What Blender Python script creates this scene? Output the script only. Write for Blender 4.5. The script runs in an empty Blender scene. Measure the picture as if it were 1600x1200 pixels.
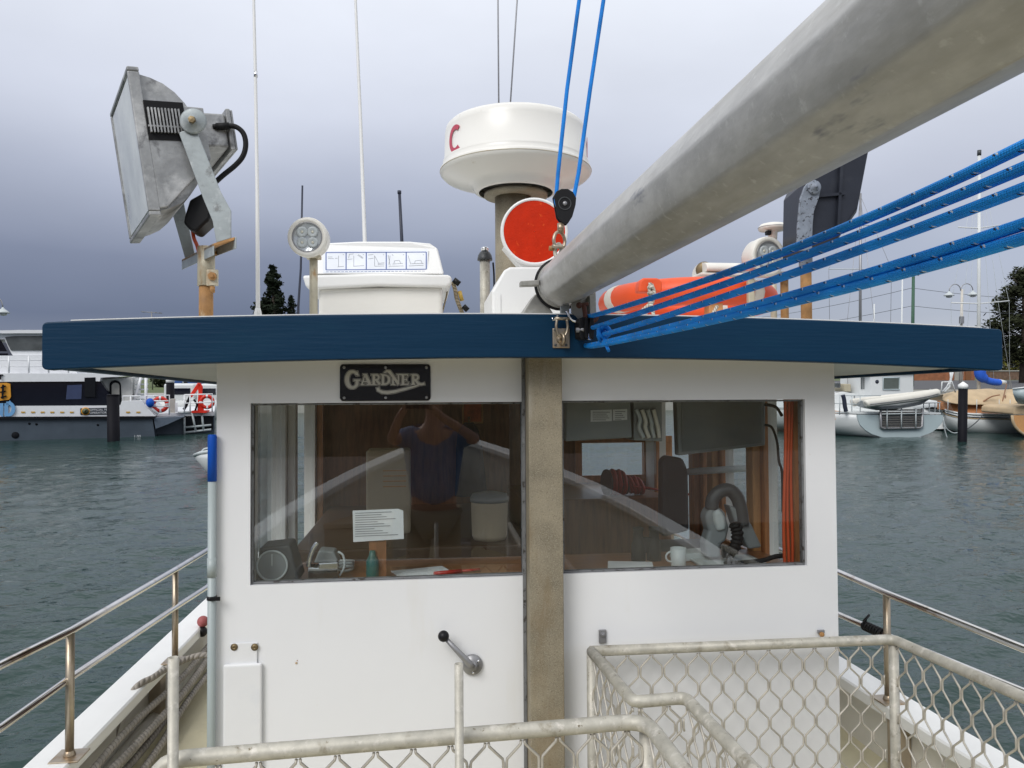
import bpy, bmesh, math, random
import numpy as np
from mathutils import Vector, Matrix, Euler
random.seed(7)
V = Vector
SC = bpy.context.scene
COL = SC.collection
pi = math.pi

# ------------------------------------------------------------------ camera, sky, sun, exposure
FPX = 1200.0                       # focal length in pixels of a 1600 px wide frame
EYE = 3.1                          # camera height above the water
TILT = math.atan(30 / FPX)         # camera looks slightly down
def cam_rot(yaw):
    return Euler((pi / 2 - TILT, 0, -yaw)).to_matrix()
AFT = V(((652 - 800) / FPX, -(630 - 600) / FPX, -1)).normalized()   # the boat's fore-and-aft line as seen by the camera
lo, hi = 0.0, 0.4
for _ in range(60):
    mid = (lo + hi) / 2
    if (cam_rot(mid) @ AFT).x < 0: lo = mid
    else: hi = mid
YAW = lo
RC = cam_rot(YAW)
d = RC @ AFT
TRIM = math.atan2(d.z, d.y)
B3 = Matrix.Rotation(TRIM, 3, 'X')                      # boat axes -> world axes (she sits bow up)
BOAT = Matrix.Translation((0, 0, EYE)) @ B3.to_4x4()    # boat frame has its origin at the eye

cam = bpy.data.cameras.new('camera')
camo = bpy.data.objects.new('camera', cam)
COL.objects.link(camo)
camo.location = (0, 0, EYE)
camo.rotation_euler = RC.to_euler()
cam.sensor_fit = 'HORIZONTAL'
cam.sensor_width = 36
cam.lens = 36 * FPX / 1600
cam.clip_start = 0.01
cam.clip_end = 6000
SC.camera = camo

w = bpy.data.worlds.new('World')
SC.world = w
w.use_nodes = True
nt = w.node_tree
nt.nodes.clear()
def N(t, nt_, **kw):
    n = nt_.nodes.new(t)
    for k, v in kw.items(): setattr(n, k, v)
    return n
SUN_EL, SUN_AZ = math.radians(42), math.radians(-142)   # azimuth from +Y towards +X: behind the camera, to the left
out = N('ShaderNodeOutputWorld', nt)
bg = N('ShaderNodeBackground', nt); bg.inputs[1].default_value = 0.1
sky = N('ShaderNodeTexSky', nt, sky_type='NISHITA', sun_disc=False, sun_elevation=SUN_EL, sun_rotation=SUN_AZ)
tc = N('ShaderNodeTexCoord', nt)
sep = N('ShaderNodeSeparateXYZ', nt)
nt.links.new(tc.outputs['Generated'], sep.inputs[0])
mp = N('ShaderNodeMapping', nt); mp.inputs['Scale'].default_value = (1.2, 1.2, 2.6)
nt.links.new(tc.outputs['Generated'], mp.inputs[0])
no = N('ShaderNodeTexNoise', nt); no.inputs['Scale'].default_value = 1.6; no.inputs['Detail'].default_value = 5; no.inputs['Roughness'].default_value = .5
nt.links.new(mp.outputs[0], no.inputs[0])
def math_n(op, a, b, nt_=nt, clamp=False):
    n = N('ShaderNodeMath', nt_, operation=op); n.use_clamp = clamp
    for i, x in enumerate((a, b)):
        if x is None: continue
        if isinstance(x, (int, float)): n.inputs[i].default_value = x
        else: nt_.links.new(x, n.inputs[i])
    return n.outputs[0]
zz = math_n('ADD', sep.outputs['Z'], math_n('MULTIPLY', math_n('SUBTRACT', no.outputs[0], .5), .075))
def ramp(fac, stops, nt_=nt):
    r = N('ShaderNodeValToRGB', nt_)
    el = r.color_ramp.elements
    while len(el) < len(stops): el.new(.5)
    for e, (p, c) in zip(el, stops):
        e.position = p; e.color = (*c, 1)
    nt_.links.new(fac, r.inputs[0])
    return r.outputs[0]
dark = ramp(zz, [(0, (.165, .19, .255)), (.055, (.108, .132, .205)), (.13, (.17, .195, .275)), (.22, (.345, .375, .465)),
                 (.31, (.52, .55, .635)), (.42, (.645, .675, .745)), (.7, (.78, .80, .83)), (1, (.88, .895, .91))])
lite = ramp(zz, [(0, (.42, .44, .49)), (.055, (.34, .37, .44)), (.13, (.345, .38, .47)), (.22, (.42, .445, .525)),
                 (.31, (.56, .59, .665)), (.42, (.66, .69, .755)), (.7, (.78, .80, .83)), (1, (.88, .895, .91))])
az = N('ShaderNodeMapRange', nt, interpolation_type='SMOOTHSTEP')
az.inputs[1].default_value = -.15; az.inputs[2].default_value = .75
nt.links.new(sep.outputs['X'], az.inputs[0])
mx = N('ShaderNodeMix', nt, data_type='RGBA')
nt.links.new(az.outputs[0], mx.inputs[0]); nt.links.new(dark, mx.inputs[6]); nt.links.new(lite, mx.inputs[7])
no2 = N('ShaderNodeTexNoise', nt); no2.inputs['Scale'].default_value = 3.0; no2.inputs['Detail'].default_value = 6
nt.links.new(mp.outputs[0], no2.inputs[0])
sc_ = N('ShaderNodeVectorMath', nt, operation='SCALE')
nt.links.new(mx.outputs[2], sc_.inputs[0])
nt.links.new(math_n('ADD', math_n('MULTIPLY', no2.outputs[0], 2.2), 8.9), sc_.inputs[3])
m2 = N('ShaderNodeMix', nt, data_type='RGBA'); m2.inputs[0].default_value = .96
nt.links.new(sky.outputs[0], m2.inputs[6]); nt.links.new(sc_.outputs[0], m2.inputs[7])
nt.links.new(m2.outputs[2], bg.inputs[0])
nt.links.new(bg.outputs[0], out.inputs[0])

sl = bpy.data.lights.new('sun', 'SUN'); sl.energy = 1.5; sl.angle = math.radians(28); sl.color = (1, .98, .955)
so = bpy.data.objects.new('sun', sl); COL.objects.link(so)
sd = V((math.sin(SUN_AZ) * math.cos(SUN_EL), math.cos(SUN_AZ) * math.cos(SUN_EL), math.sin(SUN_EL)))
so.rotation_euler = sd.to_track_quat('Z', 'Y').to_euler()
so.location = (0, 0, 30)
SC.view_settings.view_transform = 'Standard'
SC.view_settings.look = 'None'
SC.view_settings.exposure = 0.4
SC.view_settings.gamma = 1
SC.view_settings.use_curve_mapping = False
SC.render.engine = 'CYCLES'
SC.cycles.max_bounces = 8
SC.cycles.transparent_max_bounces = 16
SC.cycles.caustics_reflective = False
SC.cycles.caustics_refractive = False

# ------------------------------------------------------------------ from picture to place
def ray(px, py):                    # world direction through a pixel of the 1600x1200 photograph
    return RC @ V(((px - 800) / FPX, -(py - 600) / FPX, -1))
def rayb(px, py):                   # the same in boat axes
    return B3.inverted() @ ray(px, py)
def by(px, py, Y):                  # boat-frame point on the athwartship plane Y
    r = rayb(px, py); return r * (Y / r.y)
def bz(px, py, Z):
    r = rayb(px, py); return r * (Z / r.z)
def bx(px, py, X):
    r = rayb(px, py); return r * (X / r.x)
def wy(px, py, Y):                  # world point at world depth Y
    r = ray(px, py); return V((0, 0, EYE)) + r * (Y / r.y)
def wz(px, py, Z=0):
    r = ray(px, py); return V((0, 0, EYE)) + r * ((Z - EYE) / r.z)

# ------------------------------------------------------------------ mesh builder
class MB:
    def __init__(s):
        s.v = []; s.f = []; s.sm = []; s.uv = {}
    def _add(s, vs, fs, sm=False):
        o = len(s.v)
        s.v += [V(p) for p in vs]
        for f in fs:
            s.f.append(tuple(i + o for i in f)); s.sm.append(sm)
        return o
    def box(s, a, b, rot=None, c=None):
        x0, y0, z0 = [min(a[i], b[i]) for i in range(3)]; x1, y1, z1 = [max(a[i], b[i]) for i in range(3)]
        vs = [V(p) for p in ((x0,y0,z0),(x1,y0,z0),(x1,y1,z0),(x0,y1,z0),(x0,y0,z1),(x1,y0,z1),(x1,y1,z1),(x0,y1,z1))]
        if rot is not None:
            c = c or (vs[0] + vs[6]) / 2
            vs = [rot @ (p - c) + c for p in vs]
        s._add(vs, [(0,3,2,1),(4,5,6,7),(0,1,5,4),(1,2,6,5),(2,3,7,6),(3,0,4,7)])
        return s
    def obox(s, o, u, v, w):            # box from a corner and three edge vectors
        o, u, v, w = V(o), V(u), V(v), V(w)
        vs = [o, o+u, o+u+v, o+v, o+w, o+u+w, o+u+v+w, o+v+w]
        s._add(vs, [(0,3,2,1),(4,5,6,7),(0,1,5,4),(1,2,6,5),(2,3,7,6),(3,0,4,7)])
        return s
    def prism(s, pts, ext):             # closed polygon extruded along a vector
        n = len(pts); pts = [V(p) for p in pts]; ext = V(ext)
        s._add(pts + [p + ext for p in pts], [tuple(range(n))[::-1], tuple(range(n, 2*n))] + [(i, (i+1) % n, n + (i+1) % n, n + i) for i in range(n)])
        return s
    def loft(s, rings, cap=True, sm=True, close=True):
        n = len(rings[0]); o = len(s.v)
        for r in rings: s.v += [V(p) for p in r]
        for k in range(len(rings) - 1):
            for i in range(n if close else n - 1):
                a = o + k*n + i; b = o + k*n + (i+1) % n
                s.f.append((a, b, b + n, a + n)); s.sm.append(sm)
        if cap:
            s.f.append(tuple(range(o, o+n))[::-1]); s.sm.append(False)
            e = o + (len(rings)-1)*n
            s.f.append(tuple(range(e, e+n))); s.sm.append(False)
        return s
    def tube(s, pts, r, n=10, cap=True, closed=False):
        pts = [V(p) for p in pts]; m = len(pts)
        rs = r if isinstance(r, (list, tuple)) else [r]*m
        T = []
        for i in range(m):
            if closed: t = pts[(i+1) % m] - pts[i-1]
            else: t = pts[min(i+1, m-1)] - pts[max(i-1, 0)]
            T.append(t.normalized())
        nrm = T[0].orthogonal().normalized(); rings = []; L = 0; us = []
        for i in range(m):
            nrm = (nrm - T[i]*nrm.dot(T[i]))
            nrm = nrm.normalized() if nrm.length > 1e-6 else T[i].orthogonal().normalized()
            b = T[i].cross(nrm)
            if i: L += (pts[i]-pts[i-1]).length
            us.append(L)
            rings.append([pts[i] + (nrm*math.cos(2*pi*k/n) + b*math.sin(2*pi*k/n))*rs[i] for k in range(n)])
        o = len(s.v)
        for rg in rings: s.v += rg
        for k in range(m if closed else m-1):
            k2 = (k+1) % m
            u0 = us[k]; u1 = us[k2] if k2 else L + (pts[0]-pts[-1]).length
            for i in range(n):
                i2 = (i+1) % n
                s.uv[len(s.f)] = [(u0, i/n), (u0, (i+1)/n), (u1, (i+1)/n), (u1, i/n)]
                s.f.append((o+k*n+i, o+k*n+i2, o+k2*n+i2, o+k2*n+i)); s.sm.append(True)
        if cap and not closed:
            s.f.append(tuple(range(o, o+n))[::-1]); s.sm.append(False)
            e = o+(m-1)*n
            s.f.append(tuple(range(e, e+n))); s.sm.append(False)
        return s
    def cyl(s, p0, p1, r0, r1=None, n=20):
        return s.tube([p0, p1], [r0, r1 if r1 is not None else r0], n)
    def lathe(s, prof, o=(0,0,0), axis=(0,0,1), n=28, cap=True, sm=True):   # profile of (radius, height)
        o = V(o); a = V(axis).normalized(); u = a.orthogonal().normalized(); w_ = a.cross(u)
        rings = [[o + a*h + (u*math.cos(2*pi*k/n) + w_*math.sin(2*pi*k/n))*max(r, 1e-4) for k in range(n)] for r, h in prof]
        return s.loft(rings, cap, sm)
    def ball(s, c, r, n=16, sq=(1,1,1)):
        prof = [(math.sin(pi*i/10), -math.cos(pi*i/10)) for i in range(11)]
        c = V(c)
        rings = [[c + V((max(rr,1e-3)*math.cos(2*pi*k/n)*sq[0], max(rr,1e-3)*math.sin(2*pi*k/n)*sq[1], h*sq[2]))*r for k in range(n)] for rr, h in prof]
        return s.loft(rings, True, True)
    def ring(s, c, axis, R, r, n=32, m=10, a0=0, a1=2*pi):
        c = V(c); a = V(axis).normalized(); u = a.orthogonal().normalized(); b = a.cross(u)
        full = abs(a1-a0-2*pi) < 1e-6
        k = n if full else n+1
        pts = [c + (u*math.cos(a0+(a1-a0)*i/n) + b*math.sin(a0+(a1-a0)*i/n))*R for i in range(k)]
        return s.tube(pts, r, m, closed=full)
    def quad(s, a, b, c, d, sm=False):
        s._add([a, b, c, d], [(0,1,2,3)], sm); return s
    def strip(s, pts, w, nrm, h):           # flat ribbon of width w (or widths) following pts, raised by h along nrm
        nrm = V(nrm).normalized(); pts = [V(p) for p in pts]; m = len(pts)
        ws = w if isinstance(w, (list, tuple)) else [w]*m
        L = []; R = []
        for i in range(m):
            a = pts[i]-pts[i-1] if i else pts[1]-pts[0]
            b = pts[i+1]-pts[i] if i < m-1 else a
            sa = a.normalized().cross(nrm); sb = b.normalized().cross(nrm)
            sd_ = (sa+sb).normalized(); k = max(.5, sd_.dot(sa))
            L.append(pts[i]+sd_*ws[i]/2/k); R.append(pts[i]-sd_*ws[i]/2/k)
        for i in range(m-1):
            s.prism([L[i], L[i+1], R[i+1], R[i]], nrm*h)
        return s

OFF = {}
def put(o, label=None, cat=None, group=None, kind=None):
    if label: o['label'] = label
    if cat: o['category'] = cat
    if group: o['group'] = group
    if kind: o['kind'] = kind
    return o
def thing(name, label, cat, loc=(0,0,0), fr='b', rz=0.0, group=None):
    o = bpy.data.objects.new(name, None); COL.objects.link(o)
    o.empty_display_size = .2
    if fr == 'b':
        o.matrix_world = BOAT @ Matrix.Translation(loc); OFF[o.name] = V(loc)
    else:
        o.matrix_world = Matrix.Translation(loc) @ Matrix.Rotation(rz, 4, 'Z'); OFF[o.name] = V(loc) if rz == 0 else V((0,0,0))
    return put(o, label, cat, group)
def obj(name, mb, mat, parent=None, bevel=0, label=None, cat=None, group=None, kind=None, fr='b', loc=(0,0,0), rz=0.0, fix=True):
    off = OFF[parent.name] if parent else V(loc)
    me = bpy.data.meshes.new(name)
    me.from_pydata([tuple(p - off) for p in mb.v], [], mb.f)
    me.polygons.foreach_set('use_smooth', mb.sm)
    if mb.uv:
        ul = me.uv_layers.new(name='UVMap')
        for fi, uvs in mb.uv.items():
            ls = me.polygons[fi].loop_start
            for k, t in enumerate(uvs): ul.data[ls+k].uv = t
    me.update()
    if fix:
        bm = bmesh.new(); bm.from_mesh(me); bmesh.ops.recalc_face_normals(bm, faces=bm.faces); bm.to_mesh(me); bm.free()
    me.materials.append(mat)
    o = bpy.data.objects.new(name, me); COL.objects.link(o)
    if parent:
        o.parent = parent; OFF[o.name] = off
    else:
        o.matrix_world = BOAT @ Matrix.Translation(loc) if fr == 'b' else Matrix.Translation(loc) @ Matrix.Rotation(rz, 4, 'Z')
        OFF[o.name] = off
    if bevel:
        b = o.modifiers.new('bevel', 'BEVEL'); b.width = bevel; b.segments = 3; b.limit_method = 'ANGLE'; b.angle_limit = math.radians(35)
        b.harden_normals = False
    return put(o, label, cat, group, kind)
def copy_tree(o, delta_loc=None, parent=None):
    c = o.copy(); COL.objects.link(c)
    if parent: c.parent = parent
    for ch in list(o.children): copy_tree(ch, None, c)
    return c

# ------------------------------------------------------------------ materials
def srgb(r, g, b, k=1.0):
    f = lambda x: ((x/255 + .055)/1.055)**2.4 if x > 10 else x/255/12.92
    return tuple(f(x)*k for x in (r, g, b))
MATS = {}
def M(name, c, rough=.5, metal=0.0, var=.08, scale=6.0, bump=0.0, bscale=80.0, stretch=(1,1,1), stain=None, coat=0, spec=.5, detail=4, tr=0, sss=0):
    m = bpy.data.materials.new(name); m.use_nodes = True; MATS[name] = m
    t = m.node_tree; b = t.nodes['Principled BSDF']
    b.inputs['Metallic'].default_value = metal
    b.inputs['Coat Weight'].default_value = coat
    b.inputs['Specular IOR Level'].default_value = spec
    if tr: b.inputs['Transmission Weight'].default_value = tr
    co = N('ShaderNodeTexCoord', t); mpp = N('ShaderNodeMapping', t)
    mpp.inputs['Scale'].default_value = stretch
    t.links.new(co.outputs['Object'], mpp.inputs[0])
    n1 = N('ShaderNodeTexNoise', t); n1.inputs['Scale'].default_value = scale; n1.inputs['Detail'].default_value = detail; n1.inputs['Roughness'].default_value = .6
    t.links.new(mpp.outputs[0], n1.inputs[0])
    hi_ = tuple(min(1, x*(1+var)) for x in c); lo_ = tuple(x*(1-var) for x in c)
    col = ramp(n1.outputs[0], [(.3, lo_), (.7, hi_)], t)
    if stain:       # list of (colour, scale, threshold, softness, stretch)
        for (sc, ss, th, sf, st) in stain:
            mm = N('ShaderNodeMapping', t); mm.inputs['Scale'].default_value = st
            mm.inputs['Location'].default_value = (ss*.37, ss*.11, ss*.53)
            t.links.new(co.outputs['Object'], mm.inputs[0])
            n2 = N('ShaderNodeTexNoise', t); n2.inputs['Scale'].default_value = ss; n2.inputs['Detail'].default_value = 6; n2.inputs['Roughness'].default_value = .65
            t.links.new(mm.outputs[0], n2.inputs[0])
            fac = ramp(n2.outputs[0], [(th, (0,0,0)), (min(1, th+sf), (1,1,1))], t)
            x = N('ShaderNodeMix', t, data_type='RGBA')
            t.links.new(fac, x.inputs[0]); t.links.new(col, x.inputs[6]); x.inputs[7].default_value = (*sc, 1)
            col = x.outputs[2]
    t.links.new(col, b.inputs['Base Color'])
    rr = N('ShaderNodeMapRange', t); rr.inputs[3].default_value = max(.02, rough*.85); rr.inputs[4].default_value = min(1, rough*1.15)
    t.links.new(n1.outputs[0], rr.inputs[0]); t.links.new(rr.outputs[0], b.inputs['Roughness'])
    if bump:
        n3 = N('ShaderNodeTexNoise', t); n3.inputs['Scale'].default_value = bscale; n3.inputs['Detail'].default_value = 5
        t.links.new(mpp.outputs[0], n3.inputs[0])
        bp = N('ShaderNodeBump', t); bp.inputs['Strength'].default_value = bump; bp.inputs['Distance'].default_value = .004
        t.links.new(n3.outputs[0], bp.inputs['Height']); t.links.new(bp.outputs[0], b.inputs['Normal'])
    return m
H1 = (1,1,1)
WALL = M('white_wall_paint', (.755,.76,.77), .38, var=.02, scale=2.2, bump=.07, bscale=22, stain=[((.66,.635,.57), 3, .57, .35, (1,1,.18)), ((.60,.55,.44), 38, .735, .03, H1)])
WHITE = M('white_gloss', (.80,.80,.785), .3, var=.02, bump=.03, bscale=20)
SOFF = M('soffit_paint', (.72,.71,.66), .5, var=.05, scale=4, bump=.06, bscale=30)
BLUE = M('blue_paint', (.0013,.027,.066), .42, var=.05, scale=14, bump=.22, bscale=60, stretch=(.12,1,1.6), spec=.22, stain=[((.003,.040,.075), 3, .55, .35, (.4,1,1.5)), ((.001,.016,.035), 22, .66, .1, (.10,1,2.5)), ((.10,.15,.19), 40, .745, .02, (.5,1,1))])
GALV = M('galvanised_steel', (.33,.325,.30), .5, .45, var=.16, scale=16, bump=.08, bscale=90, stain=[((.20,.195,.175), 9, .52, .22, (1,1,1)), ((.42,.42,.41), 30, .6, .12, H1)])
BOOMM = M('galvanised_boom', (.44,.435,.42), .45, .2, var=.16, scale=30, bump=.10, bscale=120, stretch=(1,.5,1),
          stain=[((.31,.295,.26), 7, .48, .22, (1.5,.22,1.5)), ((.52,.51,.49), 6, .6, .14, (2.5,.2,2.5)), ((.50,.50,.48), 55, .58, .1, H1), ((.12,.13,.17), 3.3, .64, .06, (2,.5,2)), ((.30,.24,.16), 4.1, .66, .12, (6,.25,6))])
CAGE = M('dull_galvanised_pipe', (.46,.44,.38), .55, .3, var=.18, scale=25, bump=.14, bscale=120, stain=[((.62,.59,.53), 30, .55, .12, H1), ((.26,.23,.17), 16, .58, .12, H1), ((.17,.14,.09), 60, .64, .06, H1)])
WIRE = M('mesh_wire', (.50,.47,.41), .5, .4, var=.2, scale=20)
POST = M('weathered_steel_post', (.26,.225,.16), .62, .25, var=.25, scale=9, bump=.2, bscale=220, stain=[((.37,.335,.26), 260, .50, .16, H1), ((.155,.125,.08), 190, .56, .12, H1), ((.21,.15,.08), 5, .50, .2, (1,1,.35)), ((.36,.33,.27), 7, .58, .2, (2,1,.3))])
STEEL = M('stainless_rail', (.72,.70,.67), .16, 1, var=.1, scale=8, stain=[((.35,.22,.10), 7, .6, .16, (1,1,.5))])
STEELB = M('tea_stained_stainless', (.40,.34,.26), .36, .7, var=.2, scale=12, stain=[((.28,.15,.05), 9, .52, .2, (1,1,.4))])
RUST = M('rusty_pipe', (.36,.19,.07), .7, .1, var=.3, scale=18, bump=.3, bscale=90, stain=[((.62,.55,.40), 9, .55, .12, (1,1,.4)), ((.14,.06,.025), 14, .6, .1, H1)])
TAN = M('cream_stained_pipe', (.50,.46,.35), .5, .2, var=.15, scale=14, bump=.15, stain=[((.36,.19,.06), 12, .58, .12, (1,1,.4))])
GREYCAST = M('cast_aluminium', (.33,.335,.335), .48, .45, var=.25, scale=14, bump=.25, bscale=90, stain=[((.56,.56,.55), 10, .53, .16, H1), ((.15,.15,.155), 13, .57, .12, H1)])
GREYSTRAP = M('grey_painted_strap', (.33,.365,.375), .5, .25, var=.2, scale=10, bump=.15, stain=[((.50,.53,.54), 14, .54, .12, H1), ((.20,.21,.21), 20, .6, .1, H1)])
BLACK = M('black_plastic', (.009,.009,.010), .45, var=.2, bump=.05, spec=.25)
RUBBER = M('black_rubber', (.011,.011,.012), .6, spec=.2)
DKBLUE = M('dark_antenna', (.02,.025,.045), .5)
RADAR = M('radome_gelcoat', (.77,.755,.71), .32, var=.02, scale=3, stain=[((.68,.64,.56), 3, .58, .35, (1,1,.5)), ((.52,.47,.38), 14, .68, .1, (1,1,.3))])
ORANGE = M('orange_reflective', srgb(196,42,4), .5, var=.1, scale=24, bump=.35, bscale=170, spec=.2, stain=[(srgb(215,75,25), 34, .62, .03, H1)])
BUOY = M('lifebuoy_orange', srgb(232,86,38), .5, var=.06, scale=10, bump=.06, stain=[(srgb(205,70,30), 8, .62, .2, H1)])
CLOTH = M('white_cord', (.72,.69,.62), .8, bump=.3, bscale=300)
RUSTR = M('dark_rust', (.085,.03,.02), .8, .1, var=.3, scale=60, bump=.4)
WOOD = M('varnished_wood', (.45,.19,.075), .3, var=.3, scale=8, stretch=(6,6,.8), bump=.05, coat=.4)
WOODL = M('light_wood', (.58,.30,.12), .4, var=.2, scale=8, stretch=(6,6,.8))
WOODD = M('dark_wood', (.22,.095,.042), .35, var=.3, scale=8, stretch=(6,6,.8))
DECK = M('cream_deck', (.60,.55,.38), .65, var=.08, scale=5, bump=.3, bscale=200, stain=[((.42,.36,.22), 6, .6, .2, H1)])
GUN = M('gunwale_white', (.82,.82,.80), .35, var=.02, bump=.05, bscale=12, stain=[((.55,.52,.44), 30, .72, .05, H1)])
BULW = M('bulwark_white', (.68,.66,.60), .5, var=.05, scale=5, stain=[((.45,.40,.32), 5, .6, .25, H1)])
FRAMEB = M('bulwark_frame', (.34,.28,.20), .7, var=.2, bump=.2)
PVC = M('grey_white_pvc', (.36,.41,.41), .4, var=.03)
BLUEP = M('blue_plastic', srgb(15,80,180), .5, spec=.25)
CLEARW = M('milky_plastic', (.735,.74,.745), .35, var=.02, scale=6, stain=[((.62,.645,.68), 5, .62, .3, H1)])
BRASS = M('old_brass', (.22,.165,.09), .45, .7, var=.2)
GREYP = M('grey_metal', (.30,.30,.31), .4, .6)
SILV = M('silver_letters', (.50,.485,.43), .45, .2, var=.08, scale=60)
PLATE = M('black_plate', (.006,.006,.008), .22)
STICK = M('sticker_white', (.72,.75,.80), .35)
INK = M('sticker_blue', srgb(40,75,150), .4)
INKG = M('sticker_grey', (.20,.21,.24), .5)
REDLET = M('faded_red_print', srgb(190,70,90), .4)
LENSG = M('led_lens', (.50,.53,.55), .12, .2, var=.05)
WARMW = M('warm_white_plastic', (.74,.72,.66), .35)
CHROME = M('chrome', (.75,.76,.78), .12, 1)
BEAD = M('window_sealant', (.16,.165,.17), .5, var=.2, scale=20, bump=.2, stain=[((.03,.025,.02), 40, .55, .08, H1)])
DARKPL = M('dark_grey_plastic', (.05,.055,.06), .45)
MIDG = M('mid_grey_plastic', (.22,.24,.25), .45)
PALEG = M('pale_grey_plastic', (.48,.52,.53), .4)
REDP = M('red_cord', srgb(170,25,20), .4)
REDC = M('crane_red', srgb(215,45,25), .4, var=.1)
PAPER = M('paper', (.70,.72,.75), .7)
ORCAB = M('orange_cable', srgb(190,75,35), .45)
INT = M('interior_panel', (.60,.56,.48), .5, var=.15)
FERW = M('ferry_white', (.76,.77,.79), .35, var=.03)
FERG = M('ferry_grey_hull', (.06,.078,.10), .4, var=.12, scale=1.5)
FERD = M('ferry_dark_glass', (.008,.009,.016), .08)
FERGL = M('ferry_grey_glass', (.10,.11,.115), .1, var=.4, scale=1.2)
FERB = M('ferry_blue_window', (.05,.065,.13), .15)
LETB = M('letter_blue', srgb(110,160,205), .4)
LETO = M('letter_orange', srgb(215,150,50), .4)
GOLD = M('gold_mark', srgb(190,150,70), .4)
PILE = M('black_pile', (.006,.006,.009), .6, var=.3, scale=3, spec=.12)
BOATW = M('boat_white', (.66,.68,.68), .35, var=.03, scale=1)
BOATG = M('boat_pale_blue_grey', (.42,.50,.52), .4, var=.04, scale=1)
CANV = M('tan_canvas', (.46,.35,.22), .85, var=.12, scale=2, bump=.6, bscale=4)
TARPB = M('blue_sail_cover', srgb(25,85,190), .7, var=.15, scale=4, bump=.6, bscale=6)
HYPA = M('dinghy_tube', (.62,.60,.54), .5, var=.04)
BOOT = M('antifoul_dark', (.008,.009,.012), .7, spec=.12)
GRASS = M('grass', (.075,.10,.03), .9, var=.3, scale=.5)
ROAD = M('asphalt', (.075,.075,.08), .9, var=.1)
BRICKM = M('brick_red', (.30,.12,.06), .85, var=.25, scale=2)
LEAF = M('dark_foliage', (.026,.030,.016), .9, spec=.05, var=.5, scale=1.2)
LEAFP = M('pine_foliage', (.016,.022,.014), .9, spec=.05, var=.5, scale=1.5)
LEAFY = M('yellow_green_foliage', (.12,.12,.03), .9, spec=.05, var=.4, scale=1.2)
BARK = M('bark', (.06,.045,.035), .9, var=.3)
HILLM = M('far_forest', (.020,.024,.040), .95, var=.2, scale=.05)
GREENP = M('green_pole_paint', (.035,.10,.06), .6, var=.2)
CONC = M('concrete', (.36,.35,.32), .85, var=.1)
SHIRT = M('blue_shirt', srgb(98,115,145), .85, var=.08, scale=12)
KHAKI = M('khaki_trousers', (.26,.22,.15), .85)
SKIN = M('skin', (.42,.24,.16), .5)
HAIR = M('dark_hair', (.03,.02,.015), .6)
CRATE = M('beige_locker', (.58,.48,.34), .6, var=.05)
ROPEG = None

def rope_mat(name, c, fleck=None, twist=0, per=.03, c2=None):
    m = bpy.data.materials.new(name); m.use_nodes = True; t = m.node_tree; b = t.nodes['Principled BSDF']
    b.inputs['Roughness'].default_value = .62; b.inputs['Specular IOR Level'].default_value = .35
    uv = N('ShaderNodeUVMap', t); sp = N('ShaderNodeSeparateXYZ', t); t.links.new(uv.outputs[0], sp.inputs[0])
    u, v = sp.outputs[0], sp.outputs[1]
    MT = lambda op, a, b_: math_n(op, a, b_, t)
    if twist:       # laid rope: strands run round the rope
        ph = MT('ADD', MT('MULTIPLY', u, 2*pi*twist), MT('MULTIPLY', v, 2*pi*3 if False else 2*pi))
        h = MT('ABSOLUTE', MT('SINE', MT('MULTIPLY', ph, 1.0), None), None)
        amp = .006
    else:           # braid: two crossing families
        p1 = MT('ADD', MT('MULTIPLY', u, 2*pi/.007), MT('MULTIPLY', v, 2*pi*8))
        p2 = MT('SUBTRACT', MT('MULTIPLY', u, 2*pi/.007), MT('MULTIPLY', v, 2*pi*8))
        h = MT('MULTIPLY', MT('SINE', p1, None), MT('SINE', p2, None))
        amp = .0012
    n1 = N('ShaderNodeTexNoise', t); n1.inputs['Scale'].default_value = 12; n1.inputs['Detail'].default_value = 5
    co = N('ShaderNodeTexCoord', t); t.links.new(co.outputs['Object'], n1.inputs[0])
    col = ramp(n1.outputs[0], [(.3, tuple(x*.72 for x in c)), (.7, tuple(min(1, x*1.2) for x in c))], t)
    if twist:
        x = N('ShaderNodeMix', t, data_type='RGBA'); t.links.new(ramp(h, [(0, (0,0,0)), (.5, (1,1,1))], t), x.inputs[0])
        x.inputs[6].default_value = (*[q*.62 for q in c], 1); t.links.new(col, x.inputs[7]); col = x.outputs[2]
    if fleck:       # short tracer flecks woven in along two helical paths
        for k, (fc, sh) in enumerate(((fleck, 0.0), ((.01,.015,.03), .004))):
            fu = MT('FRACT', MT('DIVIDE', MT('ADD', u, sh), per), None)
            fv = MT('FRACT', MT('ADD', MT('MULTIPLY', v, 2), MT('MULTIPLY', MT('FLOOR', MT('DIVIDE', MT('ADD', u, sh), per), None), .5)), None)
            a = MT('LESS_THAN', fu, .15); c_ = MT('LESS_THAN', MT('ABSOLUTE', MT('SUBTRACT', MT('SUBTRACT', fv, .5), MT('MULTIPLY', fu, 1.2)), None), .065)
            x = N('ShaderNodeMix', t, data_type='RGBA'); t.links.new(MT('MULTIPLY', a, c_), x.inputs[0]); t.links.new(col, x.inputs[6]); x.inputs[7].default_value = (*fc, 1); col = x.outputs[2]
    t.links.new(col, b.inputs['Base Color'])
    bp = N('ShaderNodeBump', t); bp.inputs['Distance'].default_value = amp; bp.inputs['Strength'].default_value = .8 if twist else .45
    t.links.new(h, bp.inputs['Height']); t.links.new(bp.outputs[0], b.inputs['Normal'])
    return m
ROPEB = rope_mat('blue_braided_rope', (.006,.29,.93), (.62,.68,.75))
ROPEB2 = rope_mat('blue_rope_plain', (.004,.22,.72), None)
ROPEG = rope_mat('grey_laid_rope', (.33,.30,.26), None, twist=16)
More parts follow.
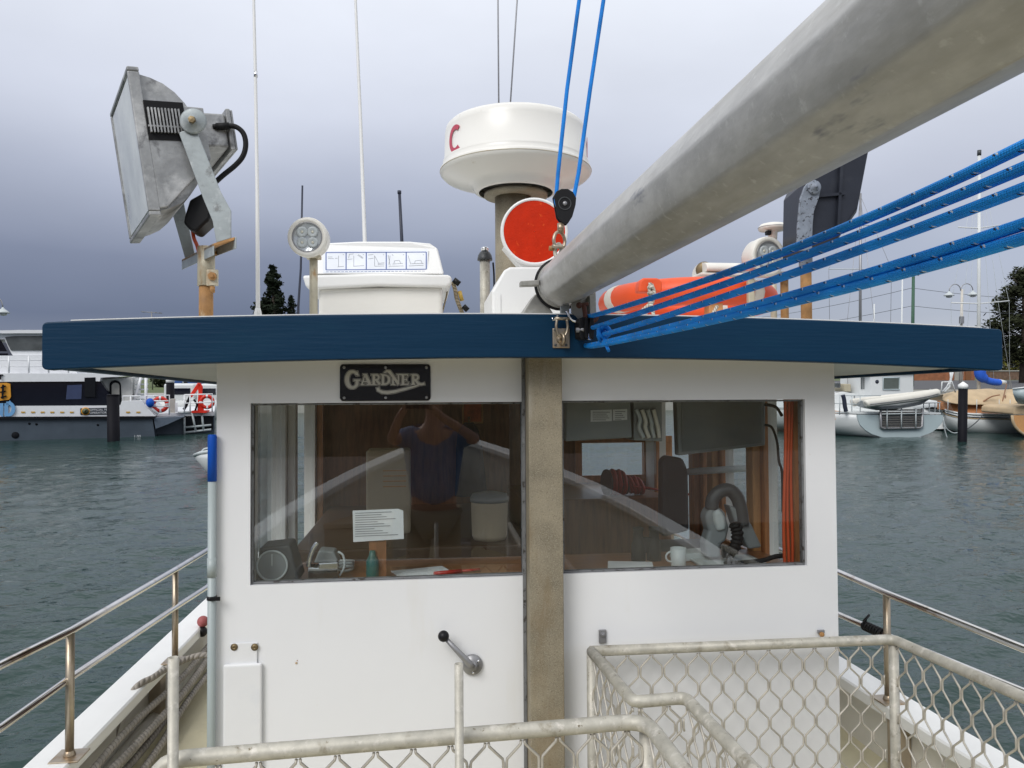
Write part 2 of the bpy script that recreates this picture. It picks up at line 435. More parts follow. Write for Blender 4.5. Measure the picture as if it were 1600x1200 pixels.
ROPEW = rope_mat('white_laid_rope', (.62,.58,.5), None, twist=40)

def glass_mat(name, ior=1.5, tint=(1,1,1), rough=.0, haze=0):
    m = bpy.data.materials.new(name); m.use_nodes = True; t = m.node_tree; t.nodes.clear()
    o = N('ShaderNodeOutputMaterial', t); mix = N('ShaderNodeMixShader', t); tr = N('ShaderNodeBsdfTransparent', t); gl = N('ShaderNodeBsdfGlossy', t)
    fr = N('ShaderNodeFresnel', t); fr.inputs[0].default_value = ior
    tr.inputs[0].default_value = (*tint, 1); gl.inputs['Roughness'].default_value = rough
    ge = N('ShaderNodeNewGeometry', t); f_ = math_n('MULTIPLY', fr.outputs[0], math_n('MULTIPLY', math_n('SUBTRACT', 1.0, ge.outputs['Backfacing'], t), 1.8, t), t, True)
    t.links.new(f_, mix.inputs[0]); t.links.new(tr.outputs[0], mix.inputs[1]); t.links.new(gl.outputs[0], mix.inputs[2]); t.links.new(mix.outputs[0], o.inputs[0])
    if haze:        # pale diffuse veil added so the lamp glass looks lit
        di = N('ShaderNodeBsdfDiffuse', t); di.inputs[0].default_value = (.82, .85, .85, 1); m2_ = N('ShaderNodeMixShader', t)
        tcx = N('ShaderNodeTexCoord', t); nz = N('ShaderNodeTexNoise', t); nz.inputs['Scale'].default_value = 5; nz.inputs['Detail'].default_value = 5
        t.links.new(tcx.outputs['Object'], nz.inputs[0]); t.links.new(math_n('MULTIPLY', nz.outputs[0], haze*2, t, True), m2_.inputs[0])
        t.links.new(mix.outputs[0], m2_.inputs[1]); t.links.new(di.outputs[0], m2_.inputs[2]); t.links.new(m2_.outputs[0], o.inputs[0])
    return m
GLASS = glass_mat('window_glass', 1.72, (.96,.98,.97))
SIDEG = glass_mat('side_window_glass', 1.45, (.97,.98,.98))
LAMPG = glass_mat('lamp_glass', 1.3, (.93,.97,.96), .05, .38)

# ------------------------------------------------------------------ water
def water_mat():
    m = bpy.data.materials.new('sea_water'); m.use_nodes = True; t = m.node_tree; b = t.nodes['Principled BSDF']
    b.inputs['Base Color'].default_value = (.017, .041, .037, 1); b.inputs['IOR'].default_value = 1.33; b.inputs['Roughness'].default_value = .07
    co = N('ShaderNodeTexCoord', t); h = None
    for sc, amp, st in ((1.6, .06, (1,2.0,1)), (5.0, .032, (1,1.8,1)), (15.0, .009, (1,1.5,1))):
        mm = N('ShaderNodeMapping', t); mm.inputs['Scale'].default_value = st; mm.inputs['Rotation'].default_value = (0, 0, .3*sc % 1)
        t.links.new(co.outputs['Object'], mm.inputs[0])
        n = N('ShaderNodeTexNoise', t); n.inputs['Scale'].default_value = sc; n.inputs['Detail'].default_value = 3
        t.links.new(mm.outputs[0], n.inputs[0])
        x = math_n('MULTIPLY', n.outputs[0], amp, t)
        h = x if h is None else math_n('ADD', h, x, t)
    bp = N('ShaderNodeBump', t); bp.inputs['Distance'].default_value = 1; bp.inputs['Strength'].default_value = .9
    t.links.new(h, bp.inputs['Height']); t.links.new(bp.outputs[0], b.inputs['Normal'])
    return m
def make_water():
    ys = [-3000, -600, -150, -50, -20, -8, -3, 0, 2]
    y = 3.2
    while y < 70: ys.append(y); y *= 1.0095
    while y < 5000: ys.append(y); y *= 1.08
    ys = np.array(ys); n = 420
    half = np.maximum(np.abs(ys)*1.0 + 14, 30)
    half[ys < -10] = np.abs(ys[ys < -10])*1.2 + 20
    s = np.linspace(-1, 1, n); s = np.sign(s)*np.abs(s)**1.15
    X = half[:, None]*s[None, :]; Y = np.repeat(ys[:, None], n, 1)
    rng = np.random.default_rng(3); Z = np.zeros_like(X)
    for i in range(34):
        lam = .26*(1.075**i); a = rng.normal(.5*pi + .35, .55); k = 2*pi/lam
        amp = .0155*lam**.6*(.28 if lam > 1.2 else 1)
        ph = rng.uniform(0, 2*pi)
        q = np.sin(k*(X*math.cos(a) + Y*math.sin(a)) + ph)
        fade = np.clip(1 - np.abs(Y)/(34*lam+20), 0, 1)
        Z += amp*.55*(q + .3*np.sin(2*k*(X*math.cos(a)+Y*math.sin(a))+2*ph+.6))*fade
    Z[(ys < 3.2) | (ys > 120)] = 0
    v = np.stack([X, Y, Z], -1).reshape(-1, 3)
    r, c = X.shape; i = np.arange(r*c).reshape(r, c)
    f = np.stack([i[:-1,:-1], i[:-1,1:], i[1:,1:], i[1:,:-1]], -1).reshape(-1, 4)
    me = bpy.data.meshes.new('water'); me.vertices.add(len(v)); me.vertices.foreach_set('co', v.ravel().astype(np.float32))
    me.loops.add(f.size); me.loops.foreach_set('vertex_index', f.ravel().astype(np.int32))
    me.polygons.add(len(f)); me.polygons.foreach_set('loop_start', np.arange(0, f.size, 4, dtype=np.int32))
    me.polygons.foreach_set('use_smooth', np.ones(len(f), bool)); me.update(calc_edges=True); me.validate()
    me.materials.append(water_mat())
    o = bpy.data.objects.new('water', me); COL.objects.link(o); put(o, kind='structure')
make_water()

# ------------------------------------------------------------------ shore and hills
def slab(name, poly, z0, z1, mat, kind='structure'):
    mb = MB(); mb.prism([(x, y, z0) for x, y in poly], (0, 0, z1-z0))
    return obj(name, mb, mat, fr='w', kind=kind)
slab('ground', [(-140,52),(140,52),(420,300),(420,900),(-420,900),(-420,300)], -2, 1.25, GRASS)
slab('wharf_deck', [(-60,-70),(60,-70),(60,-6.5),(-60,-6.5)], .9, 1.5, M('wharf_timber', (.11,.075,.05), .9, var=.3, scale=2, stretch=(.2,3,1)))
slab('quay', [(-140,50.6),(140,50.6),(140,52.02),(-140,52.02)], -2, 1.28, CONC)
slab('road', [(26,53),(130,53),(130,82),(36,82)], 1.26, 1.29, ROAD)
def hills():
    mb = MB(); n = 90; rows = []
    for k, (dist, fr) in enumerate(((700, 0), (760, .6), (860, 1), (1100, .3))):
        row = []
        for i in range(n):
            a = math.radians(-60 + 62*i/(n-1)); x = dist*math.sin(a)
            h = (45 + 6*math.sin(i*.35+1) + 3*math.sin(i*1.1) + 1.2*math.sin(i*3.1))*fr*max(0, min(1, (58-62*i/(n-1)+4)/40+.15))
            row.append((x, dist*math.cos(a), max(-1, h)))
        rows.append(row)
    for k in range(3):
        for i in range(n-1):
            mb.quad(rows[k][i], rows[k][i+1], rows[k+1][i+1], rows[k+1][i], True)
    obj('hills', mb, HILLM, fr='w', kind='structure')
hills()
def wooded_bank():
    mb = MB(); rows = []
    for k, (y, f) in enumerate(((-70,0),(-80,.5),(-95,1),(-130,1.1),(-200,.6))):
        rows.append([(-160+320*i/40*1.0, y, 1.2 + f*(11+3*math.sin(i*.7)+2*math.sin(i*1.9+k))) for i in range(41)])
    mb.loft(rows, False, True, False); obj('wooded_bank', mb, M('bank_brush', (.07,.055,.03), .95, var=.5, scale=.3, spec=.1), fr='w', kind='structure')
wooded_bank()

# ------------------------------------------------------------------ hull of the boat underfoot
CX = .385
GZ = -1.39; DZ = -1.70
def hb(y):                              # half beam along the boat
    if y > 1.2: return 1.83
    t = (1.2 - y)/5.6
    return max(.03, 1.83*(1 - t**2.1))
YS = [-4.35, -4.0, -3.4, -2.7, -2, -1.2, -.4, .4, 1.2, 2, 3, 4, 5, 6, 7.5]
hull = thing('workboat', 'white workboat underfoot with cream deck and broad white gunwale', 'boat', (CX, 2.6, DZ))
def sheer(y): return GZ + (.0 if y > 2.3 else .115*(2.3-y)**1.15)
for sgn in (-1, 1):
    mb = MB()
    rings = []
    for y in YS:
        h = hb(y); z = sheer(y)
        xo = CX + sgn*(h+.07); xi = CX + sgn*max(.005, h-.10)
        rings.append([(xo, y, z-.055), (xo, y, z-.008), (xo-sgn*.008, y, z), (xi+sgn*.008, y, z), (xi, y, z-.008), (xi, y, z-.055)])
    mb.loft(rings, True, False)
    obj('gunwale', mb, GUN, hull)
    mb = MB()
    mb.loft([[(CX+sgn*max(.004, hb(y)-.03), y, sheer(y)-.058), (CX+sgn*(hb(y)+.02), y, sheer(y)-.058), (CX+sgn*(hb(y)+.02), y, DZ-.15), (CX+sgn*max(.004, hb(y)-.03), y, DZ-.15)] for y in YS], True, False)
    obj('bulwark', mb, BULW, hull)
    mb = MB()
    mb.loft([[(CX+sgn*(hb(y)+.024), y, sheer(y)-.06), (CX+sgn*(hb(y)*.93+.01), y, -2.4), (CX+sgn*hb(y)*.7, y, -3.4), (CX, y, -3.6)] for y in YS], False, True, False)
    obj('hull_side', mb, WHITE, hull)
    for y in (2.05, 3.05, 4.3, 5.5) if sgn < 0 else (2.6, 3.22, 4.4):
        mb = MB(); xi = CX+sgn*(hb(y)-.032)
        mb.box((xi, y, DZ), (xi-sgn*.06, y+.09, GZ-.06))
        obj('bulwark_frame', mb, FRAMEB, hull, bevel=.006)
mb = MB()
mb.prism([(CX-hb(y)+.02, y, DZ-.05) for y in YS] + [(CX+hb(y)-.02, y, DZ-.05) for y in YS[::-1]], (0,0,.05))
obj('deck', mb, DECK, hull)
mb = MB(); mb.tube([(CX-hb(y)+.06, y, DZ+.03) for y in (1.5,2.4,3.5,5,7)], .045, 8)
obj('waterway_ledge', mb, BULW, hull)

# ------------------------------------------------------------------ wheelhouse
YW = 2.6
WX0 = by(338, 800, YW).x; WX1 = by(1307, 800, YW).x
ZT = by(600, 563, YW).z + .10; ZB = DZ
WDEP = 2.25                          # depth of the wheelhouse
def panel(mb, ax, a0, a1, z0, z1, t0, t1, holes):
    """wall slab with rectangular holes; runs along axis ax (0=x, 1=y), thickness t0..t1 on the other."""
    aa = sorted({a0, a1, *[h[0] for h in holes], *[h[1] for h in holes]}); zs = sorted({z0, z1, *[h[2] for h in holes], *[h[3] for h in holes]})
    P = (lambda a, t, z: (a, t, z)) if ax == 0 else (lambda a, t, z: (t, a, z))
    inh = lambda a, z: any(h[0] < a < h[1] and h[2] < z < h[3] for h in holes)
    for i in range(len(aa)-1):
        for k in range(len(zs)-1):
            if inh((aa[i]+aa[i+1])/2, (zs[k]+zs[k+1])/2): continue
            for t in (t0, t1):
                mb.quad(P(aa[i],t,zs[k]), P(aa[i+1],t,zs[k]), P(aa[i+1],t,zs[k+1]), P(aa[i],t,zs[k+1]))
    for (p, q, r, s) in [(a0,a1,z0,z1)] + list(holes):
        mb.quad(P(p,t0,r),P(q,t0,r),P(q,t1,r),P(p,t1,r)); mb.quad(P(p,t0,s),P(q,t0,s),P(q,t1,s),P(p,t1,s))
        mb.quad(P(p,t0,r),P(p,t0,s),P(p,t1,s),P(p,t1,r)); mb.quad(P(q,t0,r),P(q,t0,s),P(q,t1,s),P(q,t1,r))
house = thing('wheelhouse', 'white wheelhouse with two dark windows under a deep blue roof edge', 'wheelhouse', (CX, YW, DZ))
def zpx(px, py): return by(px, py, YW).z
LW = (by(391, 800, YW).x, by(820, 800, YW).x, (zpx(392, 916)+zpx(818, 899))/2, (zpx(397, 631)+zpx(818, 627))/2)
RW = (by(879, 800, YW).x, by(1260, 800, YW).x, (zpx(880, 894)+zpx(1258, 887))/2, (zpx(880, 625)+zpx(1258, 625))/2)
mb = MB(); panel(mb, 0, WX0, WX1, ZB, ZT, YW, YW+.045, [LW, RW])
obj('front_wall', mb, WALL, house)
def window(holes, yg, name='window'):
    x0, x1, z0, z1 = holes; b = .018
    mb = MB()
    for (p, q, r, s) in ((x0+.001, x1-.001, z0+.001, z0+.007), (x0+.001, x1-.001, z1-.007, z1-.001), (x0+.001, x0+.008, z0+.007, z1-.007), (x1-.008, x1-.001, z0+.007, z1-.007)):
        mb.box((p, yg-.006, r), (q, yg+.022, s))
    f = obj(name, mb, BEAD, house, bevel=.003)
    mb = MB(); mb.box((x0+.008, yg, z0+.010), (x1-.008, yg+.006, z1-.006)); obj('pane', mb, GLASS, f)
window(LW, YW+.018); window(RW, YW+.018)
# side walls with openings made big to light the cabin
SZ0, SZ1 = -.66, .09
yb = YW + WDEP
for sgn, xa in ((-1, WX0), (1, WX1)):
    hl = [(YW+.17, YW+.95, SZ0, SZ1), (YW+1.05, YW+1.95, -1.55, SZ1)] if sgn < 0 else [(2.86, 3.05, SZ0, SZ1), (3.17, 3.50, SZ0, SZ1), (3.62, 3.74, SZ0, SZ1), (3.88, 4.5, -1.55, SZ1)]
    mb = MB(); panel(mb, 1, YW+.046, yb-.046, ZB, ZT, xa, xa-sgn*.04, hl)
    obj('side_wall', mb, WHITE, house)
    for (p, q, r, s) in hl:
        mb = MB(); x = xa-sgn*.041
        for (a, b_, c, d_) in ((p-.05, p+.006, r-.05, s+.03), (q-.006, q+.04, r-.05, s+.03), (p+.006, q-.006, r-.05, r+.012), (p+.006, q-.006, s-.012, s+.03)):
            mb.box((x, a, c), (x-sgn*.022, b_, d_))
        f = obj('window_surround', mb, WOOD if sgn > 0 else WHITE, house, bevel=.004)
        if r < -1: continue             # after opening, lowered to door height to let more light in
        mb = MB(); mb.box((xa-sgn*.018, p+.004, r+.004), (xa-sgn*.022, q-.004, s-.004)); obj('pane', mb, SIDEG, f)
    for y, mt in ((YW+.98, WHITE), (YW+2.0, WOOD), (YW+.09, WHITE)) if sgn < 0 else ((3.07, WOODL), (3.52, WOODL), (3.77, WOOD), (2.72, WOOD)):
        mb = MB(); mb.box((xa-sgn*.064, y, -1.2), (xa-sgn*.10, y+.07, ZT-.05)); obj('wooden_post', mb, mt, house, bevel=.006)
hl = [(by(905,700,yb).x, by(1003,700,yb).x, by(950,742,yb).z, by(950,690,yb).z), (by(1013,700,yb).x, by(1036,700,yb).x, by(1020,758,yb).z, by(1020,690,yb).z)]
mb = MB(); panel(mb, 0, WX0, WX1, ZB, ZT, yb-.045, yb, hl); obj('back_wall', mb, WOODD, house)
for h in hl:
    mb = MB()
    for (p, q, r, s) in ((h[0]-.04, h[1]+.04, h[2]-.04, h[2]+.005), (h[0]-.04, h[1]+.04, h[3]-.005, h[3]+.04), (h[0]-.04, h[0]+.005, h[2]+.005, h[3]-.005), (h[1]-.005, h[1]+.04, h[2]+.005, h[3]-.005)):
        mb.box((p, yb-.046, r), (q, yb-.066, s))
    f = obj('window_surround', mb, WOOD, house, bevel=.004)
    mb = MB(); mb.box((h[0]+.002, yb-.03, h[2]+.002), (h[1]-.002, yb-.026, h[3]-.002)); obj('pane', mb, SIDEG, f)
mb = MB(); mb.box((WX0+.042, YW+.047, -1.66), (WX1-.042, yb-.047, -1.62)); obj('cabin_floor', mb, DECK, house)
mb = MB(); mb.box((WX0+.042, YW+.047, ZT-.10), (WX1-.042, yb-.047, ZT-.085)); obj('cabin_ceiling', mb, INT, house)
SHZ = LW[2] - .035
mb = MB(); mb.box((WX0+.065, YW+.047, SHZ-.03), (WX1-.065, YW+.52, SHZ)); obj('dash_shelf', mb, M('dash_wood', (.24,.10,.04), .35, var=.3, scale=8, stretch=(1,6,6)), house, bevel=.006)
mb = MB(); mb.box((WX0+.066, YW+.45, -1.6), (WX1-.066, YW+.49, SHZ-.032)); obj('dash_panel', mb, WOODD, house)
mb = MB(); mb.box((WX0+.12, YW+.75, -1.2), (WX0+1.15, yb-.08, -.62)); obj('settee', mb, M('settee_vinyl', (.085,.045,.025), .5, var=.2), house, bevel=.01)
mb = MB(); mb.box((WX0+1.2, YW+1.45, -1.6), (WX1-.12, yb-.08, -.52)); obj('cabinet', mb, WOODD, house, bevel=.01)
# steel post up the centre
P0 = by(827, 800, YW-.085); P1 = by(880, 800, YW-.085)
mb = MB(); mb.box((P0.x, YW-.085, DZ), (P1.x, YW-.003, by(850, 561, YW-.085).z+.06)); obj('centre_post', mb, POST, house, bevel=.004)
mb = MB(); mb.box((P0.x-.012, YW-.012, DZ), (P0.x-.002, YW-.003, ZT-.03)); obj('post_sealant', mb, BEAD, house)

# ------------------------------------------------------------------ roof
YF = 2.40
xl, xc, xr = by(65, 540, YF).x, by(852, 525, YF).x, by(1567, 545, YF).x
zt = [by(70, 503, YF).z, by(852, 491, YF).z, by(1560, 514, YF).z]; zb_ = [by(70, 578, YF).z, by(852, 558.5, YF).z, by(1560, 579, YF).z]
def quadfit(xs, zs, x):
    a, b, c = xs; return zs[0]*(x-b)*(x-c)/((a-b)*(a-c)) + zs[1]*(x-a)*(x-c)/((b-a)*(b-c)) + zs[2]*(x-a)*(x-b)/((c-a)*(c-b))
def rt(x): return quadfit((xl, xc, xr), zt, x)
def rb(x): return quadfit((xl, xc, xr), zb_, x)
YR = YW + WDEP + .25
roof = thing('wheelhouse_roof', 'wide cambered roof over the wheelhouse with dark blue fascia board', 'roof', (xc, YF, 0))
n = 40; rad = .015
xs = [xl + (xr-xl)*i/n for i in range(n+1)]
top = [(x, YF, rt(x)) for x in xs[1:-1]]; bot = [(x, YF, rb(x)) for x in xs[1:-1]]
def corner(x, z, sx, sz): return [(x - sx*rad + sx*rad*math.cos(a), YF, z - sz*rad + sz*rad*math.sin(a)) for a in [0, pi/8, pi/4, 3*pi/8, pi/2]]
poly = corner(xr, rt(xr), 1, 1) + top[::-1] + corner(xl, rt(xl), -1, 1)[::-1] + corner(xl, rb(xl), -1, -1) + bot + corner(xr, rb(xr), 1, -1)[::-1]
mb = MB(); mb.prism(poly, (0, .05, 0)); obj('fascia', mb, BLUE, roof, bevel=.004)
for sx, x in ((1, xl), (-1, xr)):
    mb = MB(); mb.box((x+sx*.004, YF+.052, rb(x)+.004), (x+sx*.034, YR, rt(x)-.003)); obj('side_fascia', mb, BLUE, roof, bevel=.004)
mb = MB(); ring0 = []
m = 24
xx = [xl+.036 + (xr-xl-.072)*i/m for i in range(m+1)]
r0 = [(x, YF+.052, rt(x)+.006) for x in xx] + [(x, YF+.052, rb(x)+.014) for x in xx[::-1]]
r1 = [(x, YR, rt(x)+.006) for x in xx] + [(x, YR, rb(x)+.014) for x in xx[::-1]]
mb.loft([r0, r1], True, False); obj('roof_slab', mb, SOFF, roof)
mb = MB(); mb.loft([[(x, YF+.006, rt(x)+.001) for x in xs[1:-1]] + [(x, YF+.006, rt(x)+.004) for x in xs[1:-1]][::-1], [(x, YF+.05, rt(x)+.001) for x in xs[1:-1]] + [(x, YF+.05, rt(x)+.004) for x in xs[1:-1]][::-1]], True, False)
obj('lip_highlight', mb, WHITE, roof)  # white strip laid on the fascia top as its thin light highlight
def RZ(x): return rt(x) + .006

# ------------------------------------------------------------------ name plate
def nameplate():
    Y0 = YW - .006
    a = by(531, 569, Y0); b = by(673, 626, Y0); cx, cz = (a.x+b.x)/2, (a.z+b.z)/2; W, Hh = b.x-a.x, a.z-b.z
    t = thing('name_plate', 'black name plate with silver lettering screwed above the left window', 'sign', (cx, Y0, cz))
    r = .012; pts = []
    for (sx, sz, a0) in ((1,1,0), (-1,1,90), (-1,-1,180), (1,-1,270)):
        for k in range(5):
            q = math.radians(a0 + 90*k/4); pts.append((cx + sx*(W/2-r) + r*math.cos(q), Y0, cz + sz*(Hh/2-r) + r*math.sin(q)))
    mb = MB(); mb.prism(pts, (0, .005, 0)); obj('plate', mb, PLATE, t, bevel=.001)
    mb = MB()
    for sx in (-.46, .0, .46):
        for sz in (-.41, .41):
            mb.lathe([(.0052, 0), (.0045, .002), (.001, .003)], (cx+sx*W*.985, Y0, cz+sz*Hh), (0,-1,0), 12)
    obj('screw', mb, GREYP, t)
    # lettering in crop units: 1600x753 crop of 170x80 px; plate spans (105..1440, 80..630)
    def L(x, y): return (a.x + (x-105)/1335*W, a.z - (y-80)/550*Hh)
    U = W/1335
    strokes = []
    def st(pts, w): strokes.append((pts, w))
    def arc(cx_, cy_, rx, ry, a0, a1, k=14): return [(cx_+rx*math.cos(math.radians(a0+(a1-a0)*i/k)), cy_+ry*math.sin(math.radians(a0+(a1-a0)*i/k))) for i in range(k+1)]
    # G
    g = arc(290, 310, 80, 120, -35, -325, 24)
    st(g, [46 + 26*abs(math.sin(math.radians(-35-290*i/24+90-0)))**2 if False else 40+24*max(0, -math.cos(math.radians(-35-290*i/24))) for i in range(25)])
    st([(352,190),(372,255)], 22); st([(358,330),(352,400)], 46); st([(305,318),(405,318)], 24)
    # A
    st([(470,238),(428,378)], 20); st([(480,238),(540,378)], 46); st([(440,338),(520,338)], 20); st([(405,384),(465,384)], 18); st([(495,384),(585,384)], 18); st([(440,235),(500,235)], 20)
    # R
    st([(600,238),(600,384)], 40); st([(560,238),(640,238)], 18); st([(570,384),(640,384)], 18)
    st([(600,242)] + arc(640, 278, 34, 36, -90, 90, 10) + [(600,314)], 28); st([(635,314),(690,384)], 40)
    # D
    st([(735,238),(735,384)], 40); st([(700,238),(770,238)], 18); st([(700,384),(770,384)], 18)
    st([(735,246)] + arc(765, 312, 60, 66, -90, 90, 14) + [(735,378)], [24]*5+[38]*7+[24]*5)
    # N with swash
    st([(755,215),(790,185),(830,195),(880,260),(965,384)], [26,34,46,44,40]); st([(882,250),(882,384)], 24); st([(850,384),(915,384)], 18); st([(962,384),(962,238)], 24); st([(935,236),(1000,236)], 18)
    # E
    st([(1030,238),(1030,384)], 40); st([(1000,238),(1100,238)], 20); st([(1000,384),(1108,384)], 20); st([(1030,311),(1082,311)], 20); st([(1098,230),(1098,265)], 18); st([(1106,350),(1106,388)], 18); st([(1084,290),(1084,332)], 16)
    # R with tail that sweeps back under the word
    st([(1180,238),(1180,384)], 40); st([(1140,238),(1215,238)], 18); st([(1150,384),(1210,384)], 18)
    st([(1180,242)] + arc(1215, 278, 38, 36, -90, 90, 10) + [(1180,314)], 28); st([(1210,314),(1255,370),(1300,385),(1350,372)], [40,42,30,34])
    st([(1290,384),(1200,415),(1050,455),(900,492),(800,505),(720,498),(668,470),(660,430)], [14,26,36,42,44,42,40,50])
    def layer(extra, y, h, mat, nm):
        mb = MB()
        for i, (pts, w) in enumerate(strokes):
            ws = [q*U+extra for q in (w if isinstance(w, list) else [w]*len(pts))]
            p3 = [L(*p) for p in pts]
            # lengthen the ends so that the outline goes right round
            d0 = (V(p3[0])-V(p3[1])).normalized()*extra/2; d1 = (V(p3[-1])-V(p3[-2])).normalized()*extra/2
            p3[0] = tuple(V(p3[0])+d0); p3[-1] = tuple(V(p3[-1])+d1)
            mb.strip([(q[0], y - i*.00001, q[1]) for q in p3], ws, (0,-1,0), h)
        o = obj(nm, mb, mat, t); o['kind'] = 'stuff' if False else ''
        del o['kind']
    layer(.0052, Y0-.0001, .0005, SILV, 'letter_outline')
    layer(.0030, Y0-.0007, .0005, PLATE, 'letter_gap')
    layer(0.0, Y0-.0013, .0008, SILV, 'lettering')
nameplate()

# ------------------------------------------------------------------ fittings on the front wall
def lever():
    c = by(738, 1038, YW-.002)
    t = thing('crank_lever', 'grey crank lever with a black ball knob on the white wall', 'lever', c)
    mb = MB(); mb.lathe([(.034, 0), (.034, .008), (.031, .011), (.016, .013), (.015, .03), (.001, .031)], c, (0,-1,0), 28); obj('flange', mb, GREYP, t)
    mb = MB()
    for k in range(3):
        a = k*2.1+.6; mb.lathe([(.004,0),(.004,.004),(.001,.005)], c+V((.024*math.cos(a), -.010, .024*math.sin(a))), (0,-1,0), 8)
    obj('flange_screw', mb, CHROME, t)
    e = by(693, 994, YW-.05)
    mb = MB(); mb.tube([c+V((.0,-.022,0)), c+V((-.012,-.027,.012)), e], [.013, .0115, .007], 14); obj('arm', mb, GREYP, t)
    mb = MB(); mb.ball(e, .0185); obj('knob', mb, BLACK, t)
lever()
def hatch():
    Y0 = YW - .003
    a = by(349, 1005, Y0); b = by(411, 1170, Y0)
    t = thing('plastic_holder', 'milky plastic pocket with two brass screws at lower left of wall', 'holder', ((a.x+b.x)/2, Y0, b.z))
    p = by(360, 1005, Y0); q = by(402, 1050, Y0)
    mb = MB(); mb.box((p.x, Y0, p.z), (q.x, Y0-.004, q.z-.02)); obj('mounting_tab', mb, CLEARW, t, bevel=.0015)
    r = by(350, 1036, Y0); s = by(408, 1050, Y0)
    mb = MB(); mb.box((r.x, Y0-.0005, r.z-.002), (s.x+.005, Y0-.016, -1.28))
    obj('pocket', mb, CLEARW, t, bevel=.007)
    for px in (366, 398):
        c = by(px, 1011, Y0-.004); mb = MB(); mb.lathe([(.0115,0),(.0115,.002),(.007,.003),(.0065,.006),(.003,.006),(.0025,.003)], c, (0,-1,0), 16); obj('screw', mb, BRASS, t)
hatch()
def rustspot():
    c = by(463, 1036, YW-.001); mb = MB(); mb.lathe([(.004,0),(.003,.0015),(.001,.002)], c, (0,-1,0), 10); mb.lathe([(.002,0),(.001,.001)], c+V((.003,0,.008)), (0,-1,0), 8)
    obj('old_screw', mb, RUST, label='tiny rusty old screw alone in the blank white wall', cat='screw', loc=c)
rustspot()
def conduit():
    Yc = YW - .02
    x0 = by(331, 900, Yc).x; z1 = by(331, 679, Yc).z; zm = by(331, 752, Yc).z; zc = by(331, 934, Yc).z
    t = thing('deck_pole', 'pale grey pole with a blue top strapped to the wheelhouse corner', 'pole', (x0, Yc, DZ))
    mb = MB(); mb.cyl((x0, Yc, DZ+.02), (x0, Yc, zm), .0132, n=18); obj('shaft', mb, PVC, t)
    mb = MB(); mb.lathe([(.0142,0),(.0142,z1-zm-.006),(.012,z1-zm)], (x0,Yc,zm), (0,0,1), 18); obj('blue_sleeve', mb, BLUEP, t)
    mb = MB(); mb.lathe([(.0158,-.006),(.0158,.006)], (x0,Yc,zc), (0,0,1), 18); mb.box((x0, Yc-.0185, zc-.006), (x0+.03, Yc-.015, zc+.006)); obj('strap', mb, BLACK, t)
    z2 = by(331, 872, Yc).z; mb = MB(); mb.lathe([(.0148,-.03),(.0148,.03)], (x0,Yc,z2-.03), (0,0,1), 18); obj('joint_sleeve', mb, PVC, t)
conduit()

# ------------------------------------------------------------------ guard rails
def guard_rail(name, label, pts_top, pts_mid, posts, r=.0145, feet=True):
    t = thing(name, label, 'guard rail', posts[0][1])
    mb = MB(); mb.tube(pts_top, r*1.1, 14); obj('top_rail', mb, STEEL, t)
    mb = MB(); mb.tube(pts_mid, r, 14); obj('middle_rail', mb, STEEL, t)
    for (a, b) in posts:
        mb = MB(); mb.cyl(a+V((0,0,-.01)), b+V((0,0,.006)), r*1.12, n=14); p = obj('post', mb, STEELB, t)
        mb = MB(); mb.box((b.x-.055, b.y-.06, b.z-.002), (b.x+.055, b.y+.06, b.z+.005)); mb.lathe([(.024,0),(.021,.012),(.017,.02)], b+V((0,0,.005)), (0,0,1), 16); obj('foot_plate', mb, STEELB, p, bevel=.002)
zr, zm = -.897, -1.092
Lp = [bz(110, 1183, GZ), bz(274, 1036, GZ)]
dX = (Lp[0]+Lp[1])/2
lt = [(-1.62, 1.0, zr), tuple(bz(0, 1040, zr)), tuple(bz(110, 986, zr)), tuple(bz(274, 890, zr)), tuple(bz(322, 861, zr)), (-1.36, 7.4, zr)]
lm = [(-1.62, 1.0, zm), tuple(bz(0, 1138, zm)), tuple(bz(110, 1059, zm)), tuple(bz(274, 949, zm)), tuple(bz(322, 918, zm)), (-1.36, 7.4, zm)]
guard_rail('guard_rail', 'stainless two bar guard rail along the left gunwale', lt, lm, [(V((*bz(110,986,zr).xy, zr)), V((bz(110,986,zr).x, bz(110,986,zr).y, GZ))), (bz(274,890,zr), V((*bz(274,890,zr).xy, GZ))), (V((-1.36,5.9,zr)), V((-1.36,5.9,GZ))), (V((-1.62,1.0,zr)), V((-1.62,1.0,GZ)))])
yq = GZ
RPb = bz(1385, 1100, GZ); zrr = zr
rt0 = bz(1385, 927, zr)
rtp = [(2.35, 1.2, zr), tuple(bz(1600, 1014, zr)), tuple(rt0), tuple(bz(1310, 894, zr)), (2.1, 7.4, zr)]
rmp = [(2.1, 7.4, zm), tuple(bz(1310, 960, zm)), (rt0.x, rt0.y, zm), (2.3, 2.2, zm), (2.35, 1.2, zm)]
guard_rail('guard_rail', 'stainless guard rail along the right gunwale with a black lashing', rtp, rmp, [(rt0, V((rt0.x, rt0.y, GZ))), (V((2.1,6.2,zr)), V((2.1,6.2,GZ))), (V((2.35,1.2,zr)), V((2.35,1.2,GZ)))])
def lashing():
    a = bz(1352, 978, zm); b = bz(1378, 990, zm); mb = MB()
    dv = (b-a)
    for k in range(7):
        c = a + dv*(k/6); mb.ring(c, dv, .019, .006, 12, 6)
    mb.tube([a+V((0,0,.02)), a+V((.02,0,.05)), a+V((-.02,-.02,.03))], .006, 6)
    obj('black_lashing', mb, BLACK, label='black cord lashing wound round the right middle rail', cat='lashing', loc=a)
lashing()

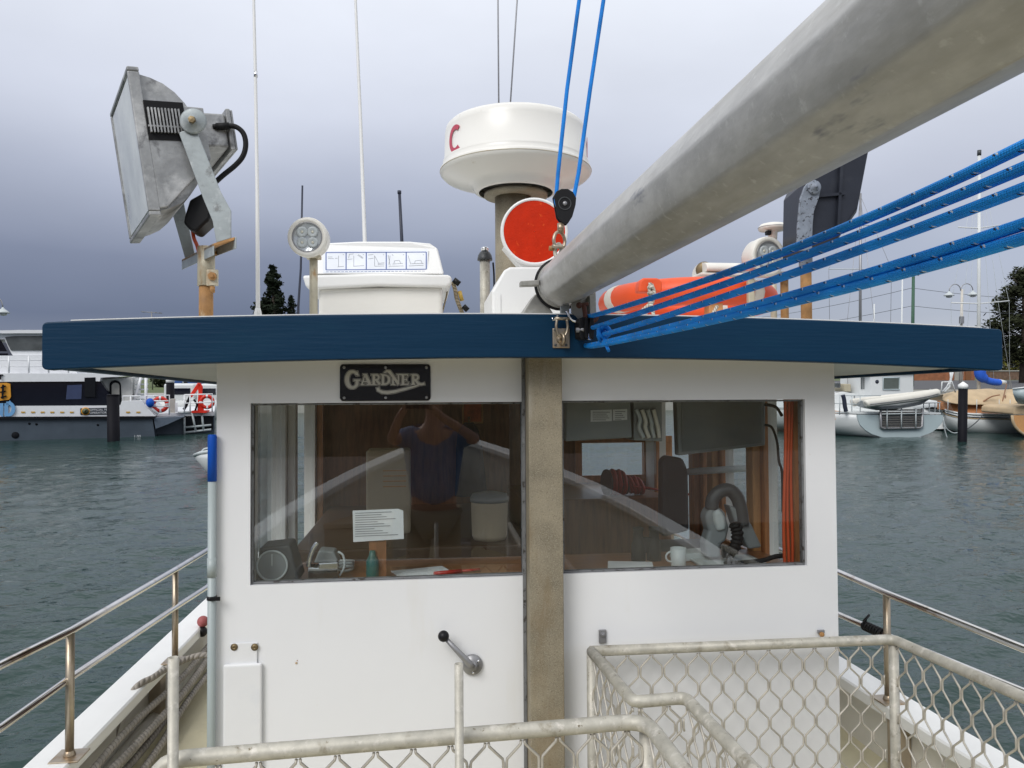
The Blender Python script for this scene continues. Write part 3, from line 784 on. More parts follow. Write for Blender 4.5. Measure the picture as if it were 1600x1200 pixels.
# ------------------------------------------------------------------ mesh cages on the foredeck
def wire_panel(mb, o, e, z0, p=.041, h=.0635, r=.0034):
    """wave-crimped wire infill between points o and e (top edge), down to z0."""
    o, e = V(o), V(e); dv = e-o; L = math.hypot(dv.x, dv.y); ux = V((dv.x/L, dv.y/L, 0)); nx = V((-ux.y, ux.x, 0))
    slope = dv.z/L; n = int(L/p)+1
    for k in range(n+1):
        pts = []; zt_ = o.z; j = 0; z = 0.0
        x0 = k*p - p*.5
        depth = o.z - z0
        seq = []
        while z < depth + h:
            sd_ = 1 if (j+k) % 2 == 0 else -1
            xo = sd_*(p/2 - r*1.05)
            for dz, f in ((-.27, .90), (-.13, 1.0), (.13, 1.0), (.27, .90)):
                seq.append((xo*f, z + dz*h, sd_))
            z += h; j += 1
        q = [(x, zz_) for x, zz_, s_ in seq if 0 <= zz_ <= depth]
        P = [o + ux*(x0+x+p/2) + V((0,0,slope*(x0+x+p/2))) + V((0,0,-zz_)) + nx*(.0006*((-1)**k)) for x, zz_ in q if 0.005 < x0+x+p/2 < L-.005]
        # split where points were cut away
        run = []; last = None
        for x, zz_ in q:
            s_ = x0+x+p/2
            if 0.004 < s_ < L-.004:
                run.append(o + ux*s_ + V((0,0,slope*s_ - zz_)))
            else:
                if len(run) > 1: mb.tube(run, r, 5)
                run = []
        if len(run) > 1: mb.tube(run, r, 5)
ZP = by(1160, 1005, YW-.06).z
BOT = -1.62
pr = .0172
c0 = by(924, 1009, YW-.07); c0.z = ZP
c1 = bz(1396, 999, ZP); c2 = bz(1620, 1099, ZP); c3 = V((c2.x+.06, 1.0, ZP))
j1 = bz(990, 1097, ZP); j2 = bz(1071, 1090, ZP); j3 = bz(1178, 1204, ZP); j4 = V((j3.x+.03, .9, ZP))
def pipe_path(pts, rad=.035, k=5):
    res = [V(pts[0])]
    for i in range(1, len(pts)-1):
        p, a, b = V(pts[i]), V(pts[i-1]), V(pts[i+1]); da = (a-p).normalized(); db = (b-p).normalized()
        q = min(rad, (a-p).length*.4, (b-p).length*.4)
        for t_ in range(k+1):
            s = t_/k; res.append((p+da*q)*(1-s)**2 + p*2*s*(1-s) + (p+db*q)*s*s)
    res.append(V(pts[-1])); return res
cage = thing('mesh_cage', 'galvanised pipe and wire mesh cage against the wall right of post', 'mesh cage', (c0.x, c0.y, DZ))
mb = MB(); mb.tube(pipe_path([j4, j3, j2, j1, c0], .03), pr, 14); obj('top_pipe', mb, CAGE, cage)
mb = MB(); mb.tube(pipe_path([c0+V((-.005,.0,0)), c1, c2, c3], .03), pr, 14); obj('top_pipe', mb, CAGE, cage)
for p in (c0, c1, j1, j2, c3, j4):
    mb = MB(); mb.cyl((p.x, p.y, DZ), (p.x, p.y, ZP-.008), pr*.95, n=14)
    if p in (c0, c1, c3, j4): obj('corner_post', mb, CAGE, cage)
for a, b in ((c0+V((.02,0,0)), c1-V((.015,0,0))), (c0, j1), (j1, j2), (j2, j3), (j3, j4), (c1, c2), (c2, c3)):
    mb = MB(); wire_panel(mb, a+V((0,0,-.012)), b+V((0,0,-.012)), BOT); obj('wire_mesh', mb, WIRE, cage, kind='stuff', fix=False)
    mb = MB(); mb.cyl((a.x, a.y, BOT), (b.x, b.y, BOT), .014, n=8); obj('bottom_pipe', mb, CAGE, cage)
for px in (942, 1284):
    p = by(px, 990, YW-.012)
    mb = MB(); mb.box((p.x-.013, YW-.003, ZP+.005), (p.x+.013, YW-.010, p.z+.012)); tb = obj('wall_tab', mb, GREYP, cage, bevel=.002)
    mb = MB(); mb.lathe([(.009,0),(.009,.006),(.004,.007),(.004,.011),(.001,.0115)], (p.x, YW-.010, p.z-.003), (0,-1,0), 6, sm=False); obj('bolt', mb, GREYP if px < 1000 else RUST, tb)
f0 = by(236, 1189, 1.66); ZF = f0.z
f1 = bz(1009, 1126, ZF); f2 = bz(1085, 1226, ZF); f3 = V((f2.x+.02, .7, ZF))
cage2 = thing('mesh_barrier', 'galvanised pipe barrier with wire mesh crossing the near foreground', 'mesh barrier', (f1.x, f1.y, DZ))
fl = V((f0.x-.035, f0.y+.05, ZF-.05))
mb = MB(); mb.tube(pipe_path([V((f0.x+.006, f0.y, DZ)), f0+V((.006,0,0)), f1, f2, f3], .06), pr, 14); obj('top_pipe', mb, CAGE, cage2)
for p in (f1+V((.004,.01,0)), f3):
    mb = MB(); mb.cyl((p.x, p.y, DZ), (p.x, p.y, ZF-.008), pr*.95, n=14); obj('corner_post', mb, CAGE, cage2)
for a, b in ((f0+V((.03,0,0)), f1), (f1, f2), (f2, f3)):
    mb = MB(); wire_panel(mb, a+V((0,0,-.012)), b+V((0,0,-.012)), BOT, p=.040); obj('wire_mesh', mb, WIRE, cage2, kind='stuff', fix=False)
for (px, ptop, lab, rr) in ((271, 1027, 'hollow pipe stub standing at the left end of the barrier', .0105), (717, 1037, 'hollow pipe stub standing below the crank lever', .0095)):
    yy = f0.y + (f1.y-f0.y)*(px-236)/(1009-236) - .045
    p = by(px, ptop, yy); mb = MB(); r_ = rr
    mb.lathe([(r_*.78, -.06), (r_*.78, 0), (r_, 0), (r_, -(p.z-DZ))], p, (0,0,1), 16, cap=False)
    t = obj('pipe_stub', mb, CAGE, label=lab, cat='pipe', group='pipe stubs on the barrier', loc=p, fix=False)

# ------------------------------------------------------------------ ropes and floats along the left side
def rp(pts): return [V(p) for p in pts]
def smooth(pts, k=8):
    pts = [V(p) for p in pts]; res = []
    for i in range(len(pts)-1):
        p0 = pts[max(i-1,0)]; p1 = pts[i]; p2 = pts[i+1]; p3 = pts[min(i+2, len(pts)-1)]
        for s in range(k):
            t = s/k; res.append(.5*((2*p1)+(p2-p0)*t+(2*p0-5*p1+4*p2-p3)*t*t+(3*p1-p0-3*p2+p3)*t**3))
    res.append(pts[-1]); return res
xb = CX-1.83+.13
def moor():
    mb = MB()
    for k, (dx, dz, ph) in enumerate(((0, .19, 0), (.035, .15, 1.3), (.02, .10, 2.2), (.075, .08, 3.0))):
        pts = [(xb+dx+.012*math.sin(y*3+ph), y, DZ+dz+.02*math.sin(y*2.2+ph)) for y in (1.9, 2.3, 2.7, 3.2, 3.8, 4.5, 5.4)]
        mb.tube(smooth(pts), .017 if k != 1 else .020, 10)
    for k in range(5):
        c = V((xb+.06+.02*k, 2.25+.06*k, DZ+.13)); mb.ring(c, (.5-.3*k, .7, .2*k), .06+.008*k, .016, 18, 8)
    obj('mooring_rope', mb, ROPEG, label='grey laid mooring rope stowed inside the left bulwark', cat='rope', loc=(xb, 3, DZ))
    e = [bz(x, y, GZ+.02) for x, y in ((325, 1022), (305, 1024), (288, 1030))]
    pts = [bz(328, 1024, GZ+.03), bz(312, 1024, GZ+.03), bz(292, 1030, GZ+.02)] + [bz(262, 1044, GZ+.018), bz(240, 1058, GZ+.016)]
    last = pts[-1]; pts += [last+V((-.06,-.12,-.03)), last+V((-.11,-.25,-.25)), last+V((-.13,-.3,-.9))]
    mb = MB(); mb.tube(smooth(pts), .016, 10); obj('mooring_line', mb, ROPEG, label='grey mooring line led over the left gunwale to the water', cat='rope', loc=last)
moor()
def floats():
    c = bx(317, 971, -1.34)
    mb = MB(); mb.ball(c, .035); obj('float_ball', mb, M('pink_float', srgb(150,80,80), .6), label='faded pink round float behind the grey pole', cat='float', loc=c)
    c = bx(316, 987, -1.34)
    mb = MB(); mb.ball(c, .032); obj('float_ball', mb, BLACK, label='small black round float below the pink one', cat='float', loc=c)
floats()

def skiff():
    t = thing('skiff', 'grey white skiff bow showing just left of the blue topped pole', 'dinghy', wz(335, 735), fr='w')
    P = lambda x, y, dy=0: wy(x, y, wz(340, 745).y+dy)
    rows = [[P(304,711,.3), P(305,715,.3), P(306,718,.3), P(305,716,.32), P(304,712,.32)], [P(312,708,0), P(314,716,-.1), P(322,735,.2), P(322,728,.9), P(316,706,1.0)], [P(330,705,-.25), P(330,718,-.3), P(332,748,.1), P(334,748,1.0), P(336,704,1.4)], [P(390,702,-.4), P(390,716,-.4), P(390,750,.1), P(392,750,1.2), P(400,700,1.7)]]
    mb = MB(); mb.loft(rows, True, True); obj('hull', mb, BOATW, t)
    mb = MB(); mb.tube([P(304,711,.3), P(312,708,0), P(330,705,-.25), P(390,702,-.4)], .05, 8); obj('gunwale', mb, PALEG, t)
    mb = MB(); mb.tube(smooth([P(313,708,.2), P(318,702,.2), P(326,700,.2), P(340,700,.2)]), .02, 6); obj('grab_rail', mb, PALEG, t)
skiff()

# ------------------------------------------------------------------ gear on the roof
def prism_px(mb, pts, Y, th):
    mb.prism([by(px, py, Y) for px, py in pts], (0, th, 0)); return mb
def roofpt(px, Y):
    x = by(px, 480, Y).x; return V((x, Y, RZ(x)))

def floodlight():
    A, D, Bq, Cq = by(203, 106, 2.45), by(237, 334, 2.45), by(173, 178, 2.83), by(209, 381, 2.83)
    c = (A+D+Bq+Cq)/4
    u = ((A+D)-(Bq+Cq))/2; vv = ((A+Bq)-(Cq+D))/2
    W = u.length; u.normalize(); vv = vv - u*vv.dot(u); Hh = vv.length; vv.normalize()
    n = u.cross(vv)
    if n.x > 0: n = -n
    P = lambda a, b, w_: c + u*(a*W/2) + vv*(b*Hh/2) - n*w_
    base = roofpt(322, 2.62)
    t = thing('floodlight', 'big grey cast floodlight facing left on a rusty pole', 'floodlight', base)
    mb = MB(); fw = .062
    for (a0, a1, b0, b1) in ((-1,1,1-fw,1), (-1,1,-1,-1+fw), (-1,-1+fw*1.2,-1+fw,1-fw), (1-fw*1.2,1,-1+fw,1-fw)):
        mb.obox(P(a0,b0,-.008), P(a1,b0,0)-P(a0,b0,0), P(a0,b1,0)-P(a0,b0,0), -n*.034)
    obj('front_frame', mb, GREYCAST, t, bevel=.004)
    mb = MB(); mb.obox(P(-.9,-.9,-.004), P(.9,-.9,0)-P(-.9,-.9,0), P(-.9,.9,0)-P(-.9,-.9,0), -n*.004); obj('lamp_glass', mb, LAMPG, t)
    mb = MB()           # bright reflector trough
    prof = [(.86,.015),(.80,.06),(.6,.105),(.25,.13),(-.25,.13),(-.6,.105),(-.80,.06),(-.86,.015)]
    mb.loft([[P(a, b, w_) for b, w_ in prof] for a in (-.86,-.4,0,.4,.86)], False, True, False)
    for a in (-.87,.87): mb._add([P(a,b,w_) for b,w_ in prof], [tuple(range(8))])
    obj('reflector', mb, M('reflector', (.90,.92,.92), .5), t)
    mb = MB(); mb.cyl(P(-.7,0,.06), P(.7,0,.06), .008, n=10); obj('lamp_tube', mb, PALEG, t)
    # housing: cylinder-backed trough between the frame and the gear box
    mb = MB(); rings = []
    for a in (-.93, .93):
        pts = [P(a,.93,.02)] + [P(a, .93*math.cos(q)*.98, .02+.165*math.sin(q)) for q in [pi*k/14 for k in range(1,14)]] + [P(a,-.93,.02)]
        rings.append(pts)
    mb.loft(rings, True, True, True); obj('housing', mb, GREYCAST, t)
    for a in (.93, -.99):           # side cheeks: flat tapering webs
        mb = MB(); mb.prism([P(a,.52,.024), P(a,.50,.20), P(a,-.10,.20), P(a,-.22,.20), P(a,-.88,.05), P(a,-.90,.024)], u*.014)
        obj('cheek', mb, GREYCAST, t, bevel=.003)
    mb = MB(); mb.obox(P(-.75,.03,.13), P(.75,.03,0)-P(-.75,.03,0), vv*(Hh*.245), -n*.15); obj('gear_box', mb, GREYCAST, t, bevel=.008)
    mb = MB(); mb.obox(P(-.80,-.02,.281), P(.80,-.02,0)-P(-.80,-.02,0), vv*(Hh*.30), -n*.014); mb.obox(P(-.78,-.01,.296), P(.78,-.01,0)-P(-.78,-.01,0), vv*(Hh*.29), -n*.008)
    obj('rear_cover', mb, GREYCAST, t, bevel=.003)
    mb = MB(); mb.obox(P(.98,.02,.024), u*.006, vv*(Hh*.265), -n*.115); obj('vent_shade_plate', mb, RUBBER, t)  # black plate gives the recess round the fins its shade
    for k in range(10):
        mb = MB(); mb.obox(P(1.02,.11,.030+k*.0098), u*.010, vv*(Hh*.165), -n*.0046); obj('fin', mb, GREYCAST, t)
    mb = MB(); mb.obox(P(1.02,.185,.026), u*.007, vv*.005, -n*.10); obj('fin_bar', mb, GREYCAST, t)
    # U bracket
    pv = P(1.16, .24, .155)
    near = pv.y; far = P(-1.1, .24, .155).y
    nb = [by(px, py, near) for px, py in ((279,207),(305,198),(345,300),(361,329),(361,372),(338,379),(332,345),(318,312))]
    mb = MB(); mb.prism(nb, (0,.007,0)); obj('bracket_arm', mb, GREYSTRAP, t, bevel=.002)
    mb = MB(); mb.lathe([(.040,0),(.040,.006),(.036,.009),(.012,.010),(.012,.014)], pv+V((0,-.002,0)), (0,-1,0), 28); pd = obj('pivot_disc', mb, GREYSTRAP, t)
    mb = MB(); mb.lathe([(.012,0),(.011,.009),(.001,.010)], pv+V((0,-.016,0)), (0,-1,0), 6, sm=False); obj('pivot_bolt', mb, BRASS, pd)
    mb = MB(); mb.cyl(pv+V((0,.0,0)), P(-1.0,.24,.155), .014, n=12); obj('pivot_axle', mb, GREYP, t)
    fo = V((0, far-near, 0)); fa = [by(px, py, far) for px, py in ((262,345),(282,338),(304,396),(289,404))]
    pvf = P(-1.1,.24,.155)
    mb = MB(); mb.prism([pvf+V((-.03,0,.02)), pvf+V((.03,0,.02)), fa[2], fa[3]], (0,.007,0)); obj('bracket_arm', mb, GREYSTRAP, t, bevel=.002)
    q = [by(338,379,near), by(361,372,near)]
    b0, b1 = q; b2, b3 = by(289,404,far), by(306,396,far)
    ex = (b0-b1).normalized()*.012; nz = V((0,0,-.010))
    mb = MB(); mb.loft([[b0+ex, b1-ex, b1-ex+nz, b0+ex+nz], [b2+ex, b3-ex, b3-ex+nz, b2+ex+nz]], True, False); obj('bracket_base', mb, RUST, t, bevel=.002)
    for e0, e1 in ((b0+ex, b2+ex), (b1-ex, b3-ex)):
        mb = MB(); w_ = (b1-b0).normalized()*.006; mb.loft([[e0, e0+w_, e0+w_+V((0,0,-.038)), e0+V((0,0,-.038))], [e1, e1+w_, e1+w_+V((0,0,-.038)), e1+V((0,0,-.038))]], True, False); obj('base_flange', mb, GREYSTRAP, t, bevel=.002)
    mid = (b0+b1+b2+b3)/4 + V((0,0,-.010))
    mb = MB()
    for k, (dx, dy) in enumerate(((.0,-.05),(.03,-.02),(-.01,.03))):
        mb.lathe([(.012,0),(.012,.012),(.007,.013),(.006,.03)], mid+V((dx,dy,-.002)), (0,0,-1), 6, sm=False)
    obj('clamp_bolt', mb, RUST, t)
    top = V((base.x, base.y, mid.z))
    z1 = by(322, 447, 2.62).z
    mb = MB(); mb.cyl(top, (base.x, base.y, z1), .0275, n=18); obj('pole_sleeve', mb, TAN, t)
    mb = MB(); mb.cyl((base.x, base.y, z1), base-V((0,0,.02)), .0225, n=18); obj('pole', mb, RUST, t)
    k = by(340, 440, 2.61)
    mb = MB(); mb.box((base.x+.01, base.y-.04, k.z-.018), (k.x+.008, base.y-.028, k.z+.035)); obj('clamp_plate', mb, TAN, t, bevel=.003)
    mb = MB(); mb.lathe([(.014,0),(.014,.01),(.007,.011),(.007,.02)], (k.x-.008, base.y-.04, k.z+.012), (0,-1,0), 6, sm=False); mb.lathe([(.008,0),(.008,.02)], (k.x-.01, base.y-.034, k.z-.02), (0,0,-1), 8)
    obj('clamp_bolt', mb, RUST, t)
    mb = MB(); Yc = 2.6
    mb.tube(smooth([by(*p, Yc) for p in ((333,198),(352,197),(368,198),(380,208),(384,225),(380,243),(368,258),(345,277),(322,300),(312,320))]), .0085, 10)
    cb = obj('cable', mb, RUBBER, t)
    mb = MB(); mb.cyl(by(338,198,Yc), by(358,197,Yc), .012, n=12); obj('cable_gland', mb, RUBBER, cb)
    mb = MB(); mb.prism([by(*p, 2.56) for p in ((296,312),(318,300),(330,318),(328,342),(305,363),(297,360),(286,348),(288,338))], (0,.09,0)); obj('junction_box', mb, BLACK, t, bevel=.008)
    mb = MB(); mb.tube(smooth([by(*p, 2.62) for p in ((301,360),(303,372),(308,384),(312,400))]), .006, 8); obj('orange_cable', mb, ORCAB, t)
floodlight()

def led(name, label, px, py, Y, aim, r, group=None):
    c = by(px, py, Y); a = V(aim).normalized()
    t = thing(name, label, 'spotlight', c, group=group)
    mb = MB(); mb.lathe([(r*.74,.004),(r*.76,.012),(r*.97,.012),(r,.004),(r,-.02),(r*.96,-.03),(r*.95,-.06),(r*.80,-.085),(r*.5,-.095),(.001,-.097)], c, a, 36, cap=False); obj('housing', mb, WARMW, t)
    mb = MB(); mb.lathe([(r*.75,.009),(r*.71,.007),(.001,.006)], c, a, 32, cap=False); obj('lens_disc', mb, LENSG, t)
    mb = MB(); mb.ring(c+a*.010, a, r*.735, .003, 32, 8); obj('lens_ring', mb, GREYP, t)
    u = V((1,0,0)); u = (u-a*u.dot(a)).normalized(); v_ = a.cross(u)
    for i in range(4):
        q = (i+.5)*pi/2; p = c + u*(r*.37*math.cos(q)) + v_*(r*.37*math.sin(q))
        mb = MB(); mb.lathe([(r*.27,.007),(r*.26,.011),(r*.16,.0095),(r*.08,.0075),(.001,.0075)], p, a, 20, cap=False); l = obj('led_lens', mb, PALEG, t)
        mb = MB(); mb.lathe([(r*.07,0),(r*.06,.002),(.001,.003)], p+a*.008, a, 10); obj('led_chip', mb, M('led_chip', (.62,.6,.5), .3) if 'led_chip' not in MATS else MATS['led_chip'], l)
    return t, c, a
t, c, a = led('spotlight', 'round white four-lens spotlight on a short cream post at left', 481, 371, 2.95, (-.10,-1,-.06), .075, 'deck spotlights')
b = roofpt(490, 2.99); zt_ = by(490, 403, 2.99).z
mb = MB(); mb.cyl(b-V((0,0,.02)), (b.x, b.y, zt_), .0155, n=16); obj('post', mb, TAN, t)
mb = MB(); mb.box((b.x-.027, b.y-.027, zt_-.004), (b.x+.027, b.y+.027, zt_+.012)); obj('post_cap', mb, TAN, t, bevel=.004)
mb = MB(); mb.box((b.x-.02, b.y-.02, zt_+.013), (b.x+.018, b.y+.02, zt_+.028)); mb.box((b.x+.012, b.y-.018, zt_+.013), (b.x+.018, b.y+.018, zt_+.06)); obj('swivel_bracket', mb, STEELB, t, bevel=.002)
mb = MB(); mb.lathe([(.007,0),(.007,.006),(.001,.007)], (b.x+.018, b.y, zt_+.05), (1,0,0), 6, sm=False); obj('bracket_bolt', mb, RUST, t)

t, c, a = led('spotlight', 'round white four-lens spotlight behind the blue ropes at right', 1199, 401, 3.0, (.22,-1,-.03), .082, 'deck spotlights')
b = roofpt(1226, 3.06); zt_ = by(1226, 432, 3.06).z
mb = MB(); mb.cyl(b-V((0,0,.02)), (b.x, b.y, zt_), .0165, n=14); obj('post', mb, RUST, t)
mb = MB(); mb.box((c.x-.03, c.y+.05, zt_-.004), (b.x+.02, b.y+.02, zt_+.02)); obj('swivel_bracket', mb, WARMW, t, bevel=.003)

def whip(name, label, pts, Y, r0, r1, mat, ext=1.2, knob=None, group=None):
    P = [by(px, py, Y) for px, py in pts]       # from the foot up
    foot = V((P[0].x, Y, RZ(P[0].x)))
    t = thing(name, label, 'antenna', foot, group=group)
    tip = P[-1] + (P[-1]-P[-2]).normalized()*ext if ext else P[-1]
    mb = MB(); allp = [foot]+P+([tip] if ext else []); L = len(allp)
    mb.tube(allp, [r0 + (r1-r0)*i/(L-1) for i in range(L)], 10); obj('whip', mb, mat, t)
    mb = MB(); mb.lathe([(r0*2.6,0),(r0*2.6,.012),(r0*1.7,.02),(r0*1.6,.10),(r0*1.05,.12)], foot, (0,0,1), 14); obj('base_mount', mb, WHITE if mat is WHITE else BLACK, t)
    if knob: mb = MB(); mb.cyl(P[-1]-V((0,0,knob*1.2)), P[-1]+V((0,0,.004)), knob, n=10); obj('tip', mb, mat, t)
    return t
t = whip('whip_antenna', 'tall white whip antenna just right of the big floodlight', [(403,478),(402,300),(399,115),(396,-20)], 3.2, .0095, .0045, WHITE, 1.3, group='white whip antennas')
mb = MB(); p = by(399.5, 116, 3.2); mb.lathe([(.0075,-.012),(.0075,.012)], p, (0,0,1), 12); obj('ferrule', mb, CHROME, t)
whip('whip_antenna', 'tall white whip antenna rising behind the liferaft locker', [(571,470),(570,378),(563,180),(555,-10)], 4.7, .0165, .006, WHITE, 1.6, group='white whip antennas')
whip('short_antenna', 'thin dark antenna beside the left spotlight', [(466,480),(470,420),(472.5,290)], 4.4, .008, .005, DKBLUE, 0, group='dark stub antennas')
whip('short_antenna', 'dark stub antenna with a knob tip behind the liferaft locker', [(629,470),(628,378),(624,299)], 4.7, .013, .009, DKBLUE, 0, .012, group='dark stub antennas')

def stay(label, a, b):
    mb = MB(); d_ = (a-b).normalized(); mb.tube([b, a, a+d_*2.5], .0045, 6); obj('stay_wire', mb, GREYP, label=label, cat='wire', group='stay wires', loc=b)
stay('left of two thin grey stay wires rising behind the radar dome', by(778,0,4.3), V((by(782,480,4.3).x, 4.3, .35)))
stay('right slanting thin grey stay wire rising behind the radar dome', by(808,0,4.3), V((by(773,480,4.3).x, 4.3, .35)))

def raft():
    Y = 3.55
    t = thing('raft_locker', 'white liferaft locker with a blue framed instruction sticker', 'locker', roofpt(592, Y))
    mb = MB(); zb = RZ(by(592, 480, Y).x)
    p = [by(x, 488, Y) for x in (497, 692)]
    f = [V((p[0].x, Y, zb)), V((p[1].x, Y, zb)), V((p[1].x, Y, by(692,447,Y).z)), V((p[0].x, Y, by(497,449,Y).z))]
    mb.prism(f, (0,.55,0)); obj('body', mb, RADAR, t, bevel=.02)
    Yr = Y-.035
    mb = MB(); mb.prism([by(*q, Yr) for q in ((472,430),(478,449),(490,451),(590,446),(698,448),(706,444),(706,432),(700,429),(592,427))], (0,.62,0)); obj('rim', mb, WHITE, t, bevel=.012)
    # lid: sloping front, chamfered right shoulder
    lo_ = [by(*q, Y-.01) for q in ((484,428),(694,428))]; hi_ = [by(*q, Y+.10) for q in ((500,380),(560,377),(640,377),(672,380),(684,388))]
    front = [lo_[0]] + hi_ + [lo_[1]]
    back = [V((q.x, Y+.52, q.z)) for q in front]
    mb = MB(); mb.loft([front, back], True, False); obj('lid', mb, WHITE, t, bevel=.010)
    # sticker lies on the sloping front face
    a0 = lo_[0]; n0 = V((0, hi_[1].y-lo_[0].y, hi_[1].z-lo_[0].z)).normalized(); nn = V((0, -n0.z, n0.y))
    def onface(px, py, up=0):
        r = rayb(px, py); d0 = (a0-V((0,0,0))).dot(nn)/r.dot(nn); return r*d0 + nn*up
    mb = MB(); mb.prism([onface(x, y, .0008) for x, y in ((505,427),(668,425),(669,390),(505,393))], nn*.0008); st = obj('sticker', mb, STICK, t)
    def line(pts, w, mat, nm, up=.002):
        mb = MB()
        for pl in pts: mb.strip([onface(x, y, up) for x, y in pl], w, nn, .0004)
        return obj(nm, mb, mat, st)
    X0, X1 = 509.5, 666
    yt = lambda x: 395.2 - (x-509)*.006; yb2 = lambda x: 422.2 - (x-509)*.007
    fr = [[(X0,yt(X0)),(X1,yt(X1))],[(X0,yb2(X0)),(X1,yb2(X1))],[(X0,yt(X0)),(X0,yb2(X0))],[(X1,yt(X1)),(X1,yb2(X1))]]
    cells = [509.5, 540.8, 572.3, 603.5, 634.7, 666]
    fr += [[(x,yt(x)),(x,yb2(x))] for x in cells[1:-1]]
    line(fr, .0042, INK, 'sticker_frame')
    for k in range(5):
        x = cells[k]; L = []
        if k == 0: L = [[(x+3,402),(x+10,402)],[(x+3,404.5),(x+12,404.5)],[(x+14,404),(x+18,404)],[(x+19.5,400),(x+19.5,417)],[(x+18,417.5),(x+28,416.5)]]
        if k == 1: L = [[(x+12,400),(x+12,417)],[(x+4,404),(x+5,398),(x+12,397)],[(x+18,399),(x+26,404.5)],[(x+19,398),(x+27,403.5)],[(x+12,416.5),(x+28,415.5)],[(x+2,406),(x+10,405)]]
        if k == 2: L = [[(x+3,399),(x+11,398)],[(x+3,405),(x+11,404)],[(x+13,400),(x+13,416)],[(x+13,400),(x+19,411)],[(x+18,412),(x+28,411)],[(x+18,414),(x+28,413)],[(x+13,416.5),(x+28,416)]]
        if k == 3: L = [[(x+3,399),(x+6,415)],[(x+6,400),(x+4,414)],[(x+12,412),(x+13,408),(x+20,407),(x+23,412)],[(x+10,413),(x+26,412)],[(x+4,416.5),(x+27,416)],[(x+9,398),(x+11,400)]]
        if k == 4: L = [[(x+3,400),(x+7,413)],[(x+13,412),(x+14,408),(x+23,407),(x+25,412)],[(x+8,412.5),(x+27,412)],[(x+4,416),(x+27,415)]]
        L += [[(x+26,398.5),(x+28,398.5)]]
        line(L, .0016, INKG, 'pictogram')
    line([[(X0+q, 425.2-q*.007),(X0+q+4.2, 425.2-q*.007)] for q in range(0, 155, 6)], .0018, INK, 'caption', .0022)
    mb = MB(); mb.box(onface(520,434,-.03), onface(523,435,-.036)); 
raft()
def lanyard():
    Y = 3.7; mb = MB()
    mb.tube(smooth([by(*p, Y) for p in ((707,440),(711,452),(714,468),(722,489),(725,500))]), .010, 8)
    mb.tube(smooth([by(*p, Y) for p in ((700,445),(697,465),(690,492))]), .004, 8)
    t = thing('lanyard', 'coarse tan rope lanyard hanging at right end of the liferaft locker', 'rope', by(714,468,Y))
    obj('rope', mb, rope_mat('tan_rope', (.40,.33,.22), None, twist=30), t)
    mb = MB(); mb.cyl(by(709,437,Y-.02), by(718,444,Y-.02), .014, n=10); obj('buckle', mb, BLACK, t)
    mb = MB(); mb.cyl(by(724,478,Y-.02), by(731,485,Y-.02), .013, n=10); obj('buckle', mb, BLACK, t)
    mb = MB(); mb.cyl(by(718,455,Y), by(722,470,Y), .010, n=10); obj('yellow_toggle', mb, M('yellow_plastic', (.5,.33,.06), .5), t)
lanyard()

def navlight():
    Y = 3.35; b_ = roofpt(758, Y); zc = by(758, 407, Y).z
    t = thing('vent_pipe', 'slim galvanised pipe with a black and chrome cap beside the radar mast', 'vent pipe', b_)
    r = .0225
    mb = MB(); mb.cyl(b_-V((0,0,.02)), (b_.x, Y, zc), r, n=18); obj('pipe', mb, CAGE, t)
    mb = MB(); mb.lathe([(.033,0),(.033,.008),(.030,.022),(.022,.036),(.018,.038)], (b_.x, Y, zc), (0,0,1), 20); obj('cap', mb, DARKPL, t)
    mb = MB(); mb.lathe([(.017,0),(.017,.012),(.019,.014),(.014,.020),(.001,.022)], (b_.x, Y, zc+.038), (0,0,1), 18); obj('lens', mb, CHROME, t)
    mb = MB(); mb.tube(smooth([(b_.x+.035, Y-.01, zc-.01), (b_.x+.04, Y, zc-.08), (b_.x+.036, Y, zc-.2), (b_.x-.01, Y-.05, zc-.27)]), .004, 6); obj('cable', mb, RUBBER, t)
    mb = MB(); mb.cyl(b_+V((-.045,0,-.01)), b_+V((-.045,0,.055+.02)), .012, n=10); obj('short_stub', mb, RUST, t)
navlight()

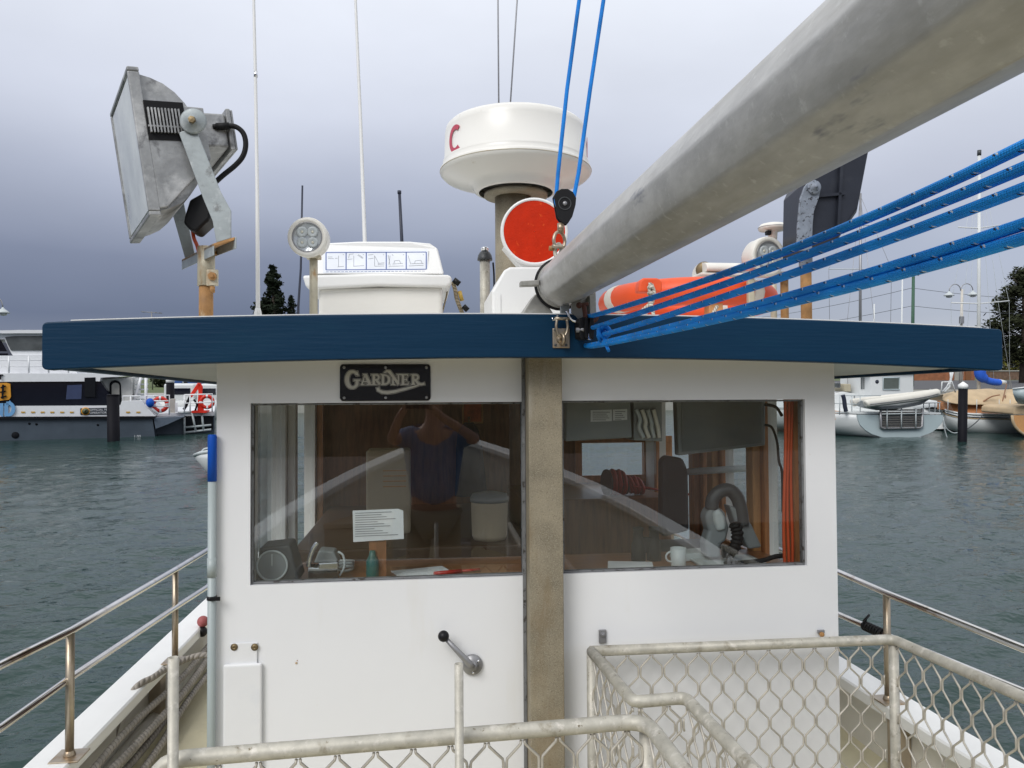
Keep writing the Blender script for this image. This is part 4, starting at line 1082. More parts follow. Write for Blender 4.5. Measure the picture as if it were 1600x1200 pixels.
def radar():
    Y = 3.12; x = by(806, 300, Y).x
    z0 = RZ(x); k = Y/1200
    t = thing('radar', 'white radar dome with part of a red letter on a brown mast', 'radar', (x, Y, z0))
    R = 117*k
    zt_ = by(690, 197, Y).z; zs = by(690, 266, Y).z; zf = by(757, 303, Y).z
    xm = by(803, 400, Y).x
    mb = MB(); mb.lathe([(R*.50, zf+.006),(R*.56, zf+.012),(R*.58, zf+.028),(R*.66,zf+.042),(R*.98, zs-.022),(R*1.02, zs-.010),(R*1.02, zs+.004),(R*1.0, zs+.010),(R*.985, zs+.012),(R*.985,zs+.030)], (x, Y, 0), (0,0,1), 64, cap=False); obj('base_dish', mb, RADAR, t)
    mb = MB(); mb.lathe([(R*.983, zs+.012),(R*.985,zs+.034),(R*.965, zs+.038),(R*.955, zt_-.03),(R*.94, zt_-.008),(R*.90, zt_+.004),(R*.6, zt_+.012),(.001, zt_+.014)], (x, Y, 0), (0,0,1), 64, cap=False); obj('dome', mb, RADAR, t)
    mb = MB(); mb.ring((x,Y,zs-.004), (0,0,1), R*1.021, .0018, 64, 6); obj('seam', mb, TAN, t)
    mb = MB(); mb.lathe([(.045, zf-.012),(R*.43, zf-.010),(R*.43, zf+.004),(.045,zf+.006)], (x, Y, 0), (0,0,1), 36); obj('flange', mb, POST, t)
    mb = MB(); mb.cyl((xm, Y+.01, z0-.02), (xm, Y+.01, zf-.008), .076, n=32); obj('mast', mb, POST, t)
    for az_ in (-.62, .60):
        q = V((x+R*.955*math.sin(az_), Y-R*.955*math.cos(az_), zs-.012)); mb = MB(); mb.ball(q, .008, 10, (1,1,.8)); obj('bolt', mb, BLACK, t)
    # letters wrapped round the drum
    hz = (zt_-zs)
    def wrap(strk, az0, nm):
        for (pts, w_) in strk:
            mb = MB(); mb.strip([(px, 0, pz) for px, pz in pts], w_, (0,-1,0), .0012)
            RR = R*.966
            for i, q in enumerate(mb.v):
                a_ = az0 + q.x/RR; rr = RR + .0006 - q.y; mb.v[i] = V((x + rr*math.sin(a_), Y - rr*math.cos(a_), zs + .026 + q.z*.90))
            obj(nm, mb, REDLET, t)
    C = [(.040+.038*math.cos(a_), .062+.050*math.sin(a_)) for a_ in [math.radians(52+256*i/20) for i in range(21)]]
    wrap([(C, .020)], -1.19, 'letter')
    wrap([([(0,.012),(0,.112)], .018), ([(.004,.06),(.05,.112)], .018)], 1.30, 'letter')
radar()

def horn():
    Y = 2.78; c = by(835, 362, Y); r = 54*Y/1200
    t = thing('round_lamp', 'round lamp with bright orange face and white rim below the radar', 'lamp', c)
    a = V((-.06,-1,-.05)).normalized()
    mb = MB(); mb.lathe([(r*.90,.002),(r*.93,.006),(r*.99,.004),(r,-.01),(r*.98,-.03),(r*.80,-.09),(r*.45,-.14),(.001,-.15)], c, a, 48, cap=False); obj('housing', mb, WHITE, t)
    mb = MB(); mb.lathe([(r*.91,.003),(r*.6,.0035),(.001,.0038)], c, a, 48, cap=False); obj('face', mb, ORANGE, t)
    mb = MB(); mb.prism([by(*p, Y+.03) for p in ((786,385),(815,420),(850,420),(850,395))], (0,.06,0)); obj('bracket', mb, WHITE, t, bevel=.004)
    t2 = thing('white_box', 'white painted metal box on the roof behind the boom end', 'box', roofpt(810, 2.72))
    mb = MB(); zb = RZ(by(810,480,2.72).x)
    pts = [by(*p, 2.72) for p in ((769,455),(788,422),(797,417),(882,417))]
    mb.prism([V((pts[0].x,2.72,zb))]+pts+[V((pts[3].x,2.72,zb))], (0,.34,0)); obj('casing', mb, WHITE, t2, bevel=.008)
    mb = MB(); q = by(815, 470, 2.72); mb.box((pts[0].x+.02, 2.716, zb+.01), (pts[0].x+.03, 2.719, pts[0].z-.01)); obj('hinge_strip', mb, WHITE, t2)
horn()

# ------------------------------------------------------------------ the boom
BD = rayb(666, 592).normalized()
E0 = by(877, 443, 2.50); BR = .0765
def boom():
    t = thing('boom', 'thick galvanised steel boom pipe running overhead from the roof edge', 'boom', E0)
    mb = MB(); pts = [E0 + BD*(.0) - BD*s for s in (0, .5, 1, 1.5, 2, 2.5, 3, 4, 5.5)]
    
    cu = (by(652, 630, 2.5) - E0); cu = (cu - BD*cu.dot(BD)).normalized(); cv = BD.cross(cu)
    def oct_r(a):
        k = (a + pi/8) % (pi/4) - pi/8; return BR*1.03*(.45 + .55*math.cos(pi/8)/math.cos(pi/8 - abs(k)))
    mb.loft([[p + (cu*math.cos(a) + cv*math.sin(a))*(oct_r(a) if i else BR) for a in [2*pi*j/96 for j in range(96)]] for i, p in enumerate([pts[0]] + [pts[0]-BD*.12] + pts[1:])], True, True); obj('pipe', mb, BOOMM, t)
    mb = MB(); mb.lathe([(BR+.0035, -.012),(BR+.0035, .004),(BR*.97,.006)], E0, -BD, 64, cap=False); mb.lathe([(BR*.99,.002),(.001,.0025)], E0, BD, 48, cap=False); obj('end_cap', mb, GALV, t)
    q = [by(*p, 2.46) for p in ((813,439),(843,437),(843,446),(813,447))]
    mb = MB(); mb.prism(q, (0,.03,0)); obj('pin', mb, GALV, t, bevel=.003)
    # hanging lugs welded beneath
    mb = MB(); mb.prism([by(*p, 2.40) for p in ((893,474),(931,452),(931,486),(924,500),(903,500),(893,488))], (0,.012,0)); obj('lug_plate', mb, GALV, t, bevel=.002)
    mb = MB(); mb.prism([by(*p, 2.43) for p in ((876,478),(890,474),(889,508),(876,508))], (0,.014,0)); obj('lug_plate', mb, GREYSTRAP, t, bevel=.002)
    mb = MB(); mb.prism([by(*p, 2.36) for p in ((921,462),(931,456),(932,490),(922,492))], (0,.05,0)); obj('lug_plate', mb, GALV, t, bevel=.002)
    cr = thing('boom_cradle', 'grey steel saddle wedge on the roof under the boom end', 'saddle', roofpt(835, 2.5))
    zb = RZ(by(830,480,2.53).x)
    pts = [by(*p, 2.53) for p in ((836,460),(845,458),(866,492))]
    l = by(812, 490, 2.53)
    mb = MB(); mb.prism([V((l.x,2.53,zb))]+pts+[V((pts[-1].x,2.53,zb))], (0,.09,0)); obj('saddle', mb, GALV, cr, bevel=.003)
    mb = MB()
    nn = [E0 + BD*.012*k for k in (0,1)]
    mb.ring(E0+BD*.02, BD, BR+.004, .008, 40, 8); obj('rubber_liner', mb, RUBBER, cr)
boom()

def shackle(mb, c, up, side, w_, h_, r):
    """bow: pin across `side`, bow away along `up`."""
    c = V(c); up = V(up).normalized(); side = V(side).normalized()
    pts = [c - side*w_/2] + [c + up*(h_*.35) + side*(-w_*.62*math.cos(q)) + up*(h_*.6*math.sin(q)) for q in [pi*k/10 for k in range(11)]] + [c + side*w_/2]
    mb.tube(smooth(pts, 3), r, 8); mb.cyl(c-side*(w_*.75), c+side*(w_*.85), r*1.1, n=8)
def eyeplate():
    Y = YF-.001; a = by(863, 513, Y); b_ = by(890, 544, Y)
    t = thing('eye_plate', 'stainless eye plate with shackles screwed to the blue roof edge', 'eye plate', ((a.x+b_.x)/2, Y, b_.z))
    mb = MB(); mb.box((a.x, Y, b_.z), (b_.x, Y-.005, a.z)); obj('plate', mb, STEELB, t, bevel=.003)
    for px in (868, 884.5):
        for py in (515.5, 539):
            c = by(px, py, Y-.005); mb = MB(); mb.lathe([(.0045,0),(.0042,.0018),(.0015,.002)], c, (0,-1,0), 12); obj('screw', mb, DARKPL, t)
    c = by(877, 530, Y-.005)
    mb = MB(); mb.ring(c+V((0,-.013,0)), (1,.2,0), .016, .0048, 20, 8); mb.lathe([(.016,0),(.013,.006),(.006,.010)], c, (0,-1,0), 16); obj('eye', mb, STEELB, t)
    mb = MB(); shackle(mb, by(878, 498, Y-.022), (0,0,-1), (1,.25,0), .032, .062, .0045); obj('shackle', mb, STEELB, t)
    mb = MB(); mb.tube([by(863,496,Y-.02), by(864,500,Y-.02), by(870,500,Y-.02), by(871,493,Y-.02), by(873,494,Y-.02)], .0025, 6); obj('split_pin', mb, CHROME, t)
    mb = MB(); mb.tube(smooth([by(885,486,Y-.015), by(890,496,Y-.02), by(895,501,Y-.02), by(901,503,Y-.02)]), .0036, 8); obj('hook', mb, CHROME, t)
eyeplate()

def topblock():
    Yb = 2.44
    c = by(881, 326, Yb)
    t = thing('pulley_block', 'black pulley block shackled on top of the boom end', 'pulley block', c)
    k = Yb/1200
    for dy in (-.016, .010):
        mb = MB(); pts = []
        for (px, py) in ((866,318),(864,308),(868,301),(876,297),(886,297),(894,302),(899,311),(898,322),(893,340),(886,351),(878,351),(870,340)):
            q = by(px, py, Yb); pts.append(q+V((0,dy,0)))
        mb.prism(pts, (0,.006,0)); obj('cheek', mb, BLACK, t, bevel=.002)
    mb = MB(); mb.lathe([(.034,-.008),(.027,-.003),(.027,.003),(.034,.008)], by(882,314,Yb), (0,-1,0), 28); obj('sheave', mb, DARKPL, t)
    mb = MB(); mb.lathe([(.007,0),(.007,.004),(.001,.005)], by(881,320,Yb)+V((0,-.016,0)), (0,-1,0), 14); obj('axle', mb, GREYP, t)
    mb = MB(); mb.ring(by(881,320,Yb)+V((0,-.017,0)), (0,1,0), .020, .0016, 28, 6); obj('cheek_ring', mb, DARKPL, t)
    mb = MB(); mb.cyl(by(876,349,Yb), by(876,363,Yb), .011, n=12); mb.ball(by(876,360,Yb), .011, 12); obj('swivel', mb, STEELB, t)
    mb = MB(); shackle(mb, by(874,386,Yb), (0,0,1), (1,.5,0), .036, .052, .0055); obj('shackle', mb, STEELB, t)
    mb = MB(); e = by(872, 392, Yb+.03); mb.ring(e, (1,.3,0), .022, .0065, 20, 8); obj('boom_eye', mb, CAGE, t)
    mb = MB(); mb.cyl(by(858,388,Yb), by(866,388,Yb), .008, n=8); obj('shackle_pin', mb, RUST, t)
    mb = MB()
    l = [by(868,314,Yb), by(872,270,Yb), by(886,140,Yb+.0), by(905,0,Yb)]; r_ = [by(896,314,Yb), by(904,270,Yb), by(922,140,Yb), by(943,0,Yb)]
    top = V((.55, 2.2, 4.6))
    arc_ = [by(882,314,Yb) + V((math.cos(q)*-.0285, 0, -math.sin(q)*.0285)) for q in [pi*i/12 for i in range(13)]]
    path = [l[3]+(l[3]-l[2])*2.5] + l[::-1][0:] [0:3] + arc_ + r_[1:] + [r_[3]+(r_[3]-r_[2])*2.5]
    mb.tube(path, .0068, 10)
    obj('halyard', mb, ROPEB2, label='blue halyard running up in two parts from the black pulley block', cat='rope', loc=c)
topblock()

def tackle():
    inv0, inv1 = 1/2.36, 1/.72
    def P(px, py):
        s = inv0 + (inv1-inv0)*(px-920)/680
        dpt = 1/s; r = rayb(px, py)
        return r*(dpt/r.y)
    lines = [[(912,495),(925,492),(1081,448.5),(1237,389.5),(1350,340),(1600,229)],
             [(914,512),(928,508),(1081,469),(1300,383),(1350,359),(1600,264)],
             [(935,525),(953,520.6),(1081,481.6),(1300,408),(1350,385),(1600,295)],
             [(912,540),(925,538.5),(1019,519),(1144,483),(1300,446),(1350,428),(1600,350)],
             [(910,539),(930,542),(1081,506),(1300,460),(1350,443),(1600,372)]]
    t = thing('rope_tackle', 'bundle of blue flecked tackle ropes stretching from the roof edge', 'rope tackle', P(915,520))
    for l in lines:
        cf = np.polyfit([q[0] for q in l[1:]], [q[1] for q in l[1:]], 2)
        l = [l[0]] + [(x, float(np.polyval(cf, x))) for x in (930,1000,1081,1160,1240,1320,1400,1500,1600) if x > l[0][0]+8]
        pts = [P(*q) for q in l]; d_ = (pts[-1]-pts[-2]).normalized()
        pts += [pts[-1]+d_*.5, pts[-1]+d_*1.6]
        mb = MB(); mb.tube(smooth(pts, 10), .0070, 14); obj('rope_strand', mb, ROPEB, t, fix=False)
    mb = MB(); c = P(942, 523)
    for k in range(4):
        mb.ring(c+V((.004*k-.006, -.004*k, .003*k)), (math.cos(k*.9), -.8, math.sin(k*1.3)*.7), .017-.001*k, .0058, 18, 8)
    mb.tube(smooth([c+V((0,-.01,-.01)), P(948,541), P(951,548)]), .005, 8); obj('knot', mb, ROPEB2, t)
    # the block they are rove through
    t2 = thing('tackle_block', 'black double tackle block with a dark rusty shackle at roof edge', 'pulley block', by(914, 515, 2.36))
    for i, (dx, w_) in enumerate(((902,3.4),(909,2.2),(917,2.2))):
        Yk = 2.385-.012*i
        pts = [by(dx+q, py, Yk) for q, py in ((-w_,500),(w_,497),(w_+1.5,515),(w_,533),(-w_,530),(-w_-1.5,515))]
        mb = MB(); mb.prism(pts, (.006,-.05,0)); obj('cheek', mb, BLACK, t2, bevel=.003)
    mb = MB(); mb.cyl(by(900,516,2.345), by(926,514,2.335), .008, n=10); obj('axle', mb, GREYP, t2)
    mb = MB(); mb.prism([by(*q,2.33) for q in ((919,521),(925,523),(923,532),(917,530))], (0,-.006,0)); obj('cleat_jaw', mb, CHROME, t2, bevel=.001)
    mb = MB()
    mb.tube(smooth([by(*q,2.345) for q in ((905,477),(912,476),(919,475))],4), .0065, 8); mb.ball(by(905,477,2.345), .010, 10); 
    mb.tube(smooth([by(*q,2.345) for q in ((912,476),(914,488),(915,498),(921,502),(930,500),(932,494))],6), .0075, 8); obj('rusty_shackle', mb, RUSTR, t2)
tackle()

# ------------------------------------------------------------------ lifebuoys, floodlight and other gear to the right
def lifebuoys():
    Y = 3.42; R, r = .336, .060
    for k, (px, py, lab) in enumerate(((1072, 472, 'orange lifebuoy lying flat on the wheelhouse roof with white cords'),)):
        c = by(px, py, Y)
        t = thing('lifebuoy', lab, 'lifebuoy', c)
        ax = V((.0, .01, 1)).normalized()
        mb = MB()
        u = ax.orthogonal().normalized(); b_ = ax.cross(u)
        rings = []
        for i in range(64):
            a_ = 2*pi*i/64; rd = u*math.cos(a_)+b_*math.sin(a_); cc = c+rd*R
            rings.append([cc + rd*(math.cos(q)*r*1.15) + ax*(math.sin(q)*r) for q in [2*pi*j/16 for j in range(16)]])
        mb.loft(rings + [rings[0]], False, True); obj('ring', mb, BUOY, t)
        for q in (-168, -61, 28, 118):
            mb = MB(); a0 = math.radians(q); seg = []
            X = V((1,0,0)); X = (X-ax*X.dot(ax)).normalized(); Z = ax.cross(X)
            for i in range(6):
                a_ = a0+.16*(i/5-.5)
                rd = X*math.cos(a_)+Z*math.sin(a_); cc = c+rd*R
                seg.append([cc + rd*(math.cos(w_)*(r*1.15+.002)) + ax*(math.sin(w_)*(r+.002)) for w_ in [2*pi*j/16 for j in range(16)]])
            mb.loft(seg, True, True); obj('white_band', mb, CLOTH, t)
    for dx, dy in ((-.30,.1),(.30,.1),(0,-.33),(0,.33)):
        mb = MB(); zb = RZ(c.x+dx); mb.box((c.x+dx-.03, c.y+dy-.03, zb-.005), (c.x+dx+.03, c.y+dy+.03, c.z-r*.8)); obj('chock', mb, WOODL, t, bevel=.004)
    mb = MB(); a_ = by(1000,436,3.0); 
    mb.prism([by(*q,2.985) for q in ((998,448),(1000,438),(1006,434),(1028,434),(1035,439),(1035,456),(998,456))], (0,.06,0)); obj('moulded_boss', mb, BUOY, t, bevel=.008)
    mb = MB(); mb.tube(smooth([by(*q,2.975) for q in ((1016,442),(1015,455),(1020,470),(1012,478),(1000,488),(990,496))]), .0075, 8); mb.tube(smooth([by(*q,2.97) for q in ((1018,444),(1022,458),(1014,468),(1019,480),(1021,492))]), .0075, 8)
    for q in (450, 459, 467): mb.ring(by(1017,q,2.97), (.3,.3,1), .010, .006, 12, 6)
    obj('knotted_cord', mb, ROPEW, t)
    mb = MB(); mb.tube([by(1121,478,3.0), by(1115,488,3.0), by(1107,500,3.0)], .007, 8); obj('loose_cord', mb, ROPEW, t)
lifebuoys()
def misc_right():
    Y = 3.2
    p = roofpt(1173, 2.98); zt_ = by(1173, 432, 2.98).z
    t = thing('cream_post', 'cream post with a grey cap standing in front of the orange lifebuoys', 'post', p)
    mb = MB(); mb.box((p.x-.013, p.y-.012, p.z-.01), (p.x+.013, p.y+.012, zt_)); obj('post', mb, TAN, t, bevel=.003)
    mb = MB(); mb.lathe([(.03,0),(.034,.01),(.02,.02),(.001,.022)], (p.x, p.y, zt_), (0,0,1), 18); obj('cap', mb, GREYP, t)
    Yg = 3.7; b_ = roofpt(1209, Yg); zc = by(1209, 362, Yg).z; k = Yg/1200
    t = thing('gps_antenna', 'cream mushroom shaped antenna above the right spotlight', 'antenna', b_)
    mb = MB(); mb.cyl(b_-V((0,0,.02)), (b_.x, Yg, zc-.04), .016, n=12); obj('stem', mb, TAN, t)
    mb = MB(); mb.lathe([(.020,-.05),(.024,-.005),(.034,.004),(23*k*.95,.008),(23*k,.016),(23*k,.024),(23*k*.85,.036),(23*k*.4,.044),(.001,.046)], (b_.x, Yg, zc), (0,0,1), 32); obj('mushroom_head', mb, WARMW, t)
    mb = MB(); mb.box((b_.x-.045, Yg-.03, zc-.022), (b_.x-.02, Yg-.005, zc-.002)); obj('plug', mb, BLACK, t, bevel=.003)
    mb = MB(); mb.ring((b_.x,Yg,zc+.020), (0,0,1), 23*k+.0005, .0014, 32, 6); obj('seam', mb, GREYP, t)
    Yh = 3.9; q = roofpt(1120, Yh)
    t = thing('searchlight', 'white searchlight casing peeping over the orange lifebuoys', 'searchlight', q)
    mb = MB(); c = by(1124, 425, Yh); mb.loft([[c+V((dx, .11*math.cos(a_), .045*max(-.3,math.sin(a_)))) for a_ in [2*pi*j/20 for j in range(20)]] for dx in (-.11,-.10,.07,.10)], True, True); obj('casing', mb, WARMW, t)
    mb = MB(); mb.lathe([(.044,0),(.043,.012),(.03,.016),(.001,.018)], c+V((-.095,-.03,.004)), (-.5,-.85,0), 20); obj('lens', mb, BRASS, t)
    mb = MB(); mb.box((c.x-.14, Yh-.1, c.z-.035), (c.x+.16, Yh+.1, c.z-.02)); obj('base_plate', mb, WARMW, t, bevel=.005)
    mb = MB(); mb.cyl((c.x, Yh, q.z-.02), (c.x, Yh, c.z-.034), .03, n=14); obj('pedestal', mb, WARMW, t)
    mb = MB()
    for px in (1144, 1152): mb.box(by(px,424,Yh-.1), by(px+4,420,Yh-.08))
    obj('terminal', mb, BLACK, t)
    # second floodlight, seen from the back
    Yq = 2.72; b_ = roofpt(1260, Yq+.06)
    t = thing('floodlight', 'dark floodlight seen from behind on a rusty pole under the boom', 'floodlight', b_)
    fr_ = [by(*p, Yq) for p in ((1254,391),(1306,379),(1338,332),(1362,205),(1296,196),(1256,286))]
    cc = sum(fr_, V((0,0,0)))/6
    bk = [cc + (p-cc)*1.02 + V((.05,.26,.0)) for p in fr_]
    mb = MB(); mb.loft([[cc+(p-cc)*.86+V((0,-.03,0)) for p in fr_], fr_, [p+V((.01,.05,0)) for p in fr_], bk], True, False); obj('housing', mb, DARKHOUS, t, bevel=.006)
    mb = MB(); mb.prism([by(*p, Yq-.045) for p in ((1258,306),(1320,300),(1322,304),(1258,310))], (0,.014,0)); mb.prism([by(*p, Yq-.045) for p in ((1316,210),(1321,210),(1312,360),(1308,360))], (0,.014,0)); obj('cooling_rib', mb, DARKHOUS, t)
    arm = [(1246,392),(1247,352),(1251,310),(1258,291),(1264,284),(1276,284),(1283,293),(1280,308),(1272,330),(1270,352),(1269,390)]
    mb = MB(); mb.prism([by(*p, Yq-.055) for p in arm], (0,.012,0)); obj('bracket_arm', mb, SPECK, t, bevel=.002)
    mb = MB(); mb.lathe([(.026,0),(.026,.008),(.022,.010),(.010,.011),(.009,.018),(.001,.019)], by(1271,293,Yq-.056), (0,-1,0), 24); obj('pivot_disc', mb, SPECK, t)
    zt2 = by(1259, 388, Yq).z
    mb = MB(); mb.cyl(b_-V((0,0,.02)), (b_.x, b_.y, zt2+.03), .0205, n=16); obj('pole', mb, RUST, t)
    mb = MB(); mb.lathe([(.025,-.03),(.025,.03)], (b_.x, b_.y, zt2-.03), (0,0,1), 16); obj('pole_collar', mb, SPECK, t)
DARKHOUS = M('dark_housing', (.022,.026,.038), .45, .3, var=.25, scale=6, bump=.1, stain=[((.05,.055,.065), 7, .58, .25, H1)])
SPECK = M('flaking_grey_paint', (.22,.25,.30), .6, .1, var=.2, scale=30, stain=[((.025,.025,.03), 70, .56, .06, H1)])
misc_right()

# ------------------------------------------------------------------ things inside the wheelhouse
def inside():
    S = SHZ + .001
    def flat(name, label, cat, pts, Y, th, mat, bevel=.003):
        c = by(sum(p[0] for p in pts)/len(pts), max(p[1] for p in pts), Y)
        t = thing(name, label, cat, c); mb = MB(); prism_px(mb, pts, Y, th); return t, obj('body', mb, mat, t, bevel=bevel)
    # black instrument
    t, _ = flat('instrument_box', 'black instrument box with a round dial in the left window corner', 'instrument', [(399,912),(405,856),(452,851),(468,908)], 2.72, .14, DARKPL, .008)
    c = by(425, 884, 2.715); mb = MB(); mb.ring(c, (0,1,0), .050, .004, 28, 6); obj('dial_rim', mb, PALEG, t)
    mb = MB(); mb.lathe([(.046,.0),(.001,.001)], c, (0,-1,0), 28, cap=False); d_ = obj('dial_face', mb, MIDG, t)
    mb = MB(); mb.box(c+V((-.002,-.003,0)), c+V((.002,-.0015,.04))); obj('needle', mb, PALEG, d_)
    # chrome lamp
    t, _ = flat('clamp_lamp', 'shiny silver clamp lamp with a curved arm on the dash', 'lamp', [(480,908),(481,886),(497,887),(498,880),(528,878),(529,904),(528,907)], 2.70, .06, CHROME, .004)
    mb = MB(); mb.tube(smooth([by(*q,2.70) for q in ((482,886),(484,872),(489,858),(496,848))]), .008, 8); obj('arm', mb, CHROME, t)
    mb = MB(); prism_px(mb, [(490,880),(498,860),(522,862),(530,880)], 2.74, .08); obj('shade', mb, MIDG, t, bevel=.006)
    mb = MB(); mb.tube(smooth([by(*q,2.72) for q in ((530,900),(538,885),(536,868),(528,862))]), .004, 8); obj('cable', mb, PALEG, t)
    # notice
    t = thing('notice_sheet', 'white printed notice sheet standing behind the left window', 'notice', by(590, 848, 2.76))
    a = [(551,798),(622,795),(630,798),(631,842),(552,847)]
    mb = MB(); prism_px(mb, a, 2.76, .004); s_ = obj('sheet', mb, PAPER, t)
    mb = MB(); mb.box((by(590,840,2.765).x-.03, 2.766, S), (by(590,840,2.765).x+.03, 2.785, by(590,810,2.765).z)); obj('stand', mb, WOODD, t)
    for k in range(11):
        mb = MB(); y = 802+k*3.6; x1 = [612,596,604,618,590,600,610,585,598,606,622][k]; mb.strip([by(555,y,2.7595), by(x1,y-.04*(x1-555),2.7595)], .0022, (0,-1,0), .0004); obj('text_line', mb, INKG, s_)
    # teal bottle
    c = by(582, 895, 2.76); mb = MB(); mb.lathe([(.02,0),(.022,.01),(.022,.07),(.012,.09),(.010,.105),(.001,.106)], (c.x, 2.76, S), (0,0,1), 16)
    obj('bottle', mb, M('teal_plastic', (.01,.10,.09), .35), label='slim teal bottle on the dash below the notice', cat='bottle', loc=c)
    # bucket, and a box standing in for the deck locker's reflection
    c = by(765, 842, 3.5); t = thing('bucket', 'beige bucket with a dark lid on the settee inside', 'bucket', V((c.x, 3.5, -.62)))
    mb = MB(); mb.lathe([(.072,0),(.080,.02),(.084,.16),(.084,.17)], (c.x,3.5,-.62), (0,0,1), 24); obj('body', mb, CRATE, t)
    mb = MB(); mb.lathe([(.088,0),(.090,.015),(.078,.035),(.03,.045),(.001,.046)], (c.x,3.5,-.449), (0,0,1), 24); obj('lid', mb, MIDG, t)
    a = by(572, 838, 3.7); b_ = by(641, 703, 3.7); t = thing('reflected_locker_box', 'beige louvred box on the settee standing in for the reflected deck locker', 'reflected_locker_box', V((a.x, 3.7, -.62)))
    mb = MB(); mb.box((a.x, 3.7, -.62), (b_.x, 3.9, b_.z)); obj('casing', mb, CRATE, t, bevel=.012)
    for k in range(4): mb = MB(); mb.box((a.x+.08, 3.697, b_.z-.10-k*.025), (b_.x-.02, 3.702, b_.z-.094-k*.025)); obj('louvre', mb, WOODL, t)
    # jacket
    t = thing('jacket', 'dark blue jacket hanging on the back bulkhead inside', 'jacket', by(733, 640, 4.72))
    mb = MB(); mb.loft([[by(x,y,4.72)+V((dx*.9,dy,0)) for dx,dy in ((-w_,0),(-w_*.5,-.05),(0,-.03),(w_*.5,-.06),(w_,0),(0,.02))] for x,y,w_ in ((733,660,.03),(732,672,.07),(733,700,.09),(735,740,.10),(736,775,.11))], True, True); obj('cloth', mb, M('navy_cloth', (.01,.02,.06), .9, bump=.3, bscale=30), t)
    mb = MB(); mb.cyl(by(733,652,4.78), by(733,658,4.70), .008, n=8); obj('hook', mb, BRASS, t)
    t = thing('framed_picture', 'small orange picture in a thin frame high on the back bulkhead', 'picture', by(738, 660, 4.79))
    mb = MB(); mb.box(by(722,662,4.79), by(755,626,4.775)); obj('frame', mb, WOODL, t, bevel=.003)
    mb = MB(); mb.box(by(725,659,4.774), by(752,630,4.772)); obj('print', mb, M('orange_print', srgb(200,95,50), .6, var=.4, scale=20), t)
    # overhead radio
    t, _ = flat('overhead_console', 'grey overhead console with two pasted labels at top of right window', 'console', [(884,690),(886,600),(984,600),(988,684)], 2.85, .3, MIDG, .006)
    for i, (x0, y0, x1, y1) in enumerate(((923,641,956,659),(958,640,980,657))):
        mb = MB(); prism_px(mb, [(x0,y1),(x0,y0),(x1,y0-1),(x1,y1-1)], 2.8485, .001); l = obj('pasted_label', mb, PAPER, t)
        for k in range(5): mb = MB(); y = y0+3+k*3; mb.strip([by(x0+3,y,2.8480), by(x1-3-(k*5%7),y,2.8480)], .0028, (0,-1,0), .0003); obj('text_line', mb, INKG, l)
    t, _ = flat('net_bag', 'clear pouch of folded papers and cord beside the overhead console', 'pouch', [(990,688),(990,600),(1034,600),(1035,690)], 2.87, .12, MIDG, .004)
    for k in range(4): mb = MB(); mb.tube(smooth([by(994+k*9,640,2.862), by(1000+k*9,655+k*3,2.858), by(998+k*10,668,2.862), by(1006+k*8,684,2.862)]), .008, 6); obj('folded_cord', mb, CLOTH if k % 2 else PALEG, t)
    t, _ = flat('reflection_panel', 'large grey panel standing in for a reflection at the top right inside', 'screen', [(1060,712),(1056,600),(1196,600),(1196,696)], 3.0, .05, MIDG, .006)  # panel and its face added in place of a reflection on the pane
    mb = MB(); prism_px(mb, [(1066,706),(1064,610),(1190,610),(1190,692)], 2.997, .002); obj('panel_face', mb, M('panel_face_grey', (.17,.19,.20), .2), t)
    # helm seat
    t = thing('helm_seat', 'black high-backed helm seat behind the right window', 'seat', by(1055, 850, 3.5))
    mb = MB(); prism_px(mb, [(1036,840),(1036,720),(1044,712),(1068,716),(1076,735),(1078,830)], 3.5, .09); obj('backrest', mb, DARKPL, t, bevel=.02)
    q = by(1055, 845, 3.5); mb = MB(); mb.box((q.x-.2, 3.15, q.z-.07), (q.x+.2, 3.56, q.z)); obj('cushion', mb, DARKPL, t, bevel=.02)
    mb = MB(); mb.cyl((q.x, 3.35, -1.62), (q.x, 3.35, q.z-.07), .035, n=14); obj('pedestal', mb, GREYP, t)
    mb = MB(); mb.cyl(by(1075,737,3.46), by(1180,731,3.46), .016, n=10); obj('grab_bar', mb, PALEG, t)
    # red cords on the cabinet
    for k, (px, lab, r_) in enumerate(((962,'coil of red cord with a grey reel on the cabinet inside',.05),(990,'small tangle of red cord beside the reel on the cabinet',.035))):
        c = by(px, 752, 4.2); c.z = -.52+r_+.02
        t = thing('cord_reel', lab, 'cord reel', c)
        mb = MB()
        for i in range(6): mb.ring(c+V((.012*i-.03, 0, .006*math.sin(i*2))), (1,.3*math.sin(i*3),.4*k), r_*1.2+.003*(i%2), .011, 20, 6)
        obj('red_cord', mb, REDP, t)
        mb = MB(); mb.lathe([(r_*1.5,0),(r_*1.5,.01)], c+V((-.055,0,0)), (1,.2,0), 24); obj('reel_cheek', mb, DARKPL, t)
        mb = MB(); mb.tube(smooth([c, c+V((.1,-.05,-.02)), c+V((.22,-.02,-.04)), c+V((.3,-.1,-.05))]), .007, 6); obj('loose_end', mb, REDP, t)
    # hand-held lamp: two grey shells, black corrugated hose
    t = thing('breathing_mask', 'grey moulded mask with a black corrugated hose on the dash', 'mask', by(1140, 878, 2.85))
    def shell(pts, Y, th, mat, nm):
        mb = MB(); prism_px(mb, pts, Y, th); return obj(nm, mb, mat, t, bevel=.014)
    shell([(1104,872),(1102,850),(1108,830),(1102,808),(1108,795),(1120,790),(1134,800),(1140,825),(1136,845),(1126,852),(1128,872)], 2.84, .07, MIDG, 'left_shell')
    shell([(1115,800),(1126,795),(1134,808),(1136,828),(1122,832),(1117,815)], 2.825, .03, PALEG, 'shell_insert')
